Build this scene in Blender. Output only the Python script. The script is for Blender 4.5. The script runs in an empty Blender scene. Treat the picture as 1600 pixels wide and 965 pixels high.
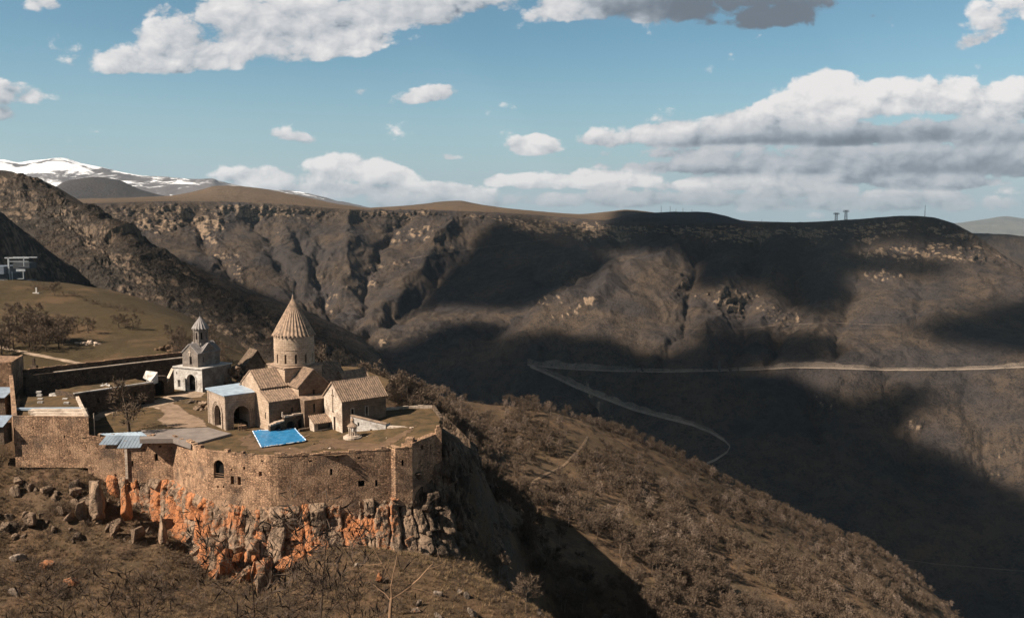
import bpy, bmesh, math, random
import numpy as np
from mathutils import Vector, Matrix
from mathutils.bvhtree import BVHTree

SC = bpy.context.scene
COL = SC.collection
RAD = math.radians
# ------------------------------------------------------------------ camera
FPX, W0, H0 = 1400.0, 1600.0, 965.0
PITCH = math.atan((H0/2-345.0)/FPX)
CAMZ = 45.0
cam_d = bpy.data.cameras.new('camera')
cam_d.sensor_width = 36.0
cam_d.lens = 36.0*FPX/W0
cam_d.clip_start = 0.5
cam_d.clip_end = 90000
cam = bpy.data.objects.new('camera', cam_d)
COL.objects.link(cam)
cam.location = (0, 0, CAMZ)
cam.rotation_euler = (RAD(90)-PITCH, 0, 0)
SC.camera = cam
# ------------------------------------------------------------------ sun, exposure
SUN_AZ, SUN_EL = RAD(25), RAD(42.5)         # azimuth: from -X, turned towards the viewer
SUN = Vector((-math.cos(SUN_AZ)*math.cos(SUN_EL), -math.sin(SUN_AZ)*math.cos(SUN_EL), math.sin(SUN_EL)))
sd = bpy.data.lights.new('sun', 'SUN')
sd.energy = 5.0
sd.angle = RAD(0.55)
sd.color = (1.0, 0.88, 0.74)
so = bpy.data.objects.new('sun', sd)
COL.objects.link(so)
so.rotation_euler = SUN.to_track_quat('Z', 'Y').to_euler()
SC.view_settings.view_transform = 'Standard'
SC.view_settings.look = 'None'
SC.view_settings.gamma = 1.0
SC.view_settings.exposure = 1.0
SC.view_settings.use_curve_mapping = False
SC.cycles.max_bounces = 5
SC.cycles.diffuse_bounces = 2
SC.cycles.glossy_bounces = 2
SC.cycles.transparent_max_bounces = 12
SC.cycles.volume_bounces = 0
SC.cycles.use_denoising = True
SC.cycles.use_adaptive_sampling = True
SC.cycles.adaptive_threshold = 0.01

# ------------------------------------------------------------------ node helpers
class NT:
    def __init__(s, tree):
        s.t = tree; s.n = tree.nodes; s.l = tree.links
    def new(s, typ, **kw):
        n = s.n.new(typ)
        for k, v in kw.items(): setattr(n, k, v)
        return n
    def link(s, a, b): s.l.new(a, b)
    def val(s, sock, v):
        if isinstance(v, bpy.types.NodeSocket): s.l.new(v, sock)
        else: sock.default_value = v
    def math(s, op, a, b=None, c=None, clamp=False):
        n = s.n.new('ShaderNodeMath'); n.operation = op; n.use_clamp = clamp
        s.val(n.inputs[0], a)
        if b is not None: s.val(n.inputs[1], b)
        if c is not None: s.val(n.inputs[2], c)
        return n.outputs[0]
    def vmath(s, op, a, b=None):
        n = s.n.new('ShaderNodeVectorMath'); n.operation = op
        s.val(n.inputs[0], a)
        if b is not None: s.val(n.inputs[1], b)
        return n.outputs[0] if op not in ('DOT_PRODUCT', 'LENGTH') else n.outputs[1]
    def mapr(s, v, a, b, c=0.0, d=1.0, smooth=True):
        n = s.n.new('ShaderNodeMapRange'); n.clamp = True
        n.interpolation_type = 'SMOOTHSTEP' if smooth else 'LINEAR'
        s.val(n.inputs[0], v)
        for i, x in enumerate((a, b, c, d)): s.val(n.inputs[i+1], x)
        return n.outputs[0]
    def mix(s, f, a, b, mode='MIX'):
        n = s.n.new('ShaderNodeMix'); n.data_type = 'RGBA'; n.blend_type = mode
        s.val(n.inputs[0], f)
        for sock, v in ((n.inputs[6], a), (n.inputs[7], b)):
            if isinstance(v, (tuple, list)): v = tuple(v)+((1.0,) if len(v) == 3 else ())
            s.val(sock, v)
        return n.outputs[2]
    def noise(s, vec, scale, detail=4, rough=0.55, dist=0.0, dims='3D'):
        n = s.n.new('ShaderNodeTexNoise'); n.noise_dimensions = dims
        if vec is not None: s.l.new(vec, n.inputs['Vector'])
        n.inputs['Scale'].default_value = scale; n.inputs['Detail'].default_value = detail
        n.inputs['Roughness'].default_value = rough; n.inputs['Distortion'].default_value = dist
        return n.outputs[0]
    def voro(s, vec, scale, feature='F1', out='Distance', rnd=1.0):
        n = s.n.new('ShaderNodeTexVoronoi'); n.feature = feature
        if vec is not None: s.l.new(vec, n.inputs['Vector'])
        n.inputs['Scale'].default_value = scale; n.inputs['Randomness'].default_value = rnd
        return n.outputs[out]

# ------------------------------------------------------------------ world: sky and drifting clouds
def pixdir(px, py):
    f = Vector((0, math.cos(PITCH), -math.sin(PITCH)))
    u = Vector((0, math.sin(PITCH), math.cos(PITCH)))
    return f + Vector((1, 0, 0))*((px-W0/2)/FPX) + u*((H0/2-py)/FPX)

def build_world():
    w = bpy.data.worlds.new('World'); SC.world = w; w.use_nodes = True
    t = NT(w.node_tree); t.n.clear()
    out = t.new('ShaderNodeOutputWorld'); bg = t.new('ShaderNodeBackground')
    sky = t.new('ShaderNodeTexSky'); sky.sky_type = 'NISHITA'; sky.sun_disc = False
    sky.sun_elevation = SUN_EL
    sky.sun_rotation = math.atan2(SUN.x, SUN.y)
    sky.altitude = 1500; sky.air_density = 1.0; sky.dust_density = 0.6; sky.ozone_density = 1.2
    co = t.new('ShaderNodeTexCoord').outputs['Generated']
    sep = t.new('ShaderNodeSeparateXYZ'); t.link(co, sep.inputs[0])
    X, Y, Z = sep.outputs
    Yp = t.math('MAXIMUM', t.math('ABSOLUTE', Y), 0.08)
    A = t.math('DIVIDE', X, Yp); B = t.math('DIVIDE', Z, Yp)
    cmb = t.new('ShaderNodeCombineXYZ'); t.link(A, cmb.inputs[0]); t.link(t.math('MULTIPLY', B, 1.5), cmb.inputs[1])
    t.val(cmb.inputs[2], t.math('MULTIPLY', Y, 0.6))
    p = cmb.outputs[0]
    # cauliflower noise, and the same a little towards the sun for the shading of the lobes
    def billow(q):
        v = t.new('ShaderNodeTexVoronoi'); v.feature = 'F1'; v.voronoi_dimensions = '2D'; v.normalize = True; t.link(q, v.inputs['Vector'])
        v.inputs['Scale'].default_value = 17.0; v.inputs['Detail'].default_value = 4.0; v.inputs['Roughness'].default_value = .52
        v.inputs['Lacunarity'].default_value = 2.15
        return t.math('SUBTRACT', 1.0, t.math('MULTIPLY', v.outputs['Distance'], 1.5))
    wv = t.new('ShaderNodeTexNoise'); t.link(p, wv.inputs['Vector']); wv.inputs['Scale'].default_value = 14.0; wv.inputs['Detail'].default_value = 5
    warp = t.vmath('MULTIPLY', t.vmath('SUBTRACT', wv.outputs[1], (.5, .5, .5)), (.035, .03, .0))
    pw = t.vmath('ADD', p, warp)
    b1 = billow(pw); b2 = billow(t.vmath('ADD', pw, (-0.008, 0.014, 0)))
    n1 = t.math('MULTIPLY_ADD', b1, .62, t.math('MULTIPLY', t.noise(p, 9.0, 9, 0.62, 0.2), .75))
    nb = t.noise(p, 3.2, 2, 0.5)
    # (px, py, rx, ry, turn deg, weight, greyness, softness)
    blobs = [
        (455, 48, 300, 46, 9, 1.0, .30), (300, 92, 140, 26, 2, 1.0, .22), (640, 8, 230, 42, 8, 1.0, .32), (215, 106, 70, 13, 3, .9, .25),
        (330, 30, 130, 36, 15, .95, .28), (520, 75, 120, 24, 8, .95, .12),
        (66, 6, 34, 19, 0, 1.0, .2), (5, 150, 70, 25, 0, 1.0, .25), (5, 178, 42, 20, 0, .9, .3), (240, 18, 40, 12, 8, .7, .3), (672, 148, 66, 15, 10, .85, .2),
        (478, 219, 60, 13, -10, .62, .3), (568, 141, 22, 9, 15, .6, .3), (865, 70, 28, 10, 10, .6, .3), (50, 75, 60, 7, -4, .36, .3),
        (540, 268, 84, 30, 0, 1.15, .05), (612, 278, 40, 22, 0, 1.15, .03), (440, 278, 100, 20, 0, 1., .12), (500, 298, 170, 22, 0, 1.1, .40),
        (1110, 6, 230, 36, -3, 1.15, .95), (1190, 24, 100, 26, 5, 1.1, 1.0), (880, 16, 56, 26, 5, 1.0, .12), (960, 12, 100, 30, -5, 1.0, .45),
        (1568, 26, 60, 50, 0, .92, .12), (1528, 62, 44, 16, 20, .85, .15),
        (1290, 162, 88, 48, 0, 1.25, -.15), (1375, 163, 80, 40, 0, 1.15, -.1), (1470, 162, 100, 36, 0, 1.05, .12), (1570, 168, 110, 38, 0, 1.05, .12),
        (1160, 190, 115, 28, 8, 1.05, .22), (1030, 205, 95, 26, 8, 1.05, .1), (960, 218, 56, 14, 3, 1., .12),
        (1230, 212, 270, 24, 2, 1.15, .62), (1480, 208, 230, 26, 0, 1.15, .66), (1330, 216, 150, 14, 2, 1.2, .95),
        (1330, 250, 330, 30, 1, 1.0, .62), (1560, 250, 170, 40, 0, 1.0, .72), (1060, 240, 150, 11, 1, .8, .4), (1180, 232, 90, 8, 2, .85, .15),
        (834, 231, 46, 18, 2, 1.1, .0), (702, 246, 22, 8, 0, .7, .2),
        (905, 284, 130, 18, 1, 1.1, .0), (700, 298, 80, 14, 0, 1.05, .05), (775, 284, 26, 13, 0, 1.1, .0), (1150, 288, 130, 15, 2, 1.0, .12),
        (1315, 276, 60, 11, 4, .8, .15), (1570, 296, 60, 14, 0, .75, .2),
        (980, 312, 420, 16, 0, .85, .5), (1400, 318, 300, 20, 0, .8, .5), (640, 316, 230, 16, 0, .9, .5), (1420, 262, 330, 34, 1, 1.1, .62), (1080, 262, 180, 16, 0, .8, .5), (1250, 300, 90, 12, 2, 1.1, .42), (1480, 286, 120, 14, 0, 1.1, .5),
        (1290, 310, 12, 8, 0, .7, .15), (1275, 337, 20, 8, 0, .7, .2),
    ]
    F = None; S = None; G = None
    for (px, py, rx, ry, rot, wgt, grey) in blobs:
        d = pixdir(px, py); a0, b0 = d.x/d.y, d.z/d.y
        sx, sy = rx/FPX, ry/FPX
        c, s = math.cos(RAD(rot)), math.sin(RAD(rot))
        da = t.math('SUBTRACT', A, a0); db = t.math('SUBTRACT', B, b0)
        U = t.math('MULTIPLY_ADD', da, c/sx, t.math('MULTIPLY', db, s/sx))
        V = t.math('MULTIPLY_ADD', da, -s/sy, t.math('MULTIPLY', db, c/sy))
        # flat base: below the centre the falloff is quicker
        Vd = t.math('MULTIPLY', V, t.mapr(V, -0.2, 0.2, 1.35, 0.95))
        r2 = t.math('MULTIPLY_ADD', U, U, t.math('MULTIPLY', Vd, Vd))
        f = t.math('MAXIMUM', t.math('MULTIPLY_ADD', r2, -0.5*wgt, wgt), 0.0)
        ff = t.math('MULTIPLY', f, f)
        sh = t.math('MULTIPLY', ff, V)
        F = f if F is None else t.math('SMOOTH_MAX', F, f, 0.18)
        S = sh if S is None else t.math('ADD', S, sh)
        g = t.math('MULTIPLY', ff, grey)
        G = (ff, g) if G is None else (t.math('ADD', G[0], ff), t.math('ADD', G[1], g))
    tot = t.math('ADD', G[0], 0.02)
    Vn = t.math('DIVIDE', S, tot)                  # -1 base .. +1 top
    Gn = t.math('DIVIDE', G[1], tot)
    # front half only; behind the viewer scattered fair-weather clouds from noise
    front = t.mapr(Y, 0.05, 0.3)
    back = t.math('MULTIPLY', nb, 0.72)
    F = t.math('ADD', t.math('MULTIPLY', F, front), t.math('MULTIPLY', back, t.math('SUBTRACT', 1.0, front)))
    dens = t.math('MULTIPLY_ADD', t.math('SUBTRACT', n1, 0.72), 1.9, F)
    alpha = t.mapr(dens, 0.46, 0.72)
    lobe = t.math('ADD', t.math('MULTIPLY', t.math('SUBTRACT', b1, b2), 1.1), t.math('MULTIPLY', t.math('SUBTRACT', b1, .62), .35))
    light = t.math('MULTIPLY_ADD', Vn, 0.26, 0.84)
    light = t.math('ADD', light, t.math('MULTIPLY', lobe, t.mapr(Gn, .1, .7, 1.0, .28)))
    light = t.math('SUBTRACT', light, t.math('MULTIPLY', Gn, 0.88), clamp=True)
    ccol = t.mix(light, (2.4, 3.1, 3.85), (8.8, 8.5, 8.4))
    ccol = t.mix(t.mapr(light, 0.0, 0.45), (1.65, 1.95, 2.35), ccol)
    # sky colour: the photograph's sky leans to teal
    skyc = t.mix(1.0, sky.outputs[0], (0.88, 1.11, 1.0), 'MULTIPLY')
    hz = t.mapr(Z, 0.0, 0.20, 0.95, 0.0)
    skyc = t.mix(hz, skyc, (3.9, 4.95, 5.6))
    skyc = t.mix(1.0, skyc, t.mix(t.mapr(Z, 0.22, 0.75), (1, 1, 1), (.27, .27, .27)), 'MULTIPLY')
    fin = t.mix(t.math('MULTIPLY', alpha, t.mapr(Z, -0.01, 0.03, 0.5, 0.97)), skyc, ccol)
    t.link(fin, bg.inputs[0]); bg.inputs[1].default_value = 0.05
    t.link(bg.outputs[0], out.inputs[0])
    w.cycles.sampling_method = 'MANUAL'; w.cycles.sample_map_resolution = 512
build_world()
# ------------------------------------------------------------------ pixel rays of the survey photo -> points of the place
def P(px, py, Y):
    d = pixdir(px, py)
    return Vector((d.x/d.y*Y, Y, CAMZ + d.z/d.y*Y))
def G(px, py, z=0.0):
    d = pixdir(px, py)
    k = (z-CAMZ)/d.z
    return Vector((d.x*k, d.y*k, z))
def Pn(a):                                   # vectorised P on an (n,3) array of px,py,Y
    a = np.asarray(a, float)
    rx = (a[..., 0]-W0/2)/FPX; ry = (H0/2-a[..., 1])/FPX
    c, s = math.cos(PITCH), math.sin(PITCH)
    dy = c+s*ry; dz = -s+c*ry
    return np.stack([rx/dy*a[..., 2], a[..., 2], CAMZ+dz/dy*a[..., 2]], -1)

# ------------------------------------------------------------------ numpy noise
_rng = np.random.RandomState(7)
_perm = np.concatenate([_rng.permutation(512)]*3)
_grad = _rng.normal(size=(512, 3)); _grad /= np.linalg.norm(_grad, axis=1)[:, None]
def pnoise(p):
    p = np.asarray(p, float); sh = p.shape[:-1]; p = p.reshape(-1, 3)
    i = np.floor(p).astype(np.int64); f = p-i; i &= 511
    u = f*f*f*(f*(f*6-15)+10)
    r = 0
    for dx in (0, 1):
        wx = u[:, 0] if dx else 1-u[:, 0]
        for dy in (0, 1):
            wy = u[:, 1] if dy else 1-u[:, 1]
            for dz in (0, 1):
                wz = u[:, 2] if dz else 1-u[:, 2]
                h = _perm[_perm[_perm[(i[:, 0]+dx) & 511]+((i[:, 1]+dy) & 511)]+((i[:, 2]+dz) & 511)]
                g = _grad[h]
                r = r + wx*wy*wz*(g[:, 0]*(f[:, 0]-dx)+g[:, 1]*(f[:, 1]-dy)+g[:, 2]*(f[:, 2]-dz))
    return (r*1.5).reshape(sh)
def fbm(p, octv=5, gain=0.5):
    p = np.asarray(p, float); a, s, t = 1.0, 0, 0
    for k in range(octv):
        s = s+a*pnoise(p*(2.0**k)+k*17.3); t += a; a *= gain
    return s/t
def ridged(p, octv=5, gain=0.5):
    p = np.asarray(p, float); a, s, t = 1.0, 0, 0
    for k in range(octv):
        s = s+a*(1-2*np.abs(pnoise(p*(2.0**k)+k*11.7))); t += a; a *= gain
    return s/t

# ------------------------------------------------------------------ mesh helpers
def mesh_from(name, V, Fc, mat=None, smooth=False, uv=None, mats=None, mi=None):
    """V (n,3); Fc: (m,k) array or list of tuples."""
    me = bpy.data.meshes.new(name)
    if isinstance(Fc, np.ndarray):
        m, k = Fc.shape
        V = np.asarray(V, np.float32)
        me.vertices.add(len(V)); me.vertices.foreach_set('co', V.ravel())
        me.loops.add(m*k); me.loops.foreach_set('vertex_index', Fc.astype(np.int32).ravel())
        me.polygons.add(m); me.polygons.foreach_set('loop_start', np.arange(0, m*k, k, dtype=np.int32))
        me.polygons.foreach_set('loop_total', np.full(m, k, np.int32))
        me.update(calc_edges=True)
    else:
        me.from_pydata([tuple(v) for v in V], [], Fc); me.update()
    if smooth: me.polygons.foreach_set('use_smooth', np.ones(len(me.polygons), bool))
    if uv is not None:
        l = me.uv_layers.new(name='UVMap'); l.data.foreach_set('uv', np.asarray(uv, np.float32).ravel())
    for mt in (mats or ([mat] if mat else [])): me.materials.append(mt)
    if mi is not None: me.polygons.foreach_set('material_index', np.asarray(mi, np.int32))
    return me
def add_obj(name, me, parent=None, loc=None, rz=0.0):
    o = bpy.data.objects.new(name, me); COL.objects.link(o)
    if parent: o.parent = parent
    if loc is not None: o.location = loc
    if rz: o.rotation_euler = (0, 0, rz)
    return o
def structure(o, label=None, cat=None):
    o['kind'] = 'structure'
    o['label'] = label or o.name; o['category'] = cat or o.name
    return o
def thing(name, label, cat, loc=(0, 0, 0), rz=0.0, group=None):
    o = bpy.data.objects.new(name, None); COL.objects.link(o)
    o.empty_display_size = 0.5
    o.location = loc; o.rotation_euler = (0, 0, rz)
    return tag(o, label, cat, group)
def tag(o, label, cat, group=None, kind=None):
    o['label'] = label; o['category'] = cat
    if group: o['group'] = group
    if kind: o['kind'] = kind
    return o
def grid_faces(nr, nc):
    a = np.arange(nr*nc).reshape(nr, nc)
    return np.stack([a[:-1, :-1], a[:-1, 1:], a[1:, 1:], a[1:, :-1]], -1).reshape(-1, 4)
def cr(t, ctrl):
    """monotone cubic along axis 0 of ctrl (K, ...) at parameters t in [0,K-1]."""
    c = np.asarray(ctrl, float); K = len(c); d = np.diff(c, axis=0)
    m = np.empty_like(c); m[0] = d[0]; m[-1] = d[-1]
    a, b = d[:-1], d[1:]
    same = a*b > 0
    m[1:-1] = np.where(same, 2*a*b/np.where(same, a+b, 1), 0)
    i = np.clip(np.floor(t).astype(int), 0, K-2); f = (t-i).reshape((-1,)+(1,)*(c.ndim-1))
    h00 = 2*f**3-3*f**2+1; h10 = f**3-2*f**2+f; h01 = -2*f**3+3*f**2; h11 = f**3-f**2
    return h00*c[i]+h10*m[i]+h01*c[i+1]+h11*m[i+1]
def loft(tab, nr, nc, rowpow=None):
    """tab [R rows][C cols] of (px,py,Y) -> dense world grid (nr,nc,3), with row/col parameters."""
    tab = np.asarray(tab, float); R, C = tab.shape[:2]
    a = cr(np.linspace(0, R-1, nr) if rowpow is None else rowpow, tab)
    b = cr(np.linspace(0, C-1, nc), np.swapaxes(a, 0, 1))
    return Pn(np.swapaxes(b, 0, 1))
def grid_normals(g):
    du = np.gradient(g, axis=1); dv = np.gradient(g, axis=0)
    n = np.cross(du, dv); n /= np.linalg.norm(n, axis=-1)[..., None]+1e-9
    s = np.sign(n[..., 2:3]); s[s == 0] = 1
    return n*s

# ------------------------------------------------------------------ land materials
def principled(name):
    m = bpy.data.materials.new(name); m.use_nodes = True
    t = NT(m.node_tree); b = m.node_tree.nodes['Principled BSDF']
    b.inputs['Roughness'].default_value = 0.9
    b.inputs['Specular IOR Level'].default_value = 0.15
    return m, t, b
def bump(t, b, h, strength, dist):
    n = t.new('ShaderNodeBump'); n.inputs['Strength'].default_value = strength; n.inputs['Distance'].default_value = dist
    t.link(h, n.inputs['Height']); t.link(n.outputs[0], b.inputs['Normal'])
def mountain_mat(name, base, base2, shrub, rock, rock2, s, rock_lo=0.55, rock_hi=0.8, rock_amt=1.0, shrub_amt=0.7):
    """s = metres of the smallest pattern; rock shows where the ground is steep"""
    m, t, b = principled(name)
    geo = t.new('ShaderNodeNewGeometry'); pos = geo.outputs['Position']
    sep = t.new('ShaderNodeSeparateXYZ'); t.link(geo.outputs['Normal'], sep.inputs[0])
    n0 = t.noise(pos, 1/(s*40), 5, 0.6); n1 = t.noise(pos, 1/(s*7), 6, 0.65); n2 = t.noise(pos, 1/s, 3, 0.7)
    col = t.mix(t.mapr(n0, 0.38, 0.62), base, base2)
    sh = t.math('MULTIPLY', t.mapr(t.math('MULTIPLY_ADD', n2, 0.55, t.math('MULTIPLY', n1, 0.55)), 0.5, 0.62), shrub_amt)
    col = t.mix(sh, col, shrub)
    vd = t.mapr(t.voro(pos, 1/(s*2.1)), .22, .46, 1, 0)
    col = t.mix(t.math('MULTIPLY', t.math('MULTIPLY', vd, t.mapr(n1, .40, .58)), .75), col, shrub)
    # strata: horizontal bands with breaks
    mp = t.new('ShaderNodeMapping'); mp.inputs['Scale'].default_value = (1, 1, 5); t.link(pos, mp.inputs[0])
    st = t.noise(mp.outputs[0], 1/(s*9), 6, 0.7, 0.4)
    mp2 = t.new('ShaderNodeMapping'); mp2.inputs['Scale'].default_value = (1, 1, .22); t.link(pos, mp2.inputs[0])
    co = t.noise(mp2.outputs[0], 1/(s*2.2), 4, 0.7)
    steep = t.math('SUBTRACT', 1.0, sep.outputs[2])
    k = t.math('ADD', steep, t.math('MULTIPLY', t.math('SUBTRACT', st, 0.5), 1.1))
    k = t.math('ADD', k, t.math('MULTIPLY', t.math('SUBTRACT', n1, 0.5), 0.7))
    at = t.new('ShaderNodeAttribute'); at.attribute_name = 'outcrop'
    k = t.math('MULTIPLY_ADD', at.outputs['Fac'], .62, k)
    k = t.math('MULTIPLY', t.mapr(k, rock_lo, rock_hi), rock_amt)
    rc = t.mix(t.mapr(t.math('MULTIPLY_ADD', at.outputs['Fac'], .07, co), 0.38, 0.62), rock2, rock)
    col = t.mix(k, col, rc)
    t.link(col, b.inputs['Base Color'])
    h = t.math('ADD', t.math('MULTIPLY', n2, 0.5), n1)
    bump(t, b, h, 0.9, s*2.2)
    return m

def inside(poly, x, y):
    r = np.zeros(np.shape(x), bool); n = len(poly)
    for i in range(n):
        a, b = poly[i], poly[(i+1) % n]
        c = (a.y > y) != (b.y > y)
        xi = (b.x-a.x)*(y-a.y)/((b.y-a.y) if abs(b.y-a.y) > 1e-9 else 1e-9)+a.x
        r ^= c & (x < xi)
    return r
def seg_d(a, b, x, y):
    d = b-a; t = np.clip(((x-a.x)*d.x+(y-a.y)*d.y)/d.dot(d), 0, 1); return np.hypot(x-a.x-t*d.x, y-a.y-t*d.y)
def sdist(poly, x, y):
    """signed distance (positive inside) to a polygon of (px,py)"""
    pv = [Vector((a, b, 0)) for a, b in poly]; ins = inside(pv, x, y); d = np.full(np.shape(x), 1e9)
    for a, b in zip(pv, pv[1:]+pv[:1]): d = np.minimum(d, seg_d(a, b, x, y))
    return np.where(ins, d, -d)
def project(g):
    """survey-photo pixel of world points (vectorised)"""
    d = g-np.array([0, 0, CAMZ]); k = d[..., 1]*math.cos(PITCH)-d[..., 2]*math.sin(PITCH)
    return 800+FPX*d[..., 0]/k, 482.5-FPX*(d[..., 1]*math.sin(PITCH)+d[..., 2]*math.cos(PITCH))/k
# ------------------------------------------------------------------ far land
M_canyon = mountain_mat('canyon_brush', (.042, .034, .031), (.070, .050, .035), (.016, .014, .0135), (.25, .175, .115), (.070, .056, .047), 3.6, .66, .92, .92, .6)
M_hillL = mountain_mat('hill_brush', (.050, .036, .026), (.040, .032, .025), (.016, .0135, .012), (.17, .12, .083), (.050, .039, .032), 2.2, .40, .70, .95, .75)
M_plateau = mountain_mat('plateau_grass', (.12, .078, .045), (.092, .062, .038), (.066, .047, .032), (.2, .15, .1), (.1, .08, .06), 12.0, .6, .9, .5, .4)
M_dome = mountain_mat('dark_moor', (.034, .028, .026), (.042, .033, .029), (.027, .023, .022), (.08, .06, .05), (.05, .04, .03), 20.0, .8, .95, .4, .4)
M_blue = mountain_mat('far_ridge_ground', (.10, .10, .09), (.14, .13, .11), (.08, .08, .07), (.12, .1, .09), (.1, .1, .1), 60.0, .5, .9, .5, .4)

def snow_mat():
    m, t, b = principled('snow_and_scree')
    geo = t.new('ShaderNodeNewGeometry'); pos = geo.outputs['Position']
    sep = t.new('ShaderNodeSeparateXYZ'); t.link(geo.outputs['Normal'], sep.inputs[0])
    sp = t.new('ShaderNodeSeparateXYZ'); t.link(pos, sp.inputs[0])
    mp = t.new('ShaderNodeMapping'); mp.inputs['Scale'].default_value = (1, 1, 3.0); t.link(pos, mp.inputs[0])
    n = t.noise(mp.outputs[0], 1/420., 8, 0.68, 0.5)
    hgt = t.mapr(sp.outputs[2], 150, 720, 0.17, -0.10, smooth=False)
    k = t.math('ADD', n, hgt)
    k = t.mapr(k, 0.465, 0.56)
    col = t.mix(k, (.86, .87, .9), (.10, .095, .10))
    t.link(col, b.inputs['Base Color']); b.inputs['Roughness'].default_value = 0.7
    bump(t, b, n, 0.6, 60)
    return m
M_snow = snow_mat()

def far_loft(name, tab, nr, nc, mat, amp, scale, seed, vamp=0.0, rows=None, octv=6):
    g = loft(tab, nr, nc, rows)
    n = grid_normals(g)
    q = g/scale+seed*13.7
    d = ridged(q*np.array([1, 1, .8]), octv, .52)*.6+fbm(q*.5+5, 4)*.8
    fade = np.ones(g.shape[:2])
    g = g+n*(d*amp*fade)[..., None]
    me = mesh_from(name, g.reshape(-1, 3), grid_faces(nr, nc), mat, smooth=True)
    return structure(add_obj(name, me), None), g

# main canyon wall: far left wall, spur and the wide shaded slope on the right
cols = [
 (-260, [(345,4300),(328,3000),(352,2960),(400,2750),(470,2500),(540,2300),(600,2150),(760,1800),(1050,1500)]),
 (150,  [(334,4500),(318,3000),(346,2940),(390,2800),(440,2600),(500,2350),(560,2150),(690,1800),(1050,1300)]),
 (250,  [(334,4500),(314,3050),(342,2990),(390,2830),(440,2600),(500,2370),(560,2170),(690,1800),(1050,1250)]),
 (350,  [(336,4500),(315,3100),(343,3040),(390,2860),(445,2640),(500,2400),(560,2180),(690,1800),(1050,1200)]),
 (450,  [(340,4500),(320,3200),(344,3140),(392,2900),(445,2640),(505,2330),(565,2100),(690,1760),(1050,1150)]),
 (560,  [(345,4600),(329,3300),(346,3240),(398,2980),(450,2680),(510,2290),(575,2020),(690,1720),(1050,1100)]),
 (650,  [(345,4600),(328,3380),(344,3330),(400,3040),(455,2700),(512,2270),(580,1960),(695,1680),(1050,1080)]),
 (720,  [(345,4600),(329,3420),(344,3370),(402,3060),(458,2720),(512,2230),(580,1900),(700,1640),(1050,1060)]),
 (800,  [(345,4600),(333,3420),(352,3360),(402,3010),(450,2700),(500,2220),(580,1830),(705,1590),(1050,1040)]),
 (870,  [(348,4600),(338,3320),(370,3250),(408,2900),(442,2640),(478,2140),(578,1770),(710,1550),(1050,1030)]),
 (940,  [(352,4300),(345,3120),(374,3050),(402,2800),(428,2560),(456,2130),(576,1720),(715,1510),(1050,1020)]),
 (1000, [(352,4200),(347,3000),(374,2940),(396,2740),(414,2500),(448,2120),(575,1705),(720,1480),(1050,1010)]),
 (1060, [(352,4100),(348,2900),(374,2840),(391,2680),(406,2440),(450,2120),(574,1695),(725,1450),(1050,1000)]),
 (1180, [(354,3700),(349,2700),(376,2640),(404,2450),(442,2250),(488,2030),(572,1680),(745,1400),(1050,1000)]),
 (1300, [(352,3300),(346,2500),(380,2430),(412,2320),(452,2140),(500,1940),(573,1660),(760,1350),(1050,990)]),
 (1430, [(346,2900),(335,2350),(374,2270),(412,2190),(452,2040),(502,1870),(577,1640),(780,1300),(1050,980)]),
 (1490, [(352,2800),(342,2330),(384,2240),(416,2150),(456,2010),(506,1845),(577,1620),(800,1270),(1050,970)]),
 (1545, [(400,2700),(385,2270),(405,2210),(426,2130),(462,1995),(510,1835),(574,1600),(815,1240),(1050,960)]),
 (1610, [(440,2600),(430,2190),(441,2140),(455,2080),(482,1960),(518,1810),(569,1585),(830,1215),(1050,950)]),
 (1720, [(480,2500),(470,2060),(478,2020),(492,1970),(512,1880),(538,1770),(572,1570),(850,1180),(1050,940)]),
 (2050, [(600,2300),(570,1850),(576,1830),(586,1800),(600,1760),(620,1700),(650,1560),(880,1120),(1050,920)]),
]
pxs = np.array([c[0] for c in cols], float)
tabC = np.array([[(c[0], r[0], r[1]) for c in cols for r in [c[1][k]]] for k in range(9)], float)
# resample the columns to even pixel spacing (monotone linear, then smoothed by the spline)
gx = np.linspace(-260, 2050, 78)
tabE = np.stack([np.stack([gx, np.interp(gx, pxs, tabC[k, :, 1]), np.interp(gx, pxs, tabC[k, :, 2])], -1) for k in range(9)])
for _ in range(2):
    tabE[:, 1:-1, 1:] = .25*tabE[:, :-2, 1:]+.5*tabE[:, 1:-1, 1:]+.25*tabE[:, 2:, 1:]
NRC, NCC = 560, 1400
rows = np.interp(np.linspace(0, 1, NRC), [0, .06, .20, .36, .52, .68, .84, .95, 1], np.arange(9))
gC = loft(tabE, NRC, NCC, rows)
nC = grid_normals(gC)
vv = rows[:, None]*np.ones((1, NCC)); uu = np.linspace(0, 1, NCC)[None, :]*np.ones((NRC, 1))
q = gC/260.0
big = fbm(q*.55+3.3, 4)
# gullies running down the slope: noise stretched along the rows
arc = np.cumsum(np.concatenate([[0], np.linalg.norm(np.diff(gC[NRC//2], axis=0), axis=1)]))[None, :]*np.ones((NRC, 1))
wob = fbm(q*1.3+9, 4)*190
gul = ridged(np.stack([(arc+wob)/280., vv*.35, vv*0+2.2], -1), 4, .55)
fine = ridged(q*np.array([3.2, 3.2, 2.2])+1.7, 6, .66)
cliffband = np.exp(-((vv-1.75)/.55)**2)
colm = ridged(np.stack([(arc+wob*.3)/46., vv*1.1, vv*0+7.7], -1), 3, .6)
rimk = np.clip((vv-.85)/.5, 0.12, 1)
amp = (big*58+gul*21*np.clip((vv-1.6)/1.2, .1, 1)+fine*5+colm*13*cliffband)*rimk
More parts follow.
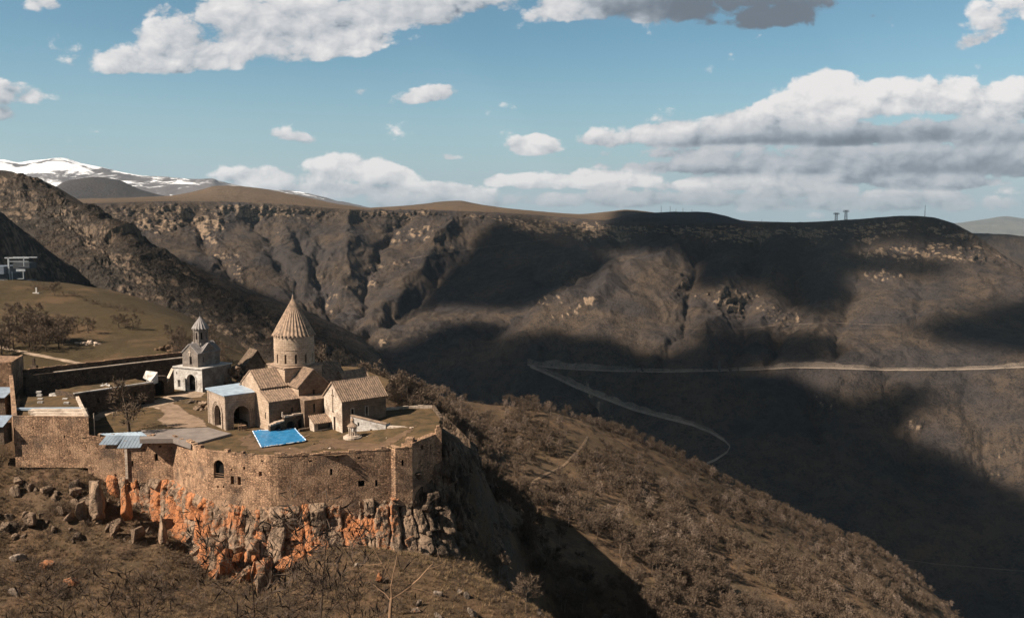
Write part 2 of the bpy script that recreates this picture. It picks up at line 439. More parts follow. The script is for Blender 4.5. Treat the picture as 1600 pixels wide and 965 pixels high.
# terraces low on the slope and broken steps of rock
# ravines cut into the wall and the spurs between them
PX0, PY0 = project(gC)
def line_d(pts, x, y):
    d = np.full(x.shape, 1e9)
    for a, b in zip(pts[:-1], pts[1:]): d = np.minimum(d, seg_d(Vector((*a, 0)), Vector((*b, 0)), x, y*1.0))
    return d
wpx, wpy = fbm(np.stack([PX0/45., PY0/30., PX0*0+1], -1), 4)*20, fbm(np.stack([PX0/45., PY0/30., PX0*0+9], -1), 4)*12
for pts, dep, w in [([(480,392),(505,440),(522,478),(500,515),(480,545)], -75, 15), ([(395,345),(430,400),(468,452),(520,500)], -48, 16), ([(300,340),(330,400),(372,450),(430,490)], -40, 16), ([(735,385),(668,448),(612,500),(570,545)], -60, 20), ([(620,350),(590,410),(566,470),(545,520)], -42, 15),
        ([(965,378),(925,425),(850,478),(770,528)], -50, 20), ([(1100,395),(1082,440),(1070,500),(1040,560)], -46, 16), ([(1190,380),(1180,440),(1165,500),(1150,560)], -42, 16), ([(1262,390),(1245,450),(1230,515),(1190,570)], -52, 17), ([(1350,390),(1340,450),(1325,510),(1300,565)], -42, 18), ([(1450,400),(1440,460),(1430,520)], -36, 20),
        ([(1062,398),(1000,428),(940,460),(870,492),(800,522)], 38, 17), ([(545,350),(540,410),(535,450)], 28, 14), ([(700,360),(640,440),(600,500)], 26, 16), ([(1140,400),(1125,470),(1105,540)], 30, 15), ([(1220,400),(1208,470),(1180,545)], 28, 15), ([(1300,400),(1288,460),(1270,540)], 28, 16), ([(900,600),(930,640),(980,690)], -30, 18), ([(1250,590),(1270,640),(1290,720)], -34, 18), ([(1380,590),(1400,650),(1430,730)], -32, 20), ([(1500,590),(1520,660),(1550,740)], -34, 22)]:
    dd = line_d(pts, PX0+wpx*1.5, PY0+wpy*1.5); dep *= float(np.interp(pts[0][0], [300, 700, 1050, 1150], [.62, .7, .5, .36])) if dep < 0 else float(np.interp(pts[0][0], [500, 1000, 1150], [.8, .9, .4]))
    amp = amp+dep*(1+.5*fbm(np.stack([PX0/30., PY0/24., PX0*0+4], -1), 3))*np.exp(-(np.abs(dd)/w)**1.35)*np.clip((vv-1.2)/.6, 0, 1)
dsp = nC*amp[..., None]
dsp[..., 2] *= np.clip((vv-.9)/1.2, .10, 1)
gC = gC+dsp
# rock outcrops seen on the far wall: ragged areas of columns and scree
PXC, PYC = project(gC)
OUTCROPS = [
 ([(1040,470),(1062,432),(1075,434),(1094,470),(1085,478),(1070,455)], .9), ([(1100,462),(1130,448),(1180,462),(1225,490),(1250,482),(1258,505),(1232,520),(1200,497),(1150,492),(1120,480)], 1.0),
 ([(868,498),(900,478),(934,460),(944,464),(912,488),(880,503)], 1.1), ([(830,472),(880,450),(915,455),(880,476),(850,484)], .7), ([(600,372),(650,352),(686,352),(690,370),(664,382),(630,386)], 1.0),
 ([(580,552),(600,535),(610,528),(608,542),(590,558)], 1.2), ([(570,420),(600,412),(645,408),(640,418),(600,425),(575,428)], .9), ([(665,392),(700,384),(724,382),(722,392),(690,398),(670,400)], .9),
 ([(540,448),(590,434),(602,444),(570,454),(550,458)], .9), ([(1264,612),(1290,620),(1318,634),(1310,644),(1285,636),(1262,620)], .9), ([(1408,665),(1430,650),(1448,660),(1436,678),(1412,682)], .6),
 ([(1470,720),(1520,685),(1570,670),(1610,700),(1590,750),(1540,745)], .5), ([(1350,430),(1385,422),(1415,432),(1405,442),(1370,444)], .9), ([(1310,398),(1400,385),(1470,380),(1530,392),(1550,410),(1480,412),(1400,408)], .8),
 ([(895,352),(935,346),(945,364),(920,382),(905,376)], 1.2), ([(790,350),(850,346),(876,360),(845,372),(800,366)], 1.1), ([(296,345),(342,333),(356,362),(340,385),(305,376)], 1.2), ([(170,326),(290,322),(300,338),(250,340),(180,338)], .7),
 ([(180,352),(240,340),(290,348),(300,362),(250,372),(200,368)], 1.1), ([(330,396),(372,392),(380,408),(350,420),(330,412)], .9), ([(345,318),(440,318),(470,328),(540,334),(530,346),(440,342),(345,336)], .7), ([(400,330),(460,340),(470,372),(430,380),(400,362)], .5),
 ([(560,330),(640,328),(680,330),(670,340),(600,342)], .9), ([(370,412),(385,418),(380,470),(365,490),(360,440)], .8), ([(480,476),(520,455),(535,460),(515,500),(500,520)], .6), ([(640,340),(700,338),(720,350),(690,356),(650,352)], .5), ([(440,400),(520,395),(540,440),(480,450)], .3),
 ([(940,352),(1100,352),(1180,358),(1180,380),(1060,388),(950,378)], .6), ([(1180,356),(1300,352),(1420,345),(1420,372),(1300,384),(1190,380)], .5), ([(640,520),(700,500),(760,486),(780,494),(720,520),(660,540)], .6), ([(1000,600),(1100,590),(1170,600),(1160,640),(1080,650),(1010,630)], .3)]
outc = np.zeros(PXC.shape); nq = fbm(np.stack([PXC/26., PYC/12., PXC*0+3], -1), 5); nq2 = fbm(np.stack([PXC/9., PYC/9., PXC*0+13], -1), 4)
for poly, w in OUTCROPS:
    sd_ = sdist(poly, PXC+nq*14, PYC+nq2*9)
    outc = np.maximum(outc, w*np.clip((sd_+5)/9, 0, 1))
outc *= np.clip(.62+nq*1.1+nq2*1.3, 0, 1.15)
outc = np.maximum(outc, np.clip(cliffband*(.10+1.0*nq+.5*nq2), 0, .55))
colm2 = ridged(np.stack([(arc+wob*.25)/24., gC[..., 2]/70., vv*0+5.1], -1), 4, .62)
gC = gC+nC*np.array([1, 1, .3])*(outc*(6+15*colm2+12*fine))[..., None]
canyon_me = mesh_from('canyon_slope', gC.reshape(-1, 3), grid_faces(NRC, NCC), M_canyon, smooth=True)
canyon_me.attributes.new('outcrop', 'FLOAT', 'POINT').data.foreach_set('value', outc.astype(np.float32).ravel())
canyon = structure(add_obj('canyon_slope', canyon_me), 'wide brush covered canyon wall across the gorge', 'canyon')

# a further wall of the plateau beyond the right shoulder
structure(far_loft('far_plateau_cliff', [
  [(1380,372,5200),(1500,371,5200),(1560,371,5200),(1640,382,5200),(1800,392,5200)],
  [(1380,368,4000),(1500,366,4000),(1560,367,4000),(1640,378,4000),(1800,388,4000)],
  [(1380,392,3900),(1500,392,3900),(1560,392,3900),(1640,402,3900),(1800,412,3900)],
  [(1380,470,3400),(1500,470,3400),(1560,470,3400),(1640,480,3400),(1800,490,3400)]], 60, 160, M_canyon, 10, 120, 3)[0])
# plateau behind the rim with its low domes
sky1 = [(100,312),(200,310),(262,307),(300,301),(345,290),(400,294),(450,303),(520,318),(575,326),(640,322),(710,313),(762,322),(850,332),(900,336),(940,333),(980,328),(1010,331),(1060,338),(1180,347),(1290,350),(1420,352),(1500,360)]
def rim(x): return float(np.interp(x, gx, tabE[1, :, 1])), float(np.interp(x, gx, tabE[1, :, 2]))
def hill_rows(sky, Yback, Ys, sink=3):
    out = [[], [], [], []]
    for x, y in sky:
        ry, rY = rim(x)
        out[0].append((x, y+14, Yback)); out[1].append((x, y, Ys))
        out[2].append((x, .45*y+.55*max(ry-2, y), rY+.38*(Ys-rY))); out[3].append((x, ry+sink, rY+60))
    return out
def densify(sky, n): xs = np.linspace(sky[0][0], sky[-1][0], n); return list(zip(xs, np.interp(xs, [a[0] for a in sky], [a[1] for a in sky])))
_, _g = far_loft('plateau', hill_rows(densify(sky1, 60), 7500, 5200), 60, 300, M_plateau, 7, 300, 5)
sky2 = [(900,352),(945,346),(975,338),(1010,333),(1060,331.5),(1105,332),(1135,338),(1160,346),(1185,354)]
far_loft('plateau_knoll', hill_rows(densify(sky2, 30), 4000, 3500, 4), 50, 140, M_dome, 5, 160, 6)
# dark volcanic dome and the snow range
far_loft('dark_dome_hill', [
  [(x, y+10, 7600) for x, y in [(40,312),(80,300),(110,286),(145,280),(180,284),(215,298),(260,312),(310,322)]],
  [(x, y, 6800) for x, y in [(40,310),(80,296),(110,282),(145,277),(180,281),(215,295),(260,308),(310,316)]],
  [(x, 316+.2*(y-300), 6000) for x, y in [(40,310),(80,296),(110,282),(145,277),(180,281),(215,295),(260,308),(310,316)]],
  [(x, 345, 5200) for x in (40,80,110,145,180,215,260,310)]], 40, 120, M_dome, 14, 500, 7)
skyS = [(-120,268),(-60,259),(0,253),(30,259),(62,254),(95,249.5),(128,256),(162,262),(200,273),(245,279),(300,282),(330,281),(345,287),(380,292),(420,297),(470,303),(530,317),(600,334)]
far_loft('snow_range', [[(x, y+10, 10200) for x, y in skyS], [(x, y, 9200) for x, y in skyS],
  [(x, .6*y+.4*330, 8400) for x, y in skyS], [(x, 352, 7600) for x, y in skyS]], 110, 420, M_snow, 48, 650, 8)
skyB = [(1440,356),(1480,350),(1510,347),(1540,343),(1568,339),(1600,342),(1640,346),(1720,350),(1800,358)]
far_loft('blue_mountain', [[(x, y+8, 26000) for x, y in skyB], [(x, y, 23000) for x, y in skyB],
  [(x, .5*y+.5*372, 21000) for x, y in skyB], [(x, 385, 19000) for x, y in skyB]], 40, 120, M_blue, 60, 1500, 9)

# the steep hill on the left
hrows = [
 [(-160,330,1150),(-80,310,1140),(0,306,1120),(60,320,1090),(130,356,1060),(180,392,1030),(232,424,1000),(300,450,960),(380,480,900),(490,520,800),(545,545,740),(600,600,670),(640,680,560)],
 [(-160,284,860),(-80,274,850),(0,269,840),(60,282,830),(130,321,810),(180,355,790),(232,389,770),(300,419,740),(380,452,700),(490,496,640),(542,522,605),(592,562,560),(640,640,470)],
 [(-160,310,812),(-80,295,806),(-5,285,800),(56,298,785),(98,335,762),(145,350,735),(180,374,715),(225,412,690),(275,447,660),(345,487,615),(420,530,560),(520,585,500),(620,680,420)],
 [(-160,360,745),(-80,350,740),(-5,345,735),(50,352,725),(95,372,708),(140,398,688),(175,425,668),(215,448,648),(265,478,622),(335,510,582),(410,555,525),(510,615,475),(600,700,400)],
 [(-160,430,680),(-80,425,675),(-5,420,670),(50,420,662),(95,430,650),(140,450,636),(175,468,622),(215,490,606),(265,512,586),(335,545,552),(410,590,495),(510,650,445),(600,740,390)],
 [(-160,560,600),(-80,560,595),(-5,560,590),(50,560,582),(95,560,575),(140,560,566),(175,565,560),(215,570,550),(265,580,540),(335,610,515),(410,660,465),(510,720,420),(600,800,380)]]
gH = loft(hrows, 240, 520); nH = grid_normals(gH)
q = gH/110.0
vr = np.linspace(0, 5, 240)[:, None]*np.ones((1, 520))
crest = np.exp(-((vr-2.0)/.5)**2)
oh = np.clip(ridged(q*np.array([.9, .9, 1.5])+6.6, 5, .6)*1.5-.35+fbm(q*2.3+3, 4)*.9, 0, 1.1)*np.clip(vr-.9, 0, 1)
d = ridged(q*np.array([1, 1, .7])+2.2, 6, .62)*10-3+fbm(q*.6+4, 3)*8+ridged(q*3.1+8, 5, .65)*5.5*(1+crest)+oh*ridged(q*np.array([6, 6, 2.5]), 3)*5
d *= np.clip(np.abs(vr-1)*1.4, .25, 1)
gH = gH+nH*d[..., None]
hill_me = mesh_from('rocky_hill', gH.reshape(-1, 3), grid_faces(240, 520), M_hillL, smooth=True)
hill_me.attributes.new('outcrop', 'FLOAT', 'POINT').data.foreach_set('value', (oh*.5).astype(np.float32).ravel())
hill_left = structure(add_obj('rocky_hill', hill_me), 'steep rocky hill', 'hill')
srows = [
 [(-120,350,640),(-60,345,650),(0,358,660),(43,388,690),(87,421,720),(133,460,740),(180,488,740),(215,508,740)],
 [(-120,328,470),(-60,330,500),(0,342,540),(43,372,580),(87,405,610),(133,445,640),(180,473,650),(222,497,650)],
 [(-120,380,440),(-60,382,465),(0,392,500),(43,415,540),(87,440,570),(133,468,600),(180,490,615),(222,512,620)],
 [(-120,520,420),(-60,520,430),(0,520,450),(43,525,480),(87,530,500),(133,535,510),(180,545,520),(222,560,520)]]
gS = loft(srows, 110, 260); nS = grid_normals(gS)
q = gS/70.0
gS = gS+nS*(ridged(q+1.2, 6, .58)*5+fbm(q*.7, 3)*5)[..., None]
spur = structure(add_obj('dark_spur', mesh_from('dark_spur', gS.reshape(-1, 3), grid_faces(110, 260), M_hillL, smooth=True)), 'shaded spur of the hill', 'hill')
# ------------------------------------------------------------------ near ground: one height field under viewer, ravine, fortress rock, wooded slope and meadow
ctrl = []
def cp(px, py, Y): v = P(px, py, Y); ctrl.append((v.x, v.y, v.z)); return v
def cx(x, y, z): ctrl.append((x, y, z))
for x, y, z in [(0,-5,43.2),(-60,-10,45),(60,-10,40),(-140,-10,46),(140,-10,25),(0,28,25),(-60,28,27),(60,28,19),(-140,28,28),(140,28,0),
                (0,60,6),(-60,60,8),(60,60,-2),(-130,60,8),(140,60,-30),(0,95,-10),(-55,95,-8),(55,95,-24),(-120,95,-6),(130,95,-55),
                (-25,118,-20),(-60,118,-19),(15,118,-24),(-110,120,-18),(-170,100,-5),(-190,150,-8),(60,150,-58),(130,170,-90),(200,170,-125),(200,60,-60),(200,-10,-10),(260,60,-100)]: cx(x, y, z)
for a in [(0,965,140),(100,965,140),(200,965,140),(330,965,138),(450,965,137),(560,965,137),(650,965,138),(760,965,142),(850,965,150),
          (0,850,166),(100,850,166),(200,858,165),(300,885,160),(350,910,157),(420,930,153),(480,868,160),(560,855,163),(640,866,164),(690,882,165),(770,918,158),
          (0,745,182),(70,735,184),(135,735,184),(200,765,185),(0,800,172),(70,800,172),(150,800,173)]: cp(*a)
for px, py, Y in [(262,842,168),(280,866,164),(300,890,160.5),(320,904,158),(342,910,157),(368,908,157.5),(392,908,157.5),(412,925,155),(436,900,157.5),(462,878,161),(500,864,163.5),(560,858,165),(610,862,165.5),(655,872,165.5)]:
    v = cp(px, py, Y); cx(v.x+1, v.y+7, v.z-1.0)
# inside of the rock, below the platform
for x, y, z in [(-80,194,-8),(-60,194,-10),(-45,188,-12),(-30,190,-12),(-60,205,-3),(-40,205,-3),(-25,198,-5),(-85,210,-3),(-100,215,-2),(-120,205,0),(-60,225,-3),(-37,216,-3),(-85,235,-2)]: cx(x, y, z)
# right foot of the rock, ravine
for a in [(735,705,200),(745,760,192),(760,840,186),(790,905,190),(850,965,200),(690,650,285),(760,650,345),(720,690,282),(745,700,297),(770,780,253)]: cp(*a)
# wooded slope
slope_edge = [(560,602,345),(640,611,358),(700,628,368),(760,638,378),(820,649,390),(880,664,402),(960,704,420),(1060,748,436),(1200,803,445),(1320,838,446),(1405,892,420),(1466,968,385),(1500,1045,355)]
for a in slope_edge:
    v = cp(*a)
    h = Vector((.55, .83, 0)) if a[0] > 850 else Vector((.2, .98, 0))
    if a[0] > 1350: h = Vector((.9, .43, 0))
    w = v+h*45; cx(w.x, w.y, v.z-34)
    w = v+h*130; cx(w.x, w.y, v.z-135)
for a in [(800,720,292),(850,800,253),(900,880,223),(1000,965,208),(950,760,310),(1000,820,279),(1100,820,311),(1100,900,257),(1200,965,245),(1250,880,312),(1350,930,302),(1350,1000,254),(1150,1060,192)]: cp(*a)
# meadow behind the walls
for a in [(0,585,236),(36,590,232),(100,547,266),(200,522,302),(280,500,335),(100,452,385),(0,436,400),(180,478,355),(60,474,350),(0,505,305),(150,562,258),(285,556,262),
          (-100,440,380),(-100,520,290),(-100,600,225),(-100,690,180),(-100,760,165)]: cp(*a)
for a in [(330,528,310),(360,545,300),(400,562,298),(450,572,300),(500,590,290)]: cp(*a)
for x, y, z in [(-250,440,10),(-200,450,5),(-150,440,-10),(-110,420,-28),(-60,400,-55),(-20,420,-62),(-90,345,-14),(-60,330,-20),(-330,420,20),(-330,300,20),(-300,200,0),(-260,500,-20),(-120,520,-70),(0,520,-110),(-330,500,-20)]: cx(x, y, z)
Cn = np.array(ctrl, float)
def tps_fit(C, lam=0.4):
    n = len(C); s = 100.0
    xy = C[:, :2]/s
    r2 = ((xy[:, None]-xy[None])**2).sum(-1)
    K = .5*r2*np.log(r2+1e-12)
    Pm = np.concatenate([np.ones((n, 1)), xy], 1)
    A = np.zeros((n+3, n+3)); A[:n, :n] = K+lam*1e-3*np.eye(n); A[:n, n:] = Pm; A[n:, :n] = Pm.T
    w = np.linalg.solve(A, np.concatenate([C[:, 2], np.zeros(3)]))
    def f(x, y):
        sh = np.shape(x); q = np.stack([np.ravel(x), np.ravel(y)], -1)/s
        out = np.empty(len(q))
        for i in range(0, len(q), 40000):
            d2 = ((q[i:i+40000, None]-xy[None])**2).sum(-1)
            out[i:i+40000] = (.5*d2*np.log(d2+1e-12))@w[:n]+w[n]+q[i:i+40000]@w[n+1:]
        return out.reshape(sh)
    return f
tps = tps_fit(Cn)
def bil(grid, x, y, x0, y0, st):
    fx = np.clip((np.asarray(x, float)-x0)/st, 0, grid.shape[1]-1.001); fy = np.clip((np.asarray(y, float)-y0)/st, 0, grid.shape[0]-1.001)
    i = fx.astype(int); j = fy.astype(int); u = fx-i; v = fy-j
    return (grid[j, i]*(1-u)*(1-v)+grid[j, i+1]*u*(1-v)+grid[j+1, i]*(1-u)*v+grid[j+1, i+1]*u*v)
GX0, GX1, GY0, GY1, GST = -340., 330., -20., 560., 0.9
gxs = np.arange(GX0, GX1, GST); gys = np.arange(GY0, GY1, GST)
cxs = np.arange(GX0, GX1+4, 4.0); cys = np.arange(GY0, GY1+4, 4.0)
CXX, CYY = np.meshgrid(cxs, cys)
coarse = tps(CXX, CYY)
XX, YY = np.meshgrid(gxs, gys)
ZZ = bil(coarse, XX, YY, GX0, GY0, 4.0)
q3 = np.stack([XX, YY, ZZ*0], -1)
wood = np.clip((XX+30-0.0*YY)/60, 0, 1)*np.clip((YY-170)/60, 0, 1)       # the wooded slope is rougher
fore = np.clip((175-YY)/20, 0, 1)*np.clip((YY-110)/20, 0, 1)
ZZ = ZZ+fbm(q3/28.)*(.8+1.8*wood)+fbm(q3/9.+4)*(.35+.5*fore+.4*wood)+ridged(q3/3.2+8, 3)*(.18+.4*fore)
ZZ = np.where(YY < 100, np.minimum(ZZ, 43.2-.50*np.maximum(YY, 0)), ZZ)
def ground_z(x, y): return float(bil(ZZ, x, y, GX0, GY0, GST))

def near_mat():
    m, t, b = principled('hillside_grass')
    geo = t.new('ShaderNodeNewGeometry'); pos = geo.outputs['Position']
    sep = t.new('ShaderNodeSeparateXYZ'); t.link(geo.outputs['Normal'], sep.inputs[0])
    n0 = t.noise(pos, 1/22., 5, .6); n1 = t.noise(pos, 1/4.5, 6, .68); n2 = t.noise(pos, 1/.8, 4, .75)
    col = t.mix(t.mapr(n0, .4, .6), (.092, .057, .031), (.108, .065, .038))
    col = t.mix(t.mapr(n1, .42, .62), col, (.060, .040, .023))
    col = t.mix(t.math('MULTIPLY', t.mapr(n2, .5, .68), .65), col, (.035, .025, .015))
    col = t.mix(t.math('MULTIPLY', t.mapr(t.noise(pos, 1/9., 5, .7), .56, .66), .7), col, (.115, .072, .043))
    at = t.new('ShaderNodeAttribute'); at.attribute_name = 'meadow'
    mcol = t.mix(t.mapr(n1, .35, .65), (.060, .041, .019), (.046, .032, .015))
    mcol = t.mix(t.mapr(t.noise(pos, 1/35., 4, .6), .52, .62), mcol, (.095, .058, .030))
    mcol = t.mix(t.math('MULTIPLY', t.mapr(n2, .5, .7), .35), mcol, (.04, .035, .014))
    col = t.mix(at.outputs['Fac'], col, mcol)
    aw = t.new('ShaderNodeAttribute'); aw.attribute_name = 'wood'
    wcol = t.mix(t.mapr(n1, .38, .6), (.170, .105, .060), (.090, .058, .036))
    wcol = t.mix(t.mapr(n0, .45, .6), wcol, (.115, .078, .044))
    wcol = t.mix(t.math('MULTIPLY', t.mapr(n2, .52, .68), .6), wcol, (.05, .036, .024))
    col = t.mix(aw.outputs['Fac'], col, wcol)
    steep = t.math('ADD', t.math('SUBTRACT', 1.0, sep.outputs[2]), t.math('MULTIPLY', t.math('SUBTRACT', n1, .5), .8))
    col = t.mix(t.mapr(steep, .5, .72), col, t.mix(t.mapr(n2, .4, .6), (.040, .031, .024), (.085, .064, .047)))
    t.link(col, b.inputs['Base Color'])
    bump(t, b, t.math('ADD', n2, n1), 1.0, .35)
    return m
M_near = near_mat()
near_me = mesh_from('hillside', np.stack([XX, YY, ZZ], -1).reshape(-1, 3), grid_faces(*XX.shape), M_near, smooth=True)
att = near_me.attributes.new('meadow', 'FLOAT', 'POINT')
mw = np.clip((YY-222)/12, 0, 1)*np.clip((-62-XX)/20, 0, 1)
att.data.foreach_set('value', mw.astype(np.float32).ravel())
near_me.attributes.new('wood', 'FLOAT', 'POINT').data.foreach_set('value', (wood*np.clip((YY-195)/12, 0, 1)).astype(np.float32).ravel())
hillside = structure(add_obj('hillside', near_me), 'grassy hillside around the fortress', 'hillside')
# a plain sheet below everything, out to the horizon
bv = [(-40000, -400, -640), (40000, -400, -640), (40000, 30000, -640), (-40000, 30000, -640)]
structure(add_obj('ground', mesh_from('ground', bv, [(0, 1, 2, 3)], M_dome)), 'low ground to the horizon', 'ground')

def bvh_of(obj):
    me = obj.data; n = len(me.vertices); v = np.empty(n*3, np.float32); me.vertices.foreach_get('co', v)
    f = np.empty(len(me.loops), np.int32); me.loops.foreach_get('vertex_index', f)
    return BVHTree.FromPolygons(v.reshape(-1, 3).tolist(), f.reshape(-1, 4).tolist())
BV_CANYON = bvh_of(canyon); BV_NEAR = bvh_of(hillside)
CAMP = Vector((0, 0, CAMZ))
def hit(bvh, px, py):
    d = pixdir(px, py).normalized()
    return bvh.ray_cast(CAMP, d)[0]
# ------------------------------------------------------------------ building materials
def stone_mat(name, c1, c2, mortar, bw=.75, bh=.38, stain=(.05, .042, .035), stain_amt=.5, pale=None, pale_amt=0.0, strength=.8, big=4.0, rubble=0.0):
    """coursed blocks laid by the UVs in metres (rubble 0) to irregular field stones (rubble 1)"""
    m, t, b = principled(name)
    uv = t.new('ShaderNodeUVMap').outputs[0]
    geo = t.new('ShaderNodeNewGeometry'); pos = geo.outputs['Position']
    wn = t.new('ShaderNodeTexNoise'); t.link(pos, wn.inputs['Vector']); wn.inputs['Scale'].default_value = .9; wn.inputs['Detail'].default_value = 3
    duv = t.vmath('ADD', uv, t.vmath('MULTIPLY', t.vmath('SUBTRACT', wn.outputs[1], (.5, .5, .5)), (.5, .5, 0)))
    br = t.new('ShaderNodeTexBrick'); t.link(duv, br.inputs['Vector'])
    br.offset = .5; br.inputs['Scale'].default_value = 1.0
    br.inputs['Brick Width'].default_value = bw; br.inputs['Row Height'].default_value = bh
    br.inputs['Mortar Size'].default_value = .035; br.inputs['Mortar Smooth'].default_value = .3; br.inputs['Bias'].default_value = 0.0
    br.inputs['Color1'].default_value = (*c1, 1); br.inputs['Color2'].default_value = (*c2, 1); br.inputs['Mortar'].default_value = (*mortar, 1)
    n0 = t.noise(pos, 1/big, 5, .65); n1 = t.noise(pos, 1.6, 4, .7)
    col = br.outputs[0]; h = t.math('ADD', t.math('MULTIPLY', br.outputs[1], -.8), n1)
    if rubble:
        su = t.vmath('MULTIPLY', duv, (1/bw, 1/bh, 0))
        v = t.new('ShaderNodeTexVoronoi'); v.voronoi_dimensions = '2D'; t.link(su, v.inputs['Vector']); v.inputs['Scale'].default_value = 1.0; v.inputs['Randomness'].default_value = .85
        e = t.new('ShaderNodeTexVoronoi'); e.voronoi_dimensions = '2D'; e.feature = 'DISTANCE_TO_EDGE'; t.link(su, e.inputs['Vector']); e.inputs['Scale'].default_value = 1.0; e.inputs['Randomness'].default_value = .85
        sp = t.new('ShaderNodeSeparateColor'); t.link(v.outputs['Color'], sp.inputs[0])
        rc = t.mix(sp.outputs[0], c2, c1); rc = t.mix(t.mapr(sp.outputs[1], .72, .95), rc, tuple(min(1, x*1.55) for x in c1))
        rc = t.mix(t.mapr(sp.outputs[2], .75, .95), rc, tuple(x*.5 for x in c2))
        rc = t.mix(t.mapr(e.outputs[0], .03, .11, 1, 0), rc, mortar)
        col = t.mix(rubble, col, rc)
        h = t.math('ADD', t.math('MULTIPLY', t.mapr(e.outputs[0], .0, .2), .9), t.math('MULTIPLY', n1, .6))
    col = t.mix(t.math('MULTIPLY', t.mapr(n0, .48, .68), stain_amt), col, stain)
    if pale: col = t.mix(t.math('MULTIPLY', t.mapr(t.noise(pos, 1/(big*.6), 6, .7, .3), .47, .6), pale_amt), col, t.mix(.55, col, tuple(min(1, x*1.25) for x in pale)))
    col = t.mix(t.mapr(n1, .3, .7, .45, .0), col, t.mix(1.0, col, (.45, .42, .4), 'MULTIPLY'))
    t.link(col, b.inputs['Base Color'])
    bump(t, b, h, strength, .10)
    return m
M_wall = stone_mat('rampart_stone', (.38, .228, .138), (.285, .172, .108), (.10, .066, .044), .60, .33, (.13, .092, .068), .85, (.50, .325, .205), .8, .9, 5.5, .85)
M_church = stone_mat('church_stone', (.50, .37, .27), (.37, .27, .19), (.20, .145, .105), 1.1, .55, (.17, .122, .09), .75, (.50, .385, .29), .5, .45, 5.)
M_pale = stone_mat('pale_stone', (.53, .43, .34), (.42, .335, .26), (.25, .195, .15), 1.0, .5, (.21, .157, .12), .75, (.66, .56, .46), .7, .45, 3.5)
M_grey = stone_mat('grey_stone', (.24, .20, .17), (.19, .158, .135), (.15, .125, .105), .9, .45, (.13, .105, .09), .6, (.42, .37, .32), .4, .5, 3.0)
M_white = stone_mat('whitewashed_stone', (.54, .50, .455), (.47, .43, .39), (.33, .30, .27), 1.0, .5, (.22, .19, .165), .8, (.68, .65, .62), .7, .35, 2.6)
M_darkw = stone_mat('dark_stone', (.115, .078, .052), (.075, .052, .037), (.03, .023, .018), .7, .4, (.05, .04, .033), .6, (.16, .11, .075), .4, .9, 4.0, .8)
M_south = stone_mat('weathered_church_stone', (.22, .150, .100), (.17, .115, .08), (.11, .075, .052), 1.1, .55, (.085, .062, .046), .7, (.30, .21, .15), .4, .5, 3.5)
M_ruin = stone_mat('ruin_stone', (.19, .13, .09), (.14, .10, .07), (.06, .045, .033), .5, .3, (.06, .05, .04), .6, (.26, .19, .13), .4, .9, 3.0, .8)

M_porch = stone_mat('porch_stone', (.40, .31, .235), (.33, .25, .19), (.2, .15, .115), 1.0, .5, (.16, .122, .095), .6, (.5, .41, .33), .5, .5, 3.0)
def plain_mat(name, col, col2=None, rough=.85, sc=1.2, spec=.15, bmp=.0, lo=.4, hi=.62):
    m, t, b = principled(name)
    geo = t.new('ShaderNodeNewGeometry'); pos = geo.outputs['Position']
    n = t.noise(pos, sc, 6, .68)
    c = t.mix(t.mapr(n, lo, hi), col, col2 or tuple(x*.6 for x in col))
    t.link(c, b.inputs['Base Color'])
    b.inputs['Roughness'].default_value = rough; b.inputs['Specular IOR Level'].default_value = spec
    if bmp: bump(t, b, n, bmp, .15)
    return m
M_tile = plain_mat('roof_stone_slabs', (.33, .228, .16), (.15, .108, .08), .85, 1.3, .15, .5, .36, .66)
M_tileG = plain_mat('grey_roof_slabs', (.27, .245, .23), (.19, .17, .16), .85, .9, .15, .3)
M_metal = plain_mat('pale_blue_sheet_roof', (.32, .385, .45), (.23, .28, .335), .45, .5, .4)
M_flat = plain_mat('grey_felt_roof', (.20, .165, .145), (.15, .125, .11), .9, .35)
M_dark = plain_mat('dark_interior', (.012, .010, .009), (.008, .007, .006), 1.0)
M_slit = plain_mat('window_glass', (.02, .02, .022), (.012, .012, .014), .3, 3., .4)
M_wood = plain_mat('weathered_wood', (.30, .19, .12), (.20, .125, .08), .85, 3.)
M_soil = plain_mat('bare_earth', (.13, .082, .05), (.095, .06, .038), .95, .5, .1, .6)
M_lawn = plain_mat('courtyard_grass', (.105, .066, .034), (.050, .037, .020), .95, .35, .1, .8, .36, .66)
M_path = plain_mat('pale_gravel', (.34, .25, .18), (.20, .145, .10), .95, .25, .1, .3)
M_steel = plain_mat('dark_steel', (.06, .06, .065), (.05, .05, .05), .5, 1., .4)
M_paleR = plain_mat('pale_rubble', (.46, .36, .28), (.3, .22, .17), .9, 1.5, .15, .5)
def tarp_mat():
    m, t, b = principled('blue_tarpaulin')
    geo = t.new('ShaderNodeNewGeometry'); pos = geo.outputs['Position']
    v = t.voro(pos, .55, 'DISTANCE_TO_EDGE')
    n = t.noise(pos, .9, 5, .7)
    k = t.math('MULTIPLY', t.mapr(v, .0, .028, 1, 0), t.mapr(n, .50, .58))
    k = t.math('ADD', k, t.mapr(t.noise(pos, 2.6, 2, .5), .70, .73), clamp=True)
    c = t.mix(t.mapr(n, .3, .7), (.020, .135, .285), (.027, .165, .33))
    t.link(t.mix(t.math('MULTIPLY', k, .5), c, (.32, .44, .54)), b.inputs['Base Color'])
    b.inputs['Roughness'].default_value = .45; b.inputs['Specular IOR Level'].default_value = .3
    bump(t, b, n, .5, .12)
    return m
M_tarp = tarp_mat()
M_hem = plain_mat('white_tarp_hem', (.75, .78, .8), (.05, .25, .5), .6, 1.9, .2, 0, .5, .53)

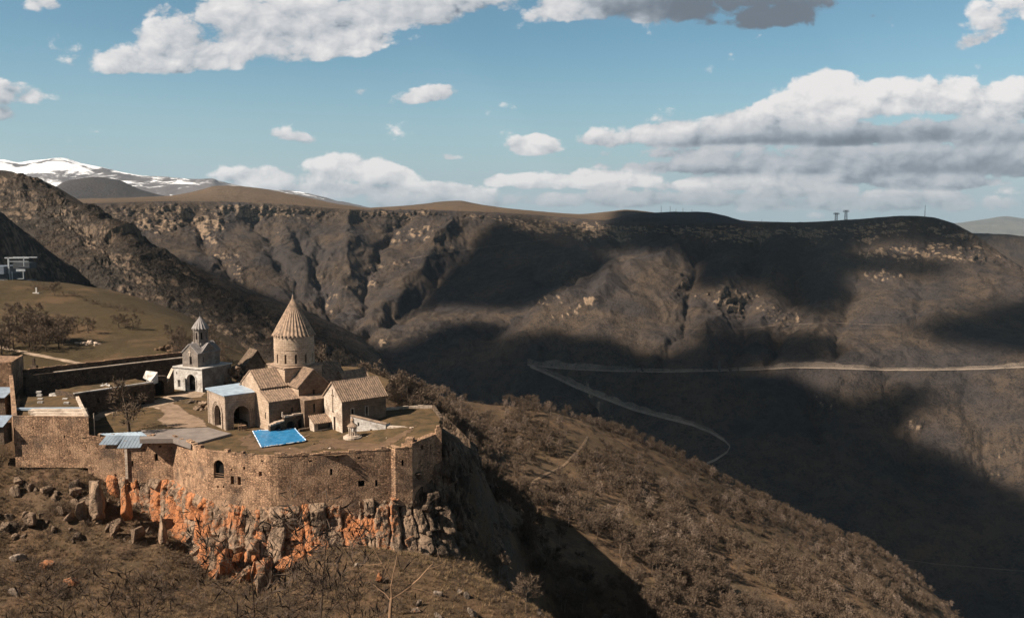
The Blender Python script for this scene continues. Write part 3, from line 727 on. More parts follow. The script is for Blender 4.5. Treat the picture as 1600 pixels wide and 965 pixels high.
# ------------------------------------------------------------------ mesh builder with UVs in metres
class MB:
    def __init__(s): s.v = []; s.f = []; s.uv = []
    def poly(s, pts, uv=None):
        pts = [Vector(p) for p in pts]; i = len(s.v); s.v += pts; s.f.append(tuple(range(i, i+len(pts))))
        if uv is None:
            n = Vector((0, 0, 0))
            for k in range(1, len(pts)-1): n += (pts[k]-pts[0]).cross(pts[k+1]-pts[0])
            if n.length < 1e-9: n = Vector((0, 0, 1))
            n.normalize()
            if abs(n.z) > .92: U = Vector((1, 0, 0)); Wv = Vector((0, 1, 0))
            else: U = Vector((-n.y, n.x, 0)).normalized(); Wv = n.cross(U)
            uv = [(p.dot(U), p.dot(Wv)) for p in pts]
        s.uv += uv
    def box(s, a, b):
        x0, y0, z0 = a; x1, y1, z1 = b
        p = [(x0,y0,z0),(x1,y0,z0),(x1,y1,z0),(x0,y1,z0),(x0,y0,z1),(x1,y0,z1),(x1,y1,z1),(x0,y1,z1)]
        for q in ((0,3,2,1),(4,5,6,7),(0,1,5,4),(1,2,6,5),(2,3,7,6),(3,0,4,7)): s.poly([p[k] for k in q])
    def obox(s, o, X, Y, Z):
        """box from corner o with edge vectors X, Y, Z"""
        o, X, Y, Z = map(Vector, (o, X, Y, Z))
        p = [o, o+X, o+X+Y, o+Y, o+Z, o+X+Z, o+X+Y+Z, o+Y+Z]
        for q in ((0,3,2,1),(4,5,6,7),(0,1,5,4),(1,2,6,5),(2,3,7,6),(3,0,4,7)): s.poly([p[k] for k in q])
    def prism(s, pts, h0, h1, top=True, bottom=False):
        """upright prism over a plan polygon (counter-clockwise); h0,h1 numbers or lists"""
        n = len(pts); a = h0 if isinstance(h0, (list, tuple)) else [h0]*n; b = h1 if isinstance(h1, (list, tuple)) else [h1]*n
        lo = [Vector((p[0], p[1], a[i])) for i, p in enumerate(pts)]; hi = [Vector((p[0], p[1], b[i])) for i, p in enumerate(pts)]
        for i in range(n):
            j = (i+1) % n; s.poly([lo[i], lo[j], hi[j], hi[i]])
        if top: s.poly(hi)
        if bottom: s.poly(lo[::-1])
    def cyl(s, c, r0, r1, z0, z1, n=12, cap=True):
        cx_, cy_ = c
        A = [(cx_+r0*math.cos(2*math.pi*i/n), cy_+r0*math.sin(2*math.pi*i/n), z0) for i in range(n)]
        B = [(cx_+r1*math.cos(2*math.pi*i/n), cy_+r1*math.sin(2*math.pi*i/n), z1) for i in range(n)]
        for i in range(n): j = (i+1) % n; s.poly([A[i], A[j], B[j], B[i]])
        if cap: s.poly(B); s.poly(A[::-1])
    def bar(s, a, b, r, n=5):
        a, b = Vector(a), Vector(b); d = (b-a).normalized()
        u = d.cross(Vector((0, 0, 1)) if abs(d.z) < .9 else Vector((1, 0, 0))).normalized(); w = d.cross(u)
        A = [a+(u*math.cos(2*math.pi*i/n)+w*math.sin(2*math.pi*i/n))*r for i in range(n)]; B = [p+(b-a) for p in A]
        for i in range(n): j = (i+1) % n; s.poly([A[i], A[j], B[j], B[i]])
        s.poly(A[::-1]); s.poly(B)
    def panel(s, O, U, L, h0, h1, N, ops=(), depth=.6, inner=None, kinds=None):
        """wall face: corner O, unit direction U, length L, heights (h0 list/number..), outward normal N.
        h1 number or (hl, hr) for a sloping top. ops: (u0,u1,z0,z1,arch) openings with reveals going in by depth; inner: MB that closes them"""
        O, U, N = Vector(O), Vector(U), Vector(N); Zv = Vector((0, 0, 1))
        hl, hr = h1 if isinstance(h1, tuple) else (h1, h1)
        top = lambda u: hl+(hr-hl)*u/L
        pt = lambda u, z, d=0.0: O+U*u+Zv*z-N*d
        flip = U.cross(Zv).dot(N) < 0
        def q(pts):
            s.poly(pts[::-1] if flip else pts)
        cuts = sorted({0.0, L}|{o[0] for o in ops}|{o[1] for o in ops})
        for a, b in zip(cuts[:-1], cuts[1:]):
            mid = (a+b)/2; zs = h0
            for o in sorted([o for o in ops if o[0] <= mid <= o[1]], key=lambda o: o[2]):
                if o[2] > zs+1e-4: q([pt(a, zs), pt(b, zs), pt(b, o[2]), pt(a, o[2])])
                zs = o[3]
            q([pt(a, zs), pt(b, zs), pt(b, top(b)), pt(a, top(a))])
        for o in ops:
            u0, u1, z0, z1, arch = o
            if arch:
                r = (u1-u0)/2; zc = z1-r; n = 10
                arc = [(u0+r-r*math.cos(math.pi*k/n), zc+r*math.sin(math.pi*k/n)) for k in range(n+1)]
                half = n//2
                for k in range(half): q([pt(u0, z1), pt(*arc[k]), pt(*arc[k+1])][::1])
                for k in range(half, n): q([pt(u1, z1), pt(*arc[k]), pt(*arc[k+1])])
                edge = [(u0, z0)]+arc+[(u1, z0)]
            else: edge = [(u0, z0), (u0, z1), (u1, z1), (u1, z0)]
            for k in range(len(edge)):
                a, b = edge[k], edge[(k+1) % len(edge)]
                q([pt(*a), pt(*a, depth), pt(*b, depth), pt(*b)][::-1])
            pl = [pt(*e, depth) for e in edge]
            tgt = s
            if inner is not None: tgt = MB(); inner.append((tgt, o))
            tgt.poly(pl if flip else pl[::-1])
    def ribroof(s, A, B, C, D, pitch=.55, th=.14, rib=.11, rw=.16):
        """stone slab roof slope: eave A-B, ridge D-C, with raised ribs running up the slope"""
        A, B, C, D = map(Vector, (A, B, C, D)); n = (B-A).cross(D-A).normalized()
        if n.z < 0: n = -n
        up = [p+n*th for p in (A, B, C, D)]
        lo = [A, B, C, D]
        s.poly(up)
        for i in range(4): j = (i+1) % 4; s.poly([lo[i], lo[j], up[j], up[i]])
        s.poly(lo[::-1])
        L = (B-A).length; k = max(2, int(L/pitch))
        for i in range(k+1):
            f0 = i/k; w = rw/L/2
            a0, a1 = max(0, f0-w), min(1, f0+w)
            e0, e1 = up[0].lerp(up[1], a0), up[0].lerp(up[1], a1); r0, r1 = up[3].lerp(up[2], a0), up[3].lerp(up[2], a1)
            e0 = e0-n*.01; e1 = e1-n*.01; r0 = r0-n*.01; r1 = r1-n*.01
            t0, t1, t2, t3 = [p+n*(rib+.01) for p in (e0, e1, r1, r0)]
            s.poly([t0, t1, t2, t3]); s.poly([e0, e1, t1, t0]); s.poly([e1, r1, t2, t1]); s.poly([r0, e0, t0, t3]); s.poly([r1, r0, t3, t2])
    def build(s, name, mat, parent=None, smooth=False):
        me = mesh_from(name, s.v, s.f, mat, smooth)
        l = me.uv_layers.new(name='UVMap')
        l.data.foreach_set('uv', np.asarray(s.uv, np.float32).ravel())
        return add_obj(name, me, parent)
def panes(parent, lst, mat=None, door_mat=None):
    """each opening gets its own pane: a window, or a doorway when it starts at the floor or is wide"""
    for b, o in lst:
        nm = 'doorway' if (o[4] and o[1]-o[0] > 1.2) or o[3]-o[2] > 1.9 and o[1]-o[0] > .75 else 'window'
        b.build(nm, (door_mat or M_dark) if nm == 'doorway' else (mat or M_slit), parent)
# ------------------------------------------------------------------ the church group
TH = RAD(39)
X_, Y_, Z_ = Vector((1, 0, 0)), Vector((0, 1, 0)), Vector((0, 0, 1))
def cone_roof(name, mat, parent, c, r, z0, z1, folds, depth, belly=0.0, eave=.0, steps=10):
    """umbrella roof: radial folds, running to a point"""
    n = folds*4; V = []; F = []
    for k in range(steps+1):
        f = k/steps
        for i in range(n):
            a = 2*math.pi*i/n; ph = abs(((i % 4)/4)-.5)*2          # 1 at the valley .. 0 at the ridge
            rr = r*(1-f)*(1+belly*math.sin(math.pi*f)); rr *= 1-depth*ph*(1-.35*f)
            V.append((c[0]+rr*math.cos(a), c[1]+rr*math.sin(a), z0+(z1-z0)*f+eave*ph*(1-f)**3))
    for k in range(steps):
        for i in range(n):
            j = (i+1) % n; F.append((k*n+i, k*n+j, (k+1)*n+j, (k+1)*n+i))
    # underside
    m = len(V)
    for i in range(n):
        a = 2*math.pi*i/n; V.append((c[0]+r*.8*math.cos(a), c[1]+r*.8*math.sin(a), z0+eave*.6))
    for i in range(n): j = (i+1) % n; F.append((i, m+i, m+j, j))
    F.append(tuple(range(m+n-1, m-1, -1)))
    me = mesh_from(name, V, F, mat); 
    uvl = me.uv_layers.new(name='UVMap')
    return add_obj(name, me, parent)
def drum_mesh(mb, c, r, z0, z1, n, holes, hz0, hz1, depth=.45, arch_every=None):
    """round wall; segments listed in holes have a slit between hz0 and hz1"""
    pts = lambda rr, a: Vector((c[0]+rr*math.cos(a), c[1]+rr*math.sin(a), 0))
    out = []
    for i in range(n):
        a0, a1 = 2*math.pi*i/n, 2*math.pi*(i+1)/n
        p, q = pts(r, a0), pts(r, a1); arcu = r*a0; arcv = r*a1
        def quad(za, zb): mb.poly([p+Z_*za, q+Z_*za, q+Z_*zb, p+Z_*zb], [(arcu, za), (arcv, za), (arcv, zb), (arcu, zb)])
        if i in holes:
            pi, qi = pts(r-depth, a0), pts(r-depth, a1)
            quad(z0, hz0); quad(hz1, z1)
            mb.poly([p+Z_*hz0, p+Z_*hz1, pi+Z_*hz1, pi+Z_*hz0]); mb.poly([q+Z_*hz1, q+Z_*hz0, qi+Z_*hz0, qi+Z_*hz1])
            mb.poly([p+Z_*hz1, q+Z_*hz1, qi+Z_*hz1, pi+Z_*hz1]); mb.poly([q+Z_*hz0, p+Z_*hz0, pi+Z_*hz0, qi+Z_*hz0])
            w = MB(); w.poly([pi+Z_*hz0, qi+Z_*hz0, qi+Z_*hz1, pi+Z_*hz1]); out.append(w)
        else: quad(z0, z1)
    mb.poly([pts(r, 2*math.pi*i/n)+Z_*z1 for i in range(n)])
    return out
def cross_part(parent, c, z, h, mat, ang=0.0, name='cross'):
    b = MB(); x, y = c; u = Vector((math.cos(ang), math.sin(ang), 0))
    b.cyl(c, .06, .05, z-.15, z+h, 6); o = Vector((x, y, z+h*.62))
    b.bar(o-u*h*.28, o+u*h*.28, .05); b.cyl(c, .17, .17, z-.05, z+.22, 8)
    return b.build(name, M_steel, parent)

ch = thing('church', 'large stone church with a round drum under a tall ribbed cone', 'church', G(420.9, 673.8, 0), TH)
wb = MB(); pn = []
UC, VC = 10.6, 9.4
EA, RA = 8.75, 12.0          # arm eave and ridge
def gable_arm(u0, u1, along_u, w0, w1, eave, ridge, rib_u=None):
    pass
# corner chambers (lean-to tops)
pn_sw = []
wS = MB(); wS.panel((0, 0, 0), X_, 7, -1, 6.4, -Y_, [(.0+5.1, .0+5.55, 3.4, 4.6, False)], .3, pn)
wb.panel((0, 0, 0), Y_, 4.4, -1, (6.4, 8.2), -X_, [(1.6, 2.05, 2.4, 3.9, False)], .35, pn)
wb.poly([(7, 0, -1), (7, 4.4, -1), (7, 4.4, 8.2), (7, 0, 6.4)])
wb.prism([(14.2, .6), (21.2, .6), (21.2, 4.4), (14.2, 4.4)], -1, [6.4, 6.4, 8.2, 8.2])
wb.prism([(0, 14.4), (7, 14.4), (7, 18.8), (0, 18.8)], -1, [8.2, 8.2, 6.4, 6.4])
wb.prism([(14.2, 14.4), (21.2, 14.4), (21.2, 18.8), (14.2, 18.8)], -1, [8.2, 8.2, 6.4, 6.4])
# west arm
wb.panel((-.004, 4.4, 0), Y_, 10, -1, EA, -X_, [(4.75, 5.25, 5.6, 7.2, False)], .35, pn)
wb.poly([(-.004, 4.4, EA), (-.004, 14.4, EA), (-.004, 9.4, RA)])
wb.poly([(0, 4.4, -1), (10, 4.4, -1), (10, 4.4, EA), (0, 4.4, EA)]); wb.poly([(0, 14.4, -1), (10, 14.4, -1), (10, 14.4, EA), (0, 14.4, EA)])
# east arm
wb.poly([(21.2, 4.4, -1), (21.2, 14.4, -1), (21.2, 14.4, EA), (21.2, 9.4, RA), (21.2, 4.4, EA)])
wb.poly([(11, 4.4, -1), (21.2, 4.4, -1), (21.2, 4.4, EA), (11, 4.4, EA)]); wb.poly([(11, 14.4, -1), (21.2, 14.4, -1), (21.2, 14.4, EA), (11, 14.4, EA)])
# south and north arms
wS.panel((7, -.004, 0), X_, 7.2, -1, EA, -Y_, [(3.3, 3.85, 5.6, 7.9, False)], .4, pn)
wS.poly([(7, -.004, EA), (14.2, -.004, EA), (10.6, -.004, RA+.3)])
wb.poly([(7, 0, -1), (7, 9, -1), (7, 9, EA), (7, 0, EA)]); wb.poly([(14.2, 0, -1), (14.2, 9, -1), (14.2, 9, EA), (14.2, 0, EA)])
wb.poly([(7, 18.8, -1), (14.2, 18.8, -1), (14.2, 18.8, EA), (10.6, 18.8, RA+.3), (7, 18.8, EA)])
wb.poly([(7, 10, -1), (7, 18.8, -1), (7, 18.8, EA), (7, 10, EA)]); wb.poly([(14.2, 10, -1), (14.2, 18.8, -1), (14.2, 18.8, EA), (14.2, 10, EA)])
# square base of the drum
wb.prism([(UC-4.5, VC-4.5), (UC+4.5, VC-4.5), (UC+4.5, VC+4.5), (UC-4.5, VC+4.5)], 6, 12.2)
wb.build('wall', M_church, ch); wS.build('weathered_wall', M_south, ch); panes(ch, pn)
def gable_roof(parent, a0, a1, axis, mid, half, eave, ridge, mat, over=.28, ends=.3, pitch=.55):
    """two ribbed slopes along an axis ('u' or 'v') from a0 to a1"""
    k = (ridge-eave)/half
    for sgn in (-1, 1):
        e = mid+sgn*(half+over); ez = eave-over*k
        if axis == 'u': A, B, C, D = (a0-ends, e, ez), (a1+ends, e, ez), (a1+ends, mid, ridge), (a0-ends, mid, ridge)
        else: A, B, C, D = (e, a0-ends, ez), (e, a1+ends, ez), (mid, a1+ends, ridge), (mid, a0-ends, ridge)
        r = MB(); r.ribroof(A, B, C, D, pitch); r.build('roof', mat, parent)
gable_roof(ch, 0, 7.2, 'u', 9.4, 5.0, EA, RA, M_tile, ends=.15)
gable_roof(ch, 14.0, 21.2, 'u', 9.4, 5.0, EA, RA, M_tile, ends=.15)
gable_roof(ch, 0, 6.0, 'v', 10.6, 3.6, EA, RA+.3, M_tile, ends=.2)
gable_roof(ch, 12.8, 18.8, 'v', 10.6, 3.6, EA, RA+.3, M_tile, ends=.2)
for (u0, u1, ve, vr_) in ((-.25, 7.0, -.3, 4.38), (14.2, 21.4, .3, 4.38), (-.25, 7, 19.1, 14.42), (14.2, 21.4, 19.1, 14.42)):
    r = MB(); r.ribroof((u0, ve, 6.3), (u1, ve, 6.3), (u1, vr_, 8.25), (u0, vr_, 8.25)); r.build('roof', M_tile, ch)
# skirt roof over the square base
sk = MB(); s4 = 4.75
cr4 = [(UC-s4, VC-s4), (UC+s4, VC-s4), (UC+s4, VC+s4), (UC-s4, VC+s4)]
sk.prism(cr4, 12.2, 12.42); 
for i in range(4):
    a, b = cr4[i], cr4[(i+1) % 4]; A = Vector((*a, 12.424)); B = Vector((*b, 12.424)); Cc = Vector((UC, VC, 13.1))
    sk.poly([A, B, B.lerp(Cc, .45), A.lerp(Cc, .45)])
sk.build('drum_base_roof', M_tile, ch)
db = MB(); nseg = 60
wl = drum_mesh(db, (UC, VC), 4.5, 11.5, 19.3, nseg, set(range(1, nseg, 5)), 13.1, 15.2)
drum = db.build('drum', M_church, ch)
for w_ in wl: w_.build('window', M_slit, drum)
bd = MB()
for z in (16.15, 12.75, 18.95):
    bd.cyl((UC, VC), 4.56, 4.56, z, z+.16, nseg)
bd.build('string_course', M_church, drum)
cone = cone_roof('cone_roof', M_tile, ch, (UC, VC), 4.98, 19.05, 27.9, 32, .085, .02, .45)
fin = MB(); fin.cyl((UC, VC), .32, .12, 27.5, 28.3, 10); fin.build('finial', M_tile, cone)
cross_part(cone, (UC, VC), 28.4, 1.5, M_steel, -.4)
# low annex against the south arm
ax = MB(); pa = []
ax.panel((7.0, -2.6, 0), X_, 7.4, -1, 6.15, -Y_, [(2.1, 2.55, 3.3, 5.3, False), (4.2, 5.1, .0, 3.4, True), (6.3, 6.75, 3.3, 5.3, False)], .45, pa)
ax.poly([(7.0, -2.6, -1), (7.0, 0, -1), (7.0, 0, 6.5), (7.0, -2.6, 6.15)]); ax.poly([(14.4, -2.6, -1), (14.4, 0.6, -1), (14.4, .6, 6.5), (14.4, -2.6, 6.15)])
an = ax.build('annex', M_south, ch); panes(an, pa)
r = MB(); r.ribroof((6.85, -2.85, 6.1), (14.6, -2.85, 6.1), (14.6, -.02, 6.6), (6.85, -.02, 6.6), 9, .2, .0); r.build('roof', M_tile, an)

# ---- porch (domed hall) west of the church
po = thing('porch', 'square stone porch with two deep round arches and a pale blue flat roof', 'porch', G(353.2, 672.4, 0), TH)
pb = MB(); PL, PV, PH = 7.5, 10.2, 7.55
S_OP = (1.75, 5.35, 0.02, 4.95, True); W_OP = (2.5, 6.3, .02, 4.9, True)
in1, in2 = [], []
pb.panel((0, 0, 0), X_, PL, -1, PH, -Y_, [S_OP], 1.0, in1)
pb.panel((0, 0, 0), Y_, PV, -1, PH, -X_, [W_OP], 1.0, in2)
pb.poly([(PL, 0, -1), (PL, PV, -1), (PL, PV, PH), (PL, 0, PH)]); pb.poly([(0, PV, -1), (PL, PV, -1), (PL, PV, PH), (0, PV, PH)])
pb.build('wall', M_porch, po)
for b_, o_ in in1+in2: pass
# the hall inside stays open: inner floor, back walls and vault
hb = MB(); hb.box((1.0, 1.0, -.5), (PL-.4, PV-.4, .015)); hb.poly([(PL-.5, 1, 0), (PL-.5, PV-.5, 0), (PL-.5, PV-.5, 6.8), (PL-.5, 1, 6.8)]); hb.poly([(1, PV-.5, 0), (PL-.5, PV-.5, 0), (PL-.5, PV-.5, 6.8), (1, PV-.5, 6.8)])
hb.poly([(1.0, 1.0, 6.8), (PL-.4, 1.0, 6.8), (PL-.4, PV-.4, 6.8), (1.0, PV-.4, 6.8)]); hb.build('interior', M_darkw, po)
def archivolt(parent, O, U, N, op, rings, mat):
    """stepped round mouldings and jamb shafts around an arched opening"""
    O, U, N = Vector(O), Vector(U), Vector(N)
    for k, (grow, proud, wd) in enumerate(rings):
        b = MB(); u0, u1, z0, z1, _ = op; r = (u1-u0)/2+grow; c = (u0+u1)/2; zc = z1-(u1-u0)/2; n = 16
        ri, ro = r, r+wd
        def p(rr, a, d): return O+U*(c-rr*math.cos(a))+Z_*(zc+rr*math.sin(a))+N*d
        for i in range(n):
            a, a2 = math.pi*i/n, math.pi*(i+1)/n
            b.poly([p(ri, a, proud), p(ro, a, proud), p(ro, a2, proud), p(ri, a2, proud)])
            b.poly([p(ro, a, proud), p(ro, a, -.05), p(ro, a2, -.05), p(ro, a2, proud)])
            b.poly([p(ri, a, -.05), p(ri, a, proud), p(ri, a2, proud), p(ri, a2, -.05)])
        for sg in (-1, 1):
            q0 = O+U*(c+sg*(ri+wd/2)-wd/2)+Z_*z0-N*.05
            b.obox(q0, U*wd, Z_*(zc-z0), N*(proud+.05))
            b.obox(q0-U*.06+Z_*(zc-z0-.28), U*(wd+.12), Z_*.26, N*(proud+.12))
        b.build('archivolt', mat, parent)
archivolt(po, (0, 0, 0), X_, -Y_, S_OP, [(.02, .10, .26), (.42, .17, .22), (.80, .24, .16)], M_porch)
archivolt(po, (0, 0, 0), Y_, -X_, W_OP, [(.02, .10, .26), (.42, .17, .22), (.80, .24, .16)], M_porch)
pc = MB()
for a, b in (((-.16, -.16, PH-.5), (PL+.1, .0, PH-.05)), ((-.16, 0.0, PH-.5), (0.0, PV+.1, PH-.05))): pc.box(a, b)
for u in (0.0, PL-.5): pc.box((u, -.1, -.8), (u+.5, -.003, PH-.503))
for v in (.02, PV-.5): pc.box((-.1, v, -.8), (-.003, v+.5, PH-.503))
pc.build('cornice', M_porch, po)
rf = MB(); rf.prism([(-.4, -.4), (PL-.9, -.4), (PL-.6, 2.2), (PL+.1, 3.0), (PL+.1, PV+.4), (-.4, PV+.4)], [7.56]*6, [7.72, 7.72, 7.9, 8.0, 8.05, 7.85], bottom=True); rf.build('sheet_roof', M_metal, po)

# ---- house chapel to the right
hs = thing('chapel', 'stone chapel with a steep ribbed roof and a tall cross carved on its bright gable', 'chapel', G(535, 676.6, 0), TH)
HL, HV, HE, HR = 10.8, 8.1, 7.0, 10.35
hbm = MB(); hp = []
hS = MB(); hS.panel((0, 0, 0), X_, HL, -1.5, HE, -Y_, [(2.2, 2.8, 3.2, 4.9, False), (5.7, 6.15, 3.5, 5.2, False)], .3, hp)
hbm.panel((0, 0, 0), Y_, HV, -1.5, HE, -X_, [(3.0, 3.9, .0, 3.0, False)], .4, hp)
hbm.poly([(0, 0, HE), (0, HV, HE), (0, HV/2, HR)])
hbm.poly([(0, HV, -1.5), (HL, HV, -1.5), (HL, HV, HE), (0, HV, HE)]); hbm.poly([(HL, 0, -1.5), (HL, HV, -1.5), (HL, HV, HE), (HL, HV/2, HR), (HL, 0, HE)])
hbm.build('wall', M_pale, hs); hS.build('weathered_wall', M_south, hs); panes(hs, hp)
gable_roof(hs, 0, HL, 'u', HV/2, HV/2, HE, HR, M_tile, .35, .3, .5)
cb = MB(); cb.box((-.07, HV/2-.16, 4.2), (0, HV/2+.16, 8.9)); cb.box((-.068, HV/2-.6, 7.4), (0, HV/2+.6, 7.75)); cb.box((-.066, HV/2-.3, 3.9), (0, HV/2+.3, 4.2)); cb.build('cross_relief', M_ruin, hs)
for u in (2.05, 5.55):
    wf = MB(); wf.box((u-.02, -.07, 3.0), (u+.1, 0, 5.15)); wf.box((u+.82-.1, -.07, 3.0), (u+.84, 0, 5.15)); wf.box((u+.1, -.068, 5.0), (u+.72, 0, 5.14))
    wf.build('window_surround', M_pale, hs)
wc = MB(); wc.bar((-.35, HV/2, HR+.12), (HL+.35, HV/2, HR+.12), .17, 6); wc.build('ridge_cap', M_tile, hs)

# ---- small chapel behind
rc = thing('outbuilding', 'low stone outbuilding with ribbed gable roof peeping out behind the chapel', 'outbuilding', ch.matrix_basis @ Vector((17.2, 1.8, 0)) if False else (Matrix.Translation(ch.location) @ Matrix.Rotation(TH, 4, 'Z')) @ Vector((19.5, 2.2, 0)), TH)
rb_ = MB(); rb_.prism([(0, 0), (6.2, 0), (6.2, 5), (0, 5)], -2, 8.2); rb_.poly([(6.2, 0, 8.2), (6.2, 5, 8.2), (6.2, 2.5, 10.3)]); rb_.poly([(0, 0, 8.2), (0, 5, 8.2), (0, 2.5, 10.3)])
rb_.build('wall', M_church, rc); gable_roof(rc, 0, 6.2, 'u', 2.5, 2.5, 8.2, 10.3, M_tile, .3, .2)
ge = MB(); ge.poly([(6.3, -.3, 8.0), (6.3, 2.5, 10.35), (6.3, 2.5, 11.3), (6.3, -.3, 8.3)]); ge.obox((6.25, -.3, 8.0), (.3, 0, 0), (0, 2.8, 2.4), (0, 0, .5)); ge.build('gable_coping', M_tile, rc)

# ---- ruined arcade and lean-to in front of the church
ar = thing('arcade', 'low ruined stone arcade of dark arches in front of the church', 'arcade', G(422.5, 676.5, 0), TH)
ab = MB(); ap = []
ab.panel((0, 0, 0), X_, 3.2, -.6, (1.6, 2.2), -Y_, [(.9, 2.6, 0, 1.25, True)], .8, ap)
ab.panel((3.2, 0, 0), X_, 9.2, -.6, (2.95, 3.3), -Y_, [(.5, 2.4, 0, 2.0, True), (3.2, 5.0, 0, 2.3, True), (6.0, 8.0, 0, 2.4, True)], .8, ap)
ab.poly([(3.2, 0, -.6), (3.2, 1, -.6), (3.2, 1, 2.95), (3.2, 0, 2.95)]); ab.poly([(0, 0, -.6), (0, 1, -.6), (0, 1, 1.6), (0, 0, 1.6)]); ab.poly([(12.4, 0, -.6), (12.4, 1, -.6), (12.4, 1, 3.3), (12.4, 0, 3.3)])
ab.build('wall', M_darkw, ar); panes(ar, ap)
random.seed(4)
cpb = MB(); u = 0.0
while u < 12.2:
    w = random.uniform(.5, 1.1); zt = (1.6+.6*u/3.2) if u < 3.2 else 2.95+.35*(u-3.2)/9.2
    w = min(w, (3.2-u) if u < 3.2-1e-6 else 12.4-u); cpb.box((u, -.14+random.uniform(-.06, .04), zt-.02), (u+w-.03, 1.05, zt+.28+random.uniform(-.08, .16))); u += max(w, .3)
cpb.build('coping', M_paleR, ar)
for u in (3.0, 8.1, 11.4, 12.1):
    pcl = MB(); pcl.cyl((u, .4), .2, .16, 3.1, 3.1+random.uniform(.8, 1.5), 8); pcl.build('broken_column', M_pale, ar)
lt = thing('shed', 'little stone lean-to with reddish slab roof under the chapel gable', 'shed', G(491, 674.2, 0), TH)
lb = MB(); lp = []
lb.panel((0, 0, 0), X_, 5.2, -.5, 1.7, -Y_, [(.9, 4.7, .2, 1.5, False)], .5, lp)
lb.panel((0, 0, 0), Y_, 2.2, -.5, (1.7, 2.9), -X_); lb.poly([(5.2, 0, -.5), (5.2, 2.2, -.5), (5.2, 2.2, 2.9), (5.2, 0, 1.7)]); lb.poly([(0, 2.2, -.5), (5.2, 2.2, -.5), (5.2, 2.2, 2.9), (0, 2.2, 2.9)])
lb.build('wall', M_pale, lt); panes(lt, lp)
r = MB(); r.ribroof((-.25, -.35, 1.6), (5.45, -.35, 1.6), (5.45, 2.25, 3.0), (-.25, 2.25, 3.0), .45); r.build('roof', M_tile, lt)

# ---- gate church with its belfry
BT = RAD(65)
bt = thing('bell_tower', 'grey stone bell tower church with a small umbrella dome over a white arched gateway', 'bell tower', G(316.6, 612.4, 0), BT)
bb = MB(); bp = []
bb.panel((0, 0, 0), Y_, 10, -2, 6.0, -X_, [(2.3, 5.35, 0, 4.5, True), (7.75, 8.75, .7, 2.7, False), (8.7, 9.1, 4.2, 4.8, False)], .9, bp)
bb.build('gate_front', M_white, bt); panes(bt, bp)
bs = MB(); bs.poly([(0, 0, -2), (11, 0, -2), (11, 0, 6), (0, 0, 6)]); bs.poly([(11, 0, -2), (11, 10, -2), (11, 10, 6), (11, 0, 6)]); bs.poly([(0, 10, -2), (11, 10, -2), (11, 10, 6), (0, 10, 6)])
bs.build('wall', M_grey, bt)
bc = MB(); bc.box((-.25, -.25, 6.0), (11.2, 10.2, 6.28)); bc.build('terrace_slab', M_white, bt)
av = MB(); 
archivolt(bt, (0, 0, 0), Y_, -X_, (2.3, 5.35, 0, 4.5, True), [(.0, .10, .28)], M_white)
u0, u1, v0, v1, EZ, RZ = 1.0, 9.2, 2.3, 7.7, 10.0, 12.3
ub = MB(); up_ = []
ub.panel((u0, v0, 0), Y_, v1-v0, 6.28, EZ, -X_, [(2.1, 2.9, 6.9, 9.0, False)], .4, up_)
ub.poly([(u0, v0, EZ), (u0, v1, EZ), (u0, (v0+v1)/2, RZ)])
ub.panel((u0, v0, 0), X_, u1-u0, 6.28, EZ, -Y_, [(1.9, 2.3, 7.4, 8.8, False)], .3, up_)
um = (u0+u1)/2; vm = (v0+v1)/2
ub.poly([(um-2.6, v0-.003, EZ), (um+2.6, v0-.003, EZ), (um, v0-.003, RZ)])
ub.poly([(u0, v1, 6.28), (u1, v1, 6.28), (u1, v1, EZ), (u0, v1, EZ)]); ub.poly([(u1, v0, 6.28), (u1, v1, 6.28), (u1, v1, EZ), (u1, vm, RZ), (u1, v0, EZ)])
ub.poly([(um-2.6, v1+.003, EZ), (um+2.6, v1+.003, EZ), (um, v1+.003, RZ)])
ub.build('upper_wall', M_grey, bt); panes(bt, up_)
gable_roof(bt, u0, u1, 'u', vm, (v1-v0)/2, EZ, RZ, M_tileG, .2, .2, .6)
gable_roof(bt, v0, v1, 'v', um, 2.6, EZ+.02, RZ+.02, M_tileG, .2, .2, .6)
cr_ = MB(); cr_.box((u0-.14, vm-.12, 9.2), (u0, vm+.12, 10.9)); cr_.box((u0-.138, vm-.4, 10.1), (u0, vm+.4, 10.35)); cr_.build('cross_relief', M_pale, bt)
dbm = MB(); hn = 24
wl = drum_mesh(dbm, (um, vm), 1.85, 10.5, 16.3, hn, set(range(0, hn, 3)), 13.3, 15.2, .5)
bdm = dbm.build('belfry_drum', M_grey, bt)
for w_ in wl: w_.build('window', M_dark, bdm)
kb = MB()
for i in range(8):
    a = 2*math.pi*(i*3+2)/hn; kb.cyl((um+1.9*math.cos(a), vm+1.9*math.sin(a)), .11, .11, 11.5, 15.6, 6)
kb.cyl((um, vm), 1.98, 2.02, 15.75, 16.1, hn); kb.cyl((um, vm), 2.1, 1.95, 11.9, 12.5, 8)
kb.build('colonnette', M_grey, bdm)
ud = cone_roof('umbrella_dome', M_tileG, bt, (um, vm), 2.4, 16.0, 19.5, 16, .16, .10, .35)
cross_part(ud, (um, vm), 19.4, 1.2, M_steel, .3)
# ------------------------------------------------------------------ ramparts, terraces, small buildings
def W(v): return Vector(v)
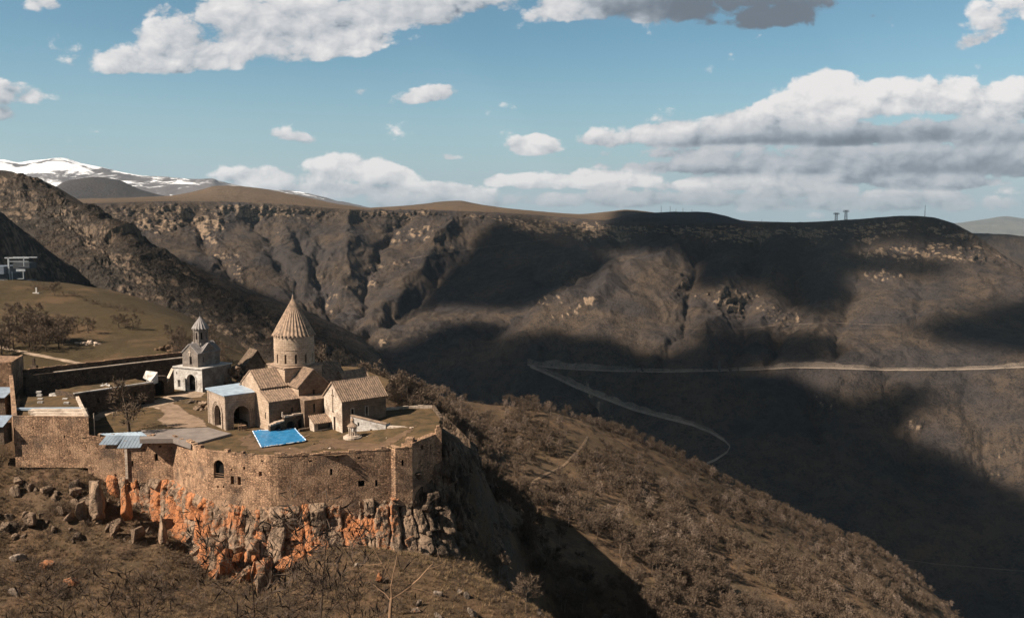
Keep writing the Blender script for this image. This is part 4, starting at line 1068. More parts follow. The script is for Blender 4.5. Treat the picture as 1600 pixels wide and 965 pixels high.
# --- outer wall of the terrace: plan polyline of its outer face, top heights, base heights
wall_pts = [G(135, 684, 0), G(269, 684.5, 0), G(296, 695.6, 0), G(323, 707, 0), G(421, 716, 0), G(434, 715.8, 0), G(545, 709, 0), G(611, 704, 0)]
wall_top = [0.15, .15, .25, .3, .3, .3, .3, .3]
wall_bot = [-8, -9.5, -11, -12, -12.5, -12.5, -12.5, -12.5]
wp = [Vector((p.x, p.y, 0)) for p in wall_pts]
fw = thing('fortress_wall', 'long stone rampart above the orange cliffs with one big arched opening', 'rampart', (wp[4].x, wp[4].y, -12))
def loc(v): return Vector(v)-fw.location
fb = MB(); fpn = []
def frac_px(i, px):
    """distance along wall segment i at which pixel column px falls"""
    a, b = wp[i], wp[i+1]; lo, hi = 0.0, 1.0
    f = lambda t: (lambda p: 800+1400*(p.x/p.y))(a.lerp(b, t))
    for _ in range(40):
        m = (lo+hi)/2
        if f(m) < px: lo = m
        else: hi = m
    return (b-a).length*lo
def zz(i, px, py):
    a, b = wp[i], wp[i+1]; p = a+(b-a).normalized()*frac_px(i, px); return P(px, py, p.y).z
# openings: (segment, px centre, py centre, width m, height m, arch)
OPS = [(0, 232, 714, .75, 1.6, True), (0, 194, 724, .4, 1.2, False), (0, 166, 742, .5, .55, False), (0, 239, 697, .5, .4, False),
       (3, 331.5, 733, 2.35, 3.7, True), (3, 352.5, 750, .75, 1.7, False), (3, 363.5, 751, .75, 1.7, False), (3, 397.5, 739.8, .7, .95, False), (3, 372, 731, .45, .6, False), (3, 352, 733, .35, .5, False), (3, 329, 760, .35, .5, False), (3, 338, 760, .35, .5, False), (3, 401, 720, .4, .35, False),
       (5, 511, 737, .45, 1.3, False), (5, 478, 720, .6, .35, False), (5, 521, 713.5, .5, .3, False),
       (6, 583, 754.5, .5, 1.35, False), (6, 559, 755, 1.25, 1.2, False), (6, 556, 715, .6, .4, False)]
for i in range(len(wp)-1):
    a, b = wp[i], wp[i+1]; d = (b-a); L = d.length; U = d.normalized(); N = Vector((U.y, -U.x, 0))
    ops = []
    for (s_, px, py, w, h, ar_) in OPS:
        if s_ != i: continue
        u = frac_px(i, px); z = zz(i, px, py); ops.append((u-w/2, u+w/2, z-h/2, z+h/2, ar_))
    # panel() handles vertical stacking only for equal columns: widen nothing, keep them apart
    O = loc((a.x, a.y, 0)); 
    fb.panel((O.x, O.y, -fw.location.z), U, L, min(wall_bot[i], wall_bot[i+1]), (wall_top[i], wall_top[i+1]), N, ops, .7, fpn)
fb.build('wall_face', M_wall, fw)
for b_, o_ in fpn: b_.build('window', M_dark, fw)
# crumbling top course, block by block
random.seed(11); tb = MB()
for i in range(len(wp)-1):
    a, b = wp[i], wp[i+1]; d = b-a; L = d.length; U = d.normalized(); N = Vector((U.y, -U.x, 0)); u = 0
    while u < L-.05:
        w = min(random.uniform(.5, 1.3), L-u); z = wall_top[i]+(wall_top[i+1]-wall_top[i])*u/L
        hgt = random.uniform(.02, .3) if random.random() < .7 else random.uniform(.3, .75)
        o = loc(a+U*u+N*random.uniform(0.01, .06)+Z_*(z-.02)); tb.obox(o, U*(w-.02), -N*random.uniform(.6, 1.0), Z_*hgt); u += w
tb.build('coping', M_wall, fw)
# small balcony sticks below the twin windows, pier of the downpipe
p = frac_px(0, 183); U0 = (wp[1]-wp[0]).normalized(); N0 = Vector((U0.y, -U0.x, 0)); o = loc(wp[0]+U0*p)
pip = MB(); pip.obox(o+Vector((0, 0, -8.6)), U0*.55, N0*.35, Z_*8.2); pip.build('flue', M_pale, fw)
stk = MB(); U3 = (wp[4]-wp[3]).normalized(); N3 = Vector((U3.y, -U3.x, 0))
for k in range(7):
    o = loc(wp[3]+U3*(frac_px(3, 348)+k*.42)); o.z = zz(3, 352, 759)-fw.location.z
    stk.bar(o+N3*-.2, o+N3*(1.0+.3*math.sin(k*2))+Z_*-.1*(k % 3), .06)
stk.build('beam_stub', M_wood, fw)
rl = MB(); o = loc(wp[3]+U3*(frac_px(3, 331.5)-1.15)); o.z = zz(3, 331, 740)-fw.location.z
rl.bar(o-N3*.25, o-N3*.25+U3*2.3, .05); rl.bar(o-N3*.25+Z_*-.45, o-N3*.25+U3*2.3+Z_*-.45, .05); rl.build('railing', M_wood, fw)

# --- the projecting corner tower on the right and the dark return wall
ct = thing('corner_tower', 'projecting corner tower at the right end of the rampart, its side in deep shadow', 'tower', (wp[7].x, wp[7].y, -12))
cz = 12
q0 = wp[7]; q1 = G(644.5, 699.6, .3); q2 = G(683, 682, 1.5); q3 = G(691.5, 668, 3.0)
q1.z = q2.z = q3.z = 0
back = Vector((-.35, .94, 0))
cb_ = MB(); cpn = []
f0 = q0+(wp[7]-wp[6]).normalized()*.9+Vector((0, -.75, 0)); 
pl = [f0, Vector((q1.x, q1.y-.5, 0)), q2, q2+back*3, q0+back*6]
def lc(v, z=0): w = Vector(v)-ct.location; return Vector((w.x, w.y, z+cz))
U = (pl[1]-pl[0]); L = U.length; U.normalize(); N = Vector((U.y, -U.x, 0))
cb_.panel(lc(pl[0]), U, L, -11, .55, N, [(L*.36, L*.36+.45, -3.0, -1.8, False)], .5, cpn)
cb_.poly([lc(q0, -11), lc(pl[0], -11), lc(pl[0], .55), lc(q0, .55)])
U2 = (pl[2]-pl[1]); L2 = U2.length; U2.normalize(); N2 = Vector((U2.y, -U2.x, 0))
cb_.panel(lc(pl[1]), U2, L2, -14, (1.35, 2.2), N2, [(L2*.35, L2*.35+.6, -.4, .6, True), (L2*.7, L2*.7+.35, -1.0, .2, False)], .5, cpn)
cb_.poly([lc(pl[1], .55), lc(pl[1], 1.35), lc(pl[1]+Vector((-2.2, .4, 0)), 1.35), lc(pl[1]+Vector((-2.2, .4, 0)), .55)])
cb_.poly([lc(pl[0], .55), lc(pl[1], .55), lc(pl[1]+Vector((-.5, 3, 0)), .55), lc(q0+back*3, .55)])
cb_.poly([lc(pl[1], 1.35), lc(pl[2], 2.2), lc(pl[2]+Vector((-1.2, .8, 0)), 2.2), lc(pl[1]+Vector((-1.2, .8, 0)), 1.35)])
cb_.poly([lc(pl[1]+Vector((-1.2, .8, 0)), 1.35), lc(pl[2]+Vector((-1.2, .8, 0)), 2.2), lc(pl[2]+Vector((-1.2, .8, 0)), -1), lc(pl[1]+Vector((-1.2, .8, 0)), -1)])
cb_.build('wall_face', M_wall, ct)
for b_, o_ in cpn: b_.build('window', M_dark, ct)
tp = MB(); u = .05
while u < L-.1:
    w = min(random.uniform(.5, 1.0), L-u); tb_h = random.uniform(.1, .35); tp.obox(lc(pl[0]+U*u+N*.03, .53), U*(w-.02), -N*.7, Z_*tb_h); u += w
tp.build('coping', M_wall, ct)
tr = MB(); a = pl[1]+Vector((-1.4, .6, 0)); tr.obox(lc(a, .5), (1.5, 0, 0), (.2, 1.4, 0), (0, 0, 1.75)); tr.build('turret', M_wall, ct)
pil = thing('wall_pier', 'tall narrow masonry pier at the outermost corner of the rampart', 'pier', (q2.x, q2.y, -12))
pb_ = MB(); o = Vector((0, 0, 0)); pb_.obox(o+Vector((-.25, -.35, -2)), (1.15, .25, 0), (-.3, 1.3, 0), (0, 0, 17.0)); pb_.obox(o+Vector((-.05, -.1, 15)), (.6, .15, 0), (-.2, .8, 0), (0, 0, .7)); pb_.build('shaft', M_wall, pil)

# --- lawn of the terrace: height field over the platform outline
plat = [wp[0], wp[1], wp[2], wp[3], wp[4], wp[5], wp[6], wp[7], q1, q2, q3, G(690, 655, 2.4), G(676, 636.5, 2.4), G(640, 634.8, 2.4), G(585, 640, 2.4),
        G(610, 606, 0), G(560, 585, 0), G(480, 578, 0), G(400, 568, 0), G(366, 600, 0), G(330, 585, 0), G(262, 590, 0), G(240, 606, 0), G(120, 648, 0), G(125, 684, 0)]
plat = [Vector((p.x, p.y, 0)) for p in plat]
ww_n = G(601, 660.6, 2.6); ww_n.z = 0
E1 = Vector((math.cos(TH), math.sin(TH), 0)); E2 = Vector((-math.sin(TH), math.cos(TH), 0))
def lawn_z(x, y):
    d = (x-ww_n.x)*.80+(y-ww_n.y)*.60
    k = np.clip((d+8)/14, 0, 1); k = k*k*(3-2*k)
    q = np.stack([x, y, 0*x], -1)
    return 2.25*k+fbm(q/7., 3)*.16+fbm(q/1.5, 2)*.05
lx = np.arange(-112, -8, .4); ly = np.arange(166, 262, .4)
LX, LY = np.meshgrid(lx, ly)
ins = inside(plat, LX, LY)
# keep a metre inside the outer edge of the ramparts
LZ = lawn_z(LX, LY)
edge = np.min([seg_d(plat[i], plat[i+1], LX, LY) for i in range(0, 11)], axis=0)
LZ -= np.where(edge < .35, .0, 0)
keep = ins & (edge > .25)
fidx = grid_faces(*LX.shape); km = keep.ravel(); fk = fidx[km[fidx].all(1)]
used = np.unique(fk); remap = -np.ones(LX.size, int); remap[used] = np.arange(len(used))
structure(add_obj('courtyard_lawn', mesh_from('courtyard_lawn', np.stack([LX, LY, LZ], -1).reshape(-1, 3)[used], remap[fk], M_lawn, smooth=True)), 'brown grass of the fortress terrace', 'lawn')
# side skirts of the platform where no wall stands (right and back), rough earth and stone
def skirt(name, pts, ztop, drop, seed, mat, out=2.5, nv=40):
    P0 = []
    for a, b, za, zb in zip(pts[:-1], pts[1:], ztop[:-1], ztop[1:]):
        n = max(2, int((b-a).length/.6))
        for k in range(n): P0.append((*(a.lerp(b, k/n))[:2], za+(zb-za)*k/n))
    P0 = np.array(P0); tan = np.gradient(P0[:, :2], axis=0); nr = np.stack([tan[:, 1], -tan[:, 0]], -1); nr /= np.linalg.norm(nr, axis=1)[:, None]+1e-9
    f = np.linspace(0, 1, nv)[:, None]
    X = P0[None, :, 0]+nr[None, :, 0]*out*f; Y = P0[None, :, 1]+nr[None, :, 1]*out*f; Z = P0[None, :, 2]-drop*f
    g = np.stack([X, Y, Z], -1); d = ridged(g/np.array([5., 5., 14.])+seed, 5, .55)*1.8+fbm(g/2.2+seed, 4)*.7
    d *= np.clip(f*6, 0, 1)
    g[..., 0] += nr[None, :, 0]*d; g[..., 1] += nr[None, :, 1]*d
    return g
# --- blue sheet roof and grey felt roof over the rooms behind the rampart
gr = thing('flat_roof_house', 'flat grey felt roof of the rooms behind the rampart', 'building', G(265, 678, 0))
gp = [G(221, 671.5, .5), G(218, 685.4, .5), G(270, 684.6, .5), G(297.5, 694, .5), G(361, 676.5, .5), G(346, 673, .5), G(326, 667.2, .5)]
gb = MB(); gb.prism([p-gr.location for p in gp][::1], -.45, .5+0*1, bottom=True); gb.build('felt_roof', M_flat, gr)
ge_ = MB(); a, b = gp[3]-gr.location, gp[4]-gr.location; d = (b-a).normalized(); n_ = Vector((d.y, -d.x, 0)); ge_.obox(a+Vector((0, 0, -.62)), d*(b-a).length, n_*.12, Z_*.6); ge_.build('roof_edge', M_flat, gr)
bl = thing('tin_roof', 'patched pale blue sheet roof hanging over the rampart edge', 'roof', G(188, 685, 0))
def wfront(px, out): return (lambda t_: wp[0].lerp(wp[1], t_))(frac_px(0, px)/(wp[1]-wp[0]).length)-Y_*out
def wz(px, py, out): v = wfront(px, out); return P(px, py, v.y)
lo = [G(155.5, 677.7, .9)-bl.location, G(221, 674.6, .9)-bl.location]
mid = [wfront(155, .25)+Z_*.55-bl.location, wfront(219.5, .25)+Z_*.55-bl.location]
low = [wz(154.5, 694.5, .45)-bl.location, wz(183, 694.5, .45)-bl.location, wz(183, 700, .45)-bl.location, wz(219, 699, .45)-bl.location]
def sheet(mb, pts, th):
    up = [p+Z_*th for p in pts]; mb.poly(up); mb.poly(pts[::-1])
    for i in range(len(pts)): j = (i+1) % len(pts); mb.poly([pts[i], pts[j], up[j], up[i]])
bb_ = MB(); sheet(bb_, [mid[0], mid[1], lo[1], lo[0]], .09); bb_.build('sheet', M_metal, bl)
b2 = MB(); m_ = mid[0].lerp(mid[1], .445); sheet(b2, [low[0], low[1], m_, mid[0]], .09); b2.build('sheet', M_metal, bl)
b2 = MB(); sheet(b2, [low[2], low[3], mid[1], m_+X_*.03], .09); b2.build('sheet', M_metal, bl)
b3 = MB()
for k in range(1, 12):
    t_ = k/12; a = lo[0].lerp(lo[1], t_)+Z_*.1; b = mid[0].lerp(mid[1], t_)+Z_*.1; b3.bar(a, b, .05, 4); c_ = (low[0].lerp(low[1], t_/.445) if t_ < .445 else low[2].lerp(low[3], (t_-.445)/.555))+Z_*.1; b3.bar(b, c_, .05, 4)
b3.build('seam', M_metal, bl)

# --- block at the front left: lower rampart face with a terrace behind
fl = thing('stone_bastion', 'square rubble bastion on the left with a grassy terrace on top', 'bastion', G(80, 690, 0))
FLp = P(20, 645.5, wp[0].y+1.2); FRp = P(138, 652.8, wp[0].y+.5); FRp2 = G(120.5, 612.4, 5.0); BLp = G(30, 616, 5.0)
base = [Vector((p.x, p.y, 0)) for p in (FLp, FRp, FRp2, BLp)]
def lf(v, z): return Vector((v[0]-fl.location.x, v[1]-fl.location.y, z))
bo = MB(); bpn = []
U = (base[1]-base[0]); L = U.length; U.normalize(); N = Vector((U.y, -U.x, 0))
bo.panel(lf(base[0], 0), U, L, -6.5, 4.3, N, [(L*.66, L*.66+.35, -.2, .4, False), (L*.25, L*.25+.3, 1.8, 2.1, False)], .4, bpn)
bo.poly([lf(base[1], -6.5), lf(base[2], -3), lf(base[2], 5.0), lf(base[1], 4.3)])
bo.poly([lf(base[0], -6.5), lf(base[3], -3), lf(base[3], 5.0), lf(base[0], 4.3)])
bo.build('wall_face', M_wall, fl); 
for b_, o_ in bpn: b_.build('window', M_dark, fl)
def quadgrid(a, b, c, d, z, n, m, mat, name, parent, amp=.12):
    V = []; 
    for j in range(m+1):
        for i in range(n+1):
            p = Vector(a).lerp(Vector(b), i/n).lerp(Vector(d).lerp(Vector(c), i/n), j/m); V.append(p)
    V = np.array(V); V[:, 2] += fbm(V/3., 3)*amp
    return add_obj(name, mesh_from(name, V, grid_faces(m+1, n+1), mat, smooth=True), parent)
ins_ = [base[0]+Vector((.7, .9, 0)), base[1]+Vector((-.9, .9, 0)), base[2]+Vector((-.9, 0, 0)), base[3]+Vector((.6, 0, 0))]
quadgrid(lf(ins_[0], 3.7), lf(ins_[1], 3.7), lf(ins_[2], 4.3), lf(ins_[3], 4.3), 0, 60, 80, M_lawn, 'terrace_grass', fl)
ed = MB(); ed.obox(lf(base[1], 3.7), (-.75, .1, 0), base[2]-base[1], (0, 0, 1.0)); ed.build('parapet', M_pale, fl)
ed = MB(); ed.obox(lf(base[0], 4.15), U*L, Vector((0, .8, 0)), (0, 0, .22)); ed.build('coping', M_wall, fl)
d_ = (base[3]-base[0]).normalized()
sr = MB(); a = base[0].lerp(base[3], .33); b = base[1].lerp(base[2], .33); sr.obox(lf(a, 4.15), b-a-(b-a).normalized()*.7, Vector((0, .9, 0)), (0, 0, .45)); sr.build('roofing_strip', M_metal, fl)
st = MB()
for k in range(3):
    a = base[0].lerp(base[3], .06+.085*k); b = base[1].lerp(base[2], .06+.085*k); a = a.lerp(b, .25-.03*k); b = a.lerp(b, .95)
    st.obox(lf(a, 3.8), b-a, Vector((0, 2.0, 0)), (0, 0, .35+.22*k))
st.build('step', M_pale, fl)
for (x, y) in [(57, 618), (58, 624), (58, 629), (97, 624), (99, 630), (56, 613)]:
    p = G(x, y, 4.2); sl = MB(); sl.obox(lf(p, 4.0), (1.1, .1, 0), (-.1, .7, 0), (0, 0, .45)); sl.build('stone_slab', M_white, fl)
# --- west tower, long inner wall, cells
wt = thing('square_tower', 'square rubble tower at the left edge of the photo above the tin roofed huts', 'tower', G(5, 640, 4))
def off(o, v, z=None): w = Vector(v)-o.location; 
def lo_(o, v, z): return Vector((v[0]-o.location.x, v[1]-o.location.y, z-o.location.z))
T0 = P(17.3, 567.5, 216); TZ = T0.z; T0.z = 0
T1 = P(36.5, 562, 228); T1.z = 0; ex = Vector((-1, .12, 0))
twb = MB(); tp_ = [T0+ex*9, T0, T1, T1+ex*10]
tw_l = [lo_(wt, p, 0) for p in tp_]
twp = []
twb.panel(lo_(wt, T0+ex*9, 0), -ex.normalized(), 9*ex.length, -1, TZ, Vector((0, -1, 0)), [], .4)
twb.prism([(p.x, p.y) for p in tw_l], -wt.location.z-2, TZ-wt.location.z); twb.build('wall', M_wall, wt)
cw = MB(); 
for i in (0, 1): 
    a, b = tw_l[i], tw_l[i+1]; d = b-a; nn = Vector((-d.y, d.x, 0)).normalized(); cw.obox((a.x, a.y, TZ-wt.location.z), d, nn*.6, (0, 0, .3))
cw.build('coping', M_wall, wt)
sp = thing('spur_wall', 'thin weathered wall running from the square tower to the bastion', 'wall', (T0.x, T0.y, 4))
sw = MB(); a = Vector((T0.x-.4, T0.y-.5, 0)); b = Vector((base[0].x-.2, base[0].y+.3, 0)); d = b-a; nn = Vector((-d.y, d.x, 0)).normalized()
n_ = 7; hts = [7.6, 7.5, 7.2, 6.6, 6.0, 5.4, 4.9, 4.4]
for k in range(n_):
    p, q = a+d*(k/n_), a+d*((k+1)/n_); hA, hB = hts[k], hts[k+1]
    o0, o1 = lo_(sp, p, -2), lo_(sp, q, -2)
    A = [o0, o1, o1+nn*.8, o0+nn*.8]; zt = [hA+2, hB+2, hB+2, hA+2]; T = [A[i]+Z_*zt[i] for i in range(4)]
    sw.poly(T)
    for i in range(4): j = (i+1) % 4; sw.poly([A[i], A[j], T[j], T[i]])
sw.build('wall', M_wall, sp)
lw0 = P(36.5, 578, 219); lz = lw0.z; lw0.z = 0
lw1 = P(288, 550, 249); lw1z = lw1.z; lw1.z = 0
iw = thing('curtain_wall', 'long dark curtain wall with a pale walkway ledge below its top', 'rampart', (lw0.x, lw0.y, 3))
d = lw1-lw0; L = d.length; U = d.normalized(); N = Vector((U.y, -U.x, 0))
ib = MB(); ib.panel(lo_(iw, lw0, 0), U, L, -4, (lz-iw.location.z+0, lw1z-iw.location.z), N)
def sl_box(mb, o, a, b, n, z0, z1a, z1b):
    A = [o(a), o(b), o(b+n), o(a+n)]
ib2 = MB()
# body: front face at N*1.0 for the lower part (below the ledge), parapet behind it
body = MB()
zl0, zl1 = lz-1.3, lw1z-1.3
A = lo_(iw, lw0+N*1.1, 0); B = lo_(iw, lw1+N*1.1, 0); C_ = lo_(iw, lw1-N*.6, 0); D_ = lo_(iw, lw0-N*.6, 0); A0 = lo_(iw, lw0, 0); B0 = lo_(iw, lw1, 0)
zf = lambda p, z: Vector((p.x, p.y, z-iw.location.z))
body.poly([zf(A, -2), zf(B, -2), zf(B, zl1), zf(A, zl0)]); body.poly([zf(A, zl0), zf(B, zl1), zf(B0, zl1), zf(A0, zl0)])
body.poly([zf(A0, zl0), zf(B0, zl1), zf(B0, lw1z), zf(A0, lz)]); body.poly([zf(A0, lz), zf(B0, lw1z), zf(C_, lw1z), zf(D_, lz)])
body.poly([zf(D_, -2), zf(C_, -2), zf(C_, lw1z), zf(D_, lz)]); body.poly([zf(B, -2), zf(C_, -2), zf(C_, lw1z), zf(B, zl1)])
body.build('wall', M_darkw, iw)
lg = MB(); a = lw0.lerp(lw1, .16); za = zl0+(zl1-zl0)*.16
lg.poly([zf(lo_(iw, a+N*1.3, 0), za+.12), zf(lo_(iw, lw1+N*1.3, 0), zl1+.12), zf(lo_(iw, lw1+N*.02, 0), zl1+.14), zf(lo_(iw, a+N*.02, 0), za+.14)])
lg.poly([zf(lo_(iw, a+N*1.3, 0), za-.1), zf(lo_(iw, lw1+N*1.3, 0), zl1-.1), zf(lo_(iw, lw1+N*1.3, 0), zl1+.12), zf(lo_(iw, a+N*1.3, 0), za+.12)])
lg.build('ledge', M_pale, iw)
tpb = MB(); u = 0
while u < L-.3:
    w = min(random.uniform(.6, 1.4), L-u); z = lz+(lw1z-lz)*u/L; o = lo_(iw, lw0+U*u+N*.03, z-.03); tpb.obox(o, U*(w-.02), -N*.62, Z_*random.uniform(.08, .26)); u += w
tpb.build('coping', M_wall, iw)
# cells
c0 = G(138, 647, 0); c1 = G(241.5, 629.5, 0)
ce = thing('monks_cells', 'low row of dark stone cells with an earth roof along the curtain wall', 'building', (c0.x, c0.y, 0))
d = (c1-c0); d.z = 0; c0 = c0-d.normalized()*3.0; d = c1-c0; d.z = 0; L = d.length; U = d.normalized(); N = Vector((U.y, -U.x, 0))
lc_ = lambda v, z: Vector((v[0]-ce.location.x, v[1]-ce.location.y, z))
cbm = MB(); cpn = []
cbm.panel(lc_(c0, 0), U, L, -1.5, (5.3, 5.0), N, [(L*.27, L*.27+.4, 2.2, 3.4, False), (L*.82, L*.82+1.2, 0, 2.3, True), (L*.74, L*.74+.5, 2.4, 3.6, False)], .4, cpn)
e0, e1 = c0-N*9.5, c1-N*9.0
cbm.poly([lc_(c1, -1.5), lc_(e1, -1.5), lc_(e1, 5.0), lc_(c1, 5.0)]); cbm.poly([lc_(c0, -1.5), lc_(e0, -1.5), lc_(e0, 5.3), lc_(c0, 5.3)])
cbm.build('wall', M_darkw, ce); panes(ce, cpn, M_dark)
quadgrid(lc_(c0-N*.6, 5.1), lc_(c1-N*.6, 4.85), lc_(e1, 5.1), lc_(e0, 5.2), 0, 60, 30, M_lawn, 'earth_roof', ce, .4)
pp = MB(); pp.obox(lc_(c0, 5.15), U*L, -N*.6, (0, 0, .3)); pp.build('parapet', M_white, ce)
ws = MB(); s0 = G(223.5, 590.3, 5.4); s1 = G(235.5, 596.5, 5.3); s2 = G(246.5, 582.2, 7.0); s3 = G(228, 580, 7.1)
sheet(ws, [lc_(p, p.z) for p in (s0, s1, s2, s3)], .22); ws.poly([lc_(s1, 4.5), lc_(s2, 4.5), lc_(s2, 7.0), lc_(s1, 5.3)]); ws.poly([lc_(s2, 4.5), lc_(s3, 4.5), lc_(s3, 7.1), lc_(s2, 7)]); ws.build('slab_roof', M_white, ce)
# arch passage between the cells and the gate church
ga = thing('gate_passage', 'dark arched passage in the wall beside the white gateway', 'gateway', G(250, 621, 0))
g0 = G(241, 620, 0); g1 = G(262, 617, 0); g2 = G(272.5, 612, 0); la = lambda v, z: Vector((v[0]-ga.location.x, v[1]-ga.location.y, z))
d = g1-g0; L = d.length; U = d.normalized(); N = Vector((U.y, -U.x, 0)); gbm = MB(); gpn = []
gbm.panel(la(g0, 0), U, L, -1, (5.4, 5.0), N, [(.35, L-.9, 0, 4.2, True)], 1.6, gpn); gbm.poly([la(g0, 5.4), la(g1, 5.0), la(g1-N*2, 5.0), la(g0-N*2, 5.4)])
gbm.build('wall', M_darkw, ga); panes(ga, gpn)
bw = MB(); A = [la(g1, -1), la(g2, -1), la(g2-N*1.2, -1), la(g1-N*1.2, -1)]; zt = [4.2, 7.0, 7.0, 4.2]; T = [A[i]+Z_*zt[i] for i in range(4)]
for i in range(4): j = (i+1) % 4; bw.poly([A[i], A[j], T[j], T[i]])
bw.build('buttress', M_darkw, ga)
bw = MB(); o = [la(g1+N*.1, 3.2), la(g2+N*.1, 6.0), la(g2-N*1.3, 6.0), la(g1-N*1.3, 3.2)]; sheet(bw, o, .25); bw.build('buttress_coping', M_pale, ga)
# white low wall right of the chapel, its top falling to the right
ra, rb2 = G(548, 676.5, 0), G(603, 680, 0)
rw = thing('retaining_wall', 'low whitewashed wall with small windows, its top sloping down beside the well house', 'wall', (ra.x, ra.y, 0))
d = rb2-ra; L = d.length; U = d.normalized(); N = Vector((U.y, -U.x, 0)); rbm = MB(); rpn = []
rbm.panel((0, 0, 0), U, L, -1.5, (3.75, 2.3), N, [(L*.20, L*.20+.4, 1.6, 2.4, False), (L*.55, L*.55+.55, .35, 1.15, False), (L*.70, L*.70+.55, .35, 1.1, False)], .3, rpn)
pz = lambda u, n_, z: U*u-N*n_+Z_*z
rbm.poly([pz(0, 0, -1.5), pz(0, .8, -1.5), pz(0, .8, 3.75), pz(0, 0, 3.75)]); rbm.poly([pz(L, 0, -1.5), pz(L, 2.5, -1.5), pz(L, 2.5, 2.3), pz(L, 0, 2.3)])
rbm.build('wall', M_white, rw); panes(rw, rpn, M_dark)
rcp = MB(); sheet(rcp, [pz(-.1, -.12, 3.77), pz(L+.1, -.12, 2.32), pz(L+.1, .9, 2.32), pz(-.1, .9, 3.77)], .16); rcp.build('coping', M_tile, rw)
rs = MB(); rs.obox(pz(L, .2, 1.5), U*5.5, -N*.8, Z_*.5); rs.build('end_step', M_pale, rw)
# low garden walls around the upper lawn
def low_wall(name, label, pts, h, th, mat):
    o = thing(name, label, 'wall', (pts[0].x, pts[0].y, pts[0].z)); b = MB()
    for a, c in zip(pts[:-1], pts[1:]):
        d = c-a; dd = Vector((d.x, d.y, 0)); n = Vector((-dd.y, dd.x, 0)).normalized(); L = dd.length; k = max(1, int(L/1.0))
        for i in range(k):
            p = a+d*(i/k); b.obox(p-o.location-Z_*1.0, d/k, n*th, Z_*(1.0+h+random.uniform(-.15, .12)))
    b.build('wall', mat, o); return o
low_wall('parapet_wall', 'low broken stone wall along the back of the upper lawn', [G(563, 647, 2.3), G(600, 641, 2.3), G(639, 637.5, 2.3), G(675, 637.5, 2.3)], .6, .5, M_pale)
low_wall('garden_wall', 'short crumbling stone wall at the far corner of the upper lawn', [G(675, 637, 2.3), G(688, 655, 2.3)], .5, .6, M_ruin)
# ------------------------------------------------------------------ cliffs under the walls
def rock_mat(name, base, dark, lichen=(.52, .19, .065), sc=1.0, pale=(.36, .27, .19)):
    m, t, b = principled(name)
    geo = t.new('ShaderNodeNewGeometry'); pos = geo.outputs['Position']
    mp = t.new('ShaderNodeMapping'); mp.inputs['Scale'].default_value = (1, 1, .35); t.link(pos, mp.inputs[0])
    n0 = t.noise(mp.outputs[0], .55*sc, 6, .68); n1 = t.noise(pos, 1.6*sc, 6, .72); n2 = t.noise(pos, .30*sc, 4, .6)
    col = t.mix(t.mapr(n0, .36, .62), base, dark)
    col = t.mix(t.mapr(n1, .52, .68), col, pale)
    at = t.new('ShaderNodeAttribute'); at.attribute_name = 'lichen'
    k = t.math('ADD', t.math('MULTIPLY', n1, .75), t.math('MULTIPLY', n2, .5))
    k = t.math('ADD', k, t.math('MULTIPLY', at.outputs['Fac'], .30))
    lc_ = t.mix(t.mapr(n1, .35, .65), lichen, (.36, .155, .075))
    col = t.mix(t.math('MULTIPLY', t.mapr(k, .745, .82), .88), col, lc_)
    soil_and_shade = t.mix(t.mapr(n1, .4, .6), (.060, .044, .032), (.035, .027, .021))  # dark tint: soil on the left rocks, painted shade on the right cliff side
    col = t.mix(t.math('MULTIPLY', t.mapr(at.outputs['Fac'], -.5, -1.9), t.mapr(n0, .62, .45)), col, soil_and_shade)
    wn = t.new('ShaderNodeTexNoise'); t.link(pos, wn.inputs['Vector']); wn.inputs['Scale'].default_value = .8*sc; wn.inputs['Detail'].default_value = 4
    wq_ = t.vmath('ADD', mp.outputs[0], t.vmath('MULTIPLY', t.vmath('SUBTRACT', wn.outputs[1], (.5, .5, .5)), (3.2/sc, 3.2/sc, 1.2/sc)))
    col = t.mix(t.mapr(t.noise(pos, 5.0*sc, 4, .75), .42, .66, .55, 0), col, t.mix(1.0, col, (.5, .46, .43), 'MULTIPLY'))
    crack = t.voro(wq_, .50*sc, 'DISTANCE_TO_EDGE')
    col = t.mix(t.math('MULTIPLY', t.mapr(crack, 0, .045, .75, 0), t.mapr(n1, .42, .58)), col, (.035, .027, .021))
    t.link(col, b.inputs['Base Color'])
    bump(t, b, t.math('ADD', n1, t.mapr(crack, 0, .10)), .9, .25)
    return m
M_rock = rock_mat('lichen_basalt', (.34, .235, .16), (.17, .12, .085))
_cs = {}
def cube_sphere(n):
    if n in _cs: return _cs[n]
    g = np.linspace(-1, 1, n+1); a, b = np.meshgrid(g, g); one = np.ones_like(a); V = []; F = []; o = 0
    for s in (1, -1):
        for ax in range(3):
            p = [None]*3; p[ax] = one*s; p[(ax+1) % 3] = a if s > 0 else -a; p[(ax+2) % 3] = b
            V.append(np.stack(p, -1).reshape(-1, 3)); F.append(grid_faces(n+1, n+1)+o); o += (n+1)**2
    V = np.concatenate(V); F = np.concatenate(F)
    key = np.round(V*1000).astype(int); _, idx, inv = np.unique(key, axis=0, return_index=True, return_inverse=True)
    V = V[idx]; F = inv.reshape(-1)[F]
    _cs[n] = (V, F); return _cs[n]
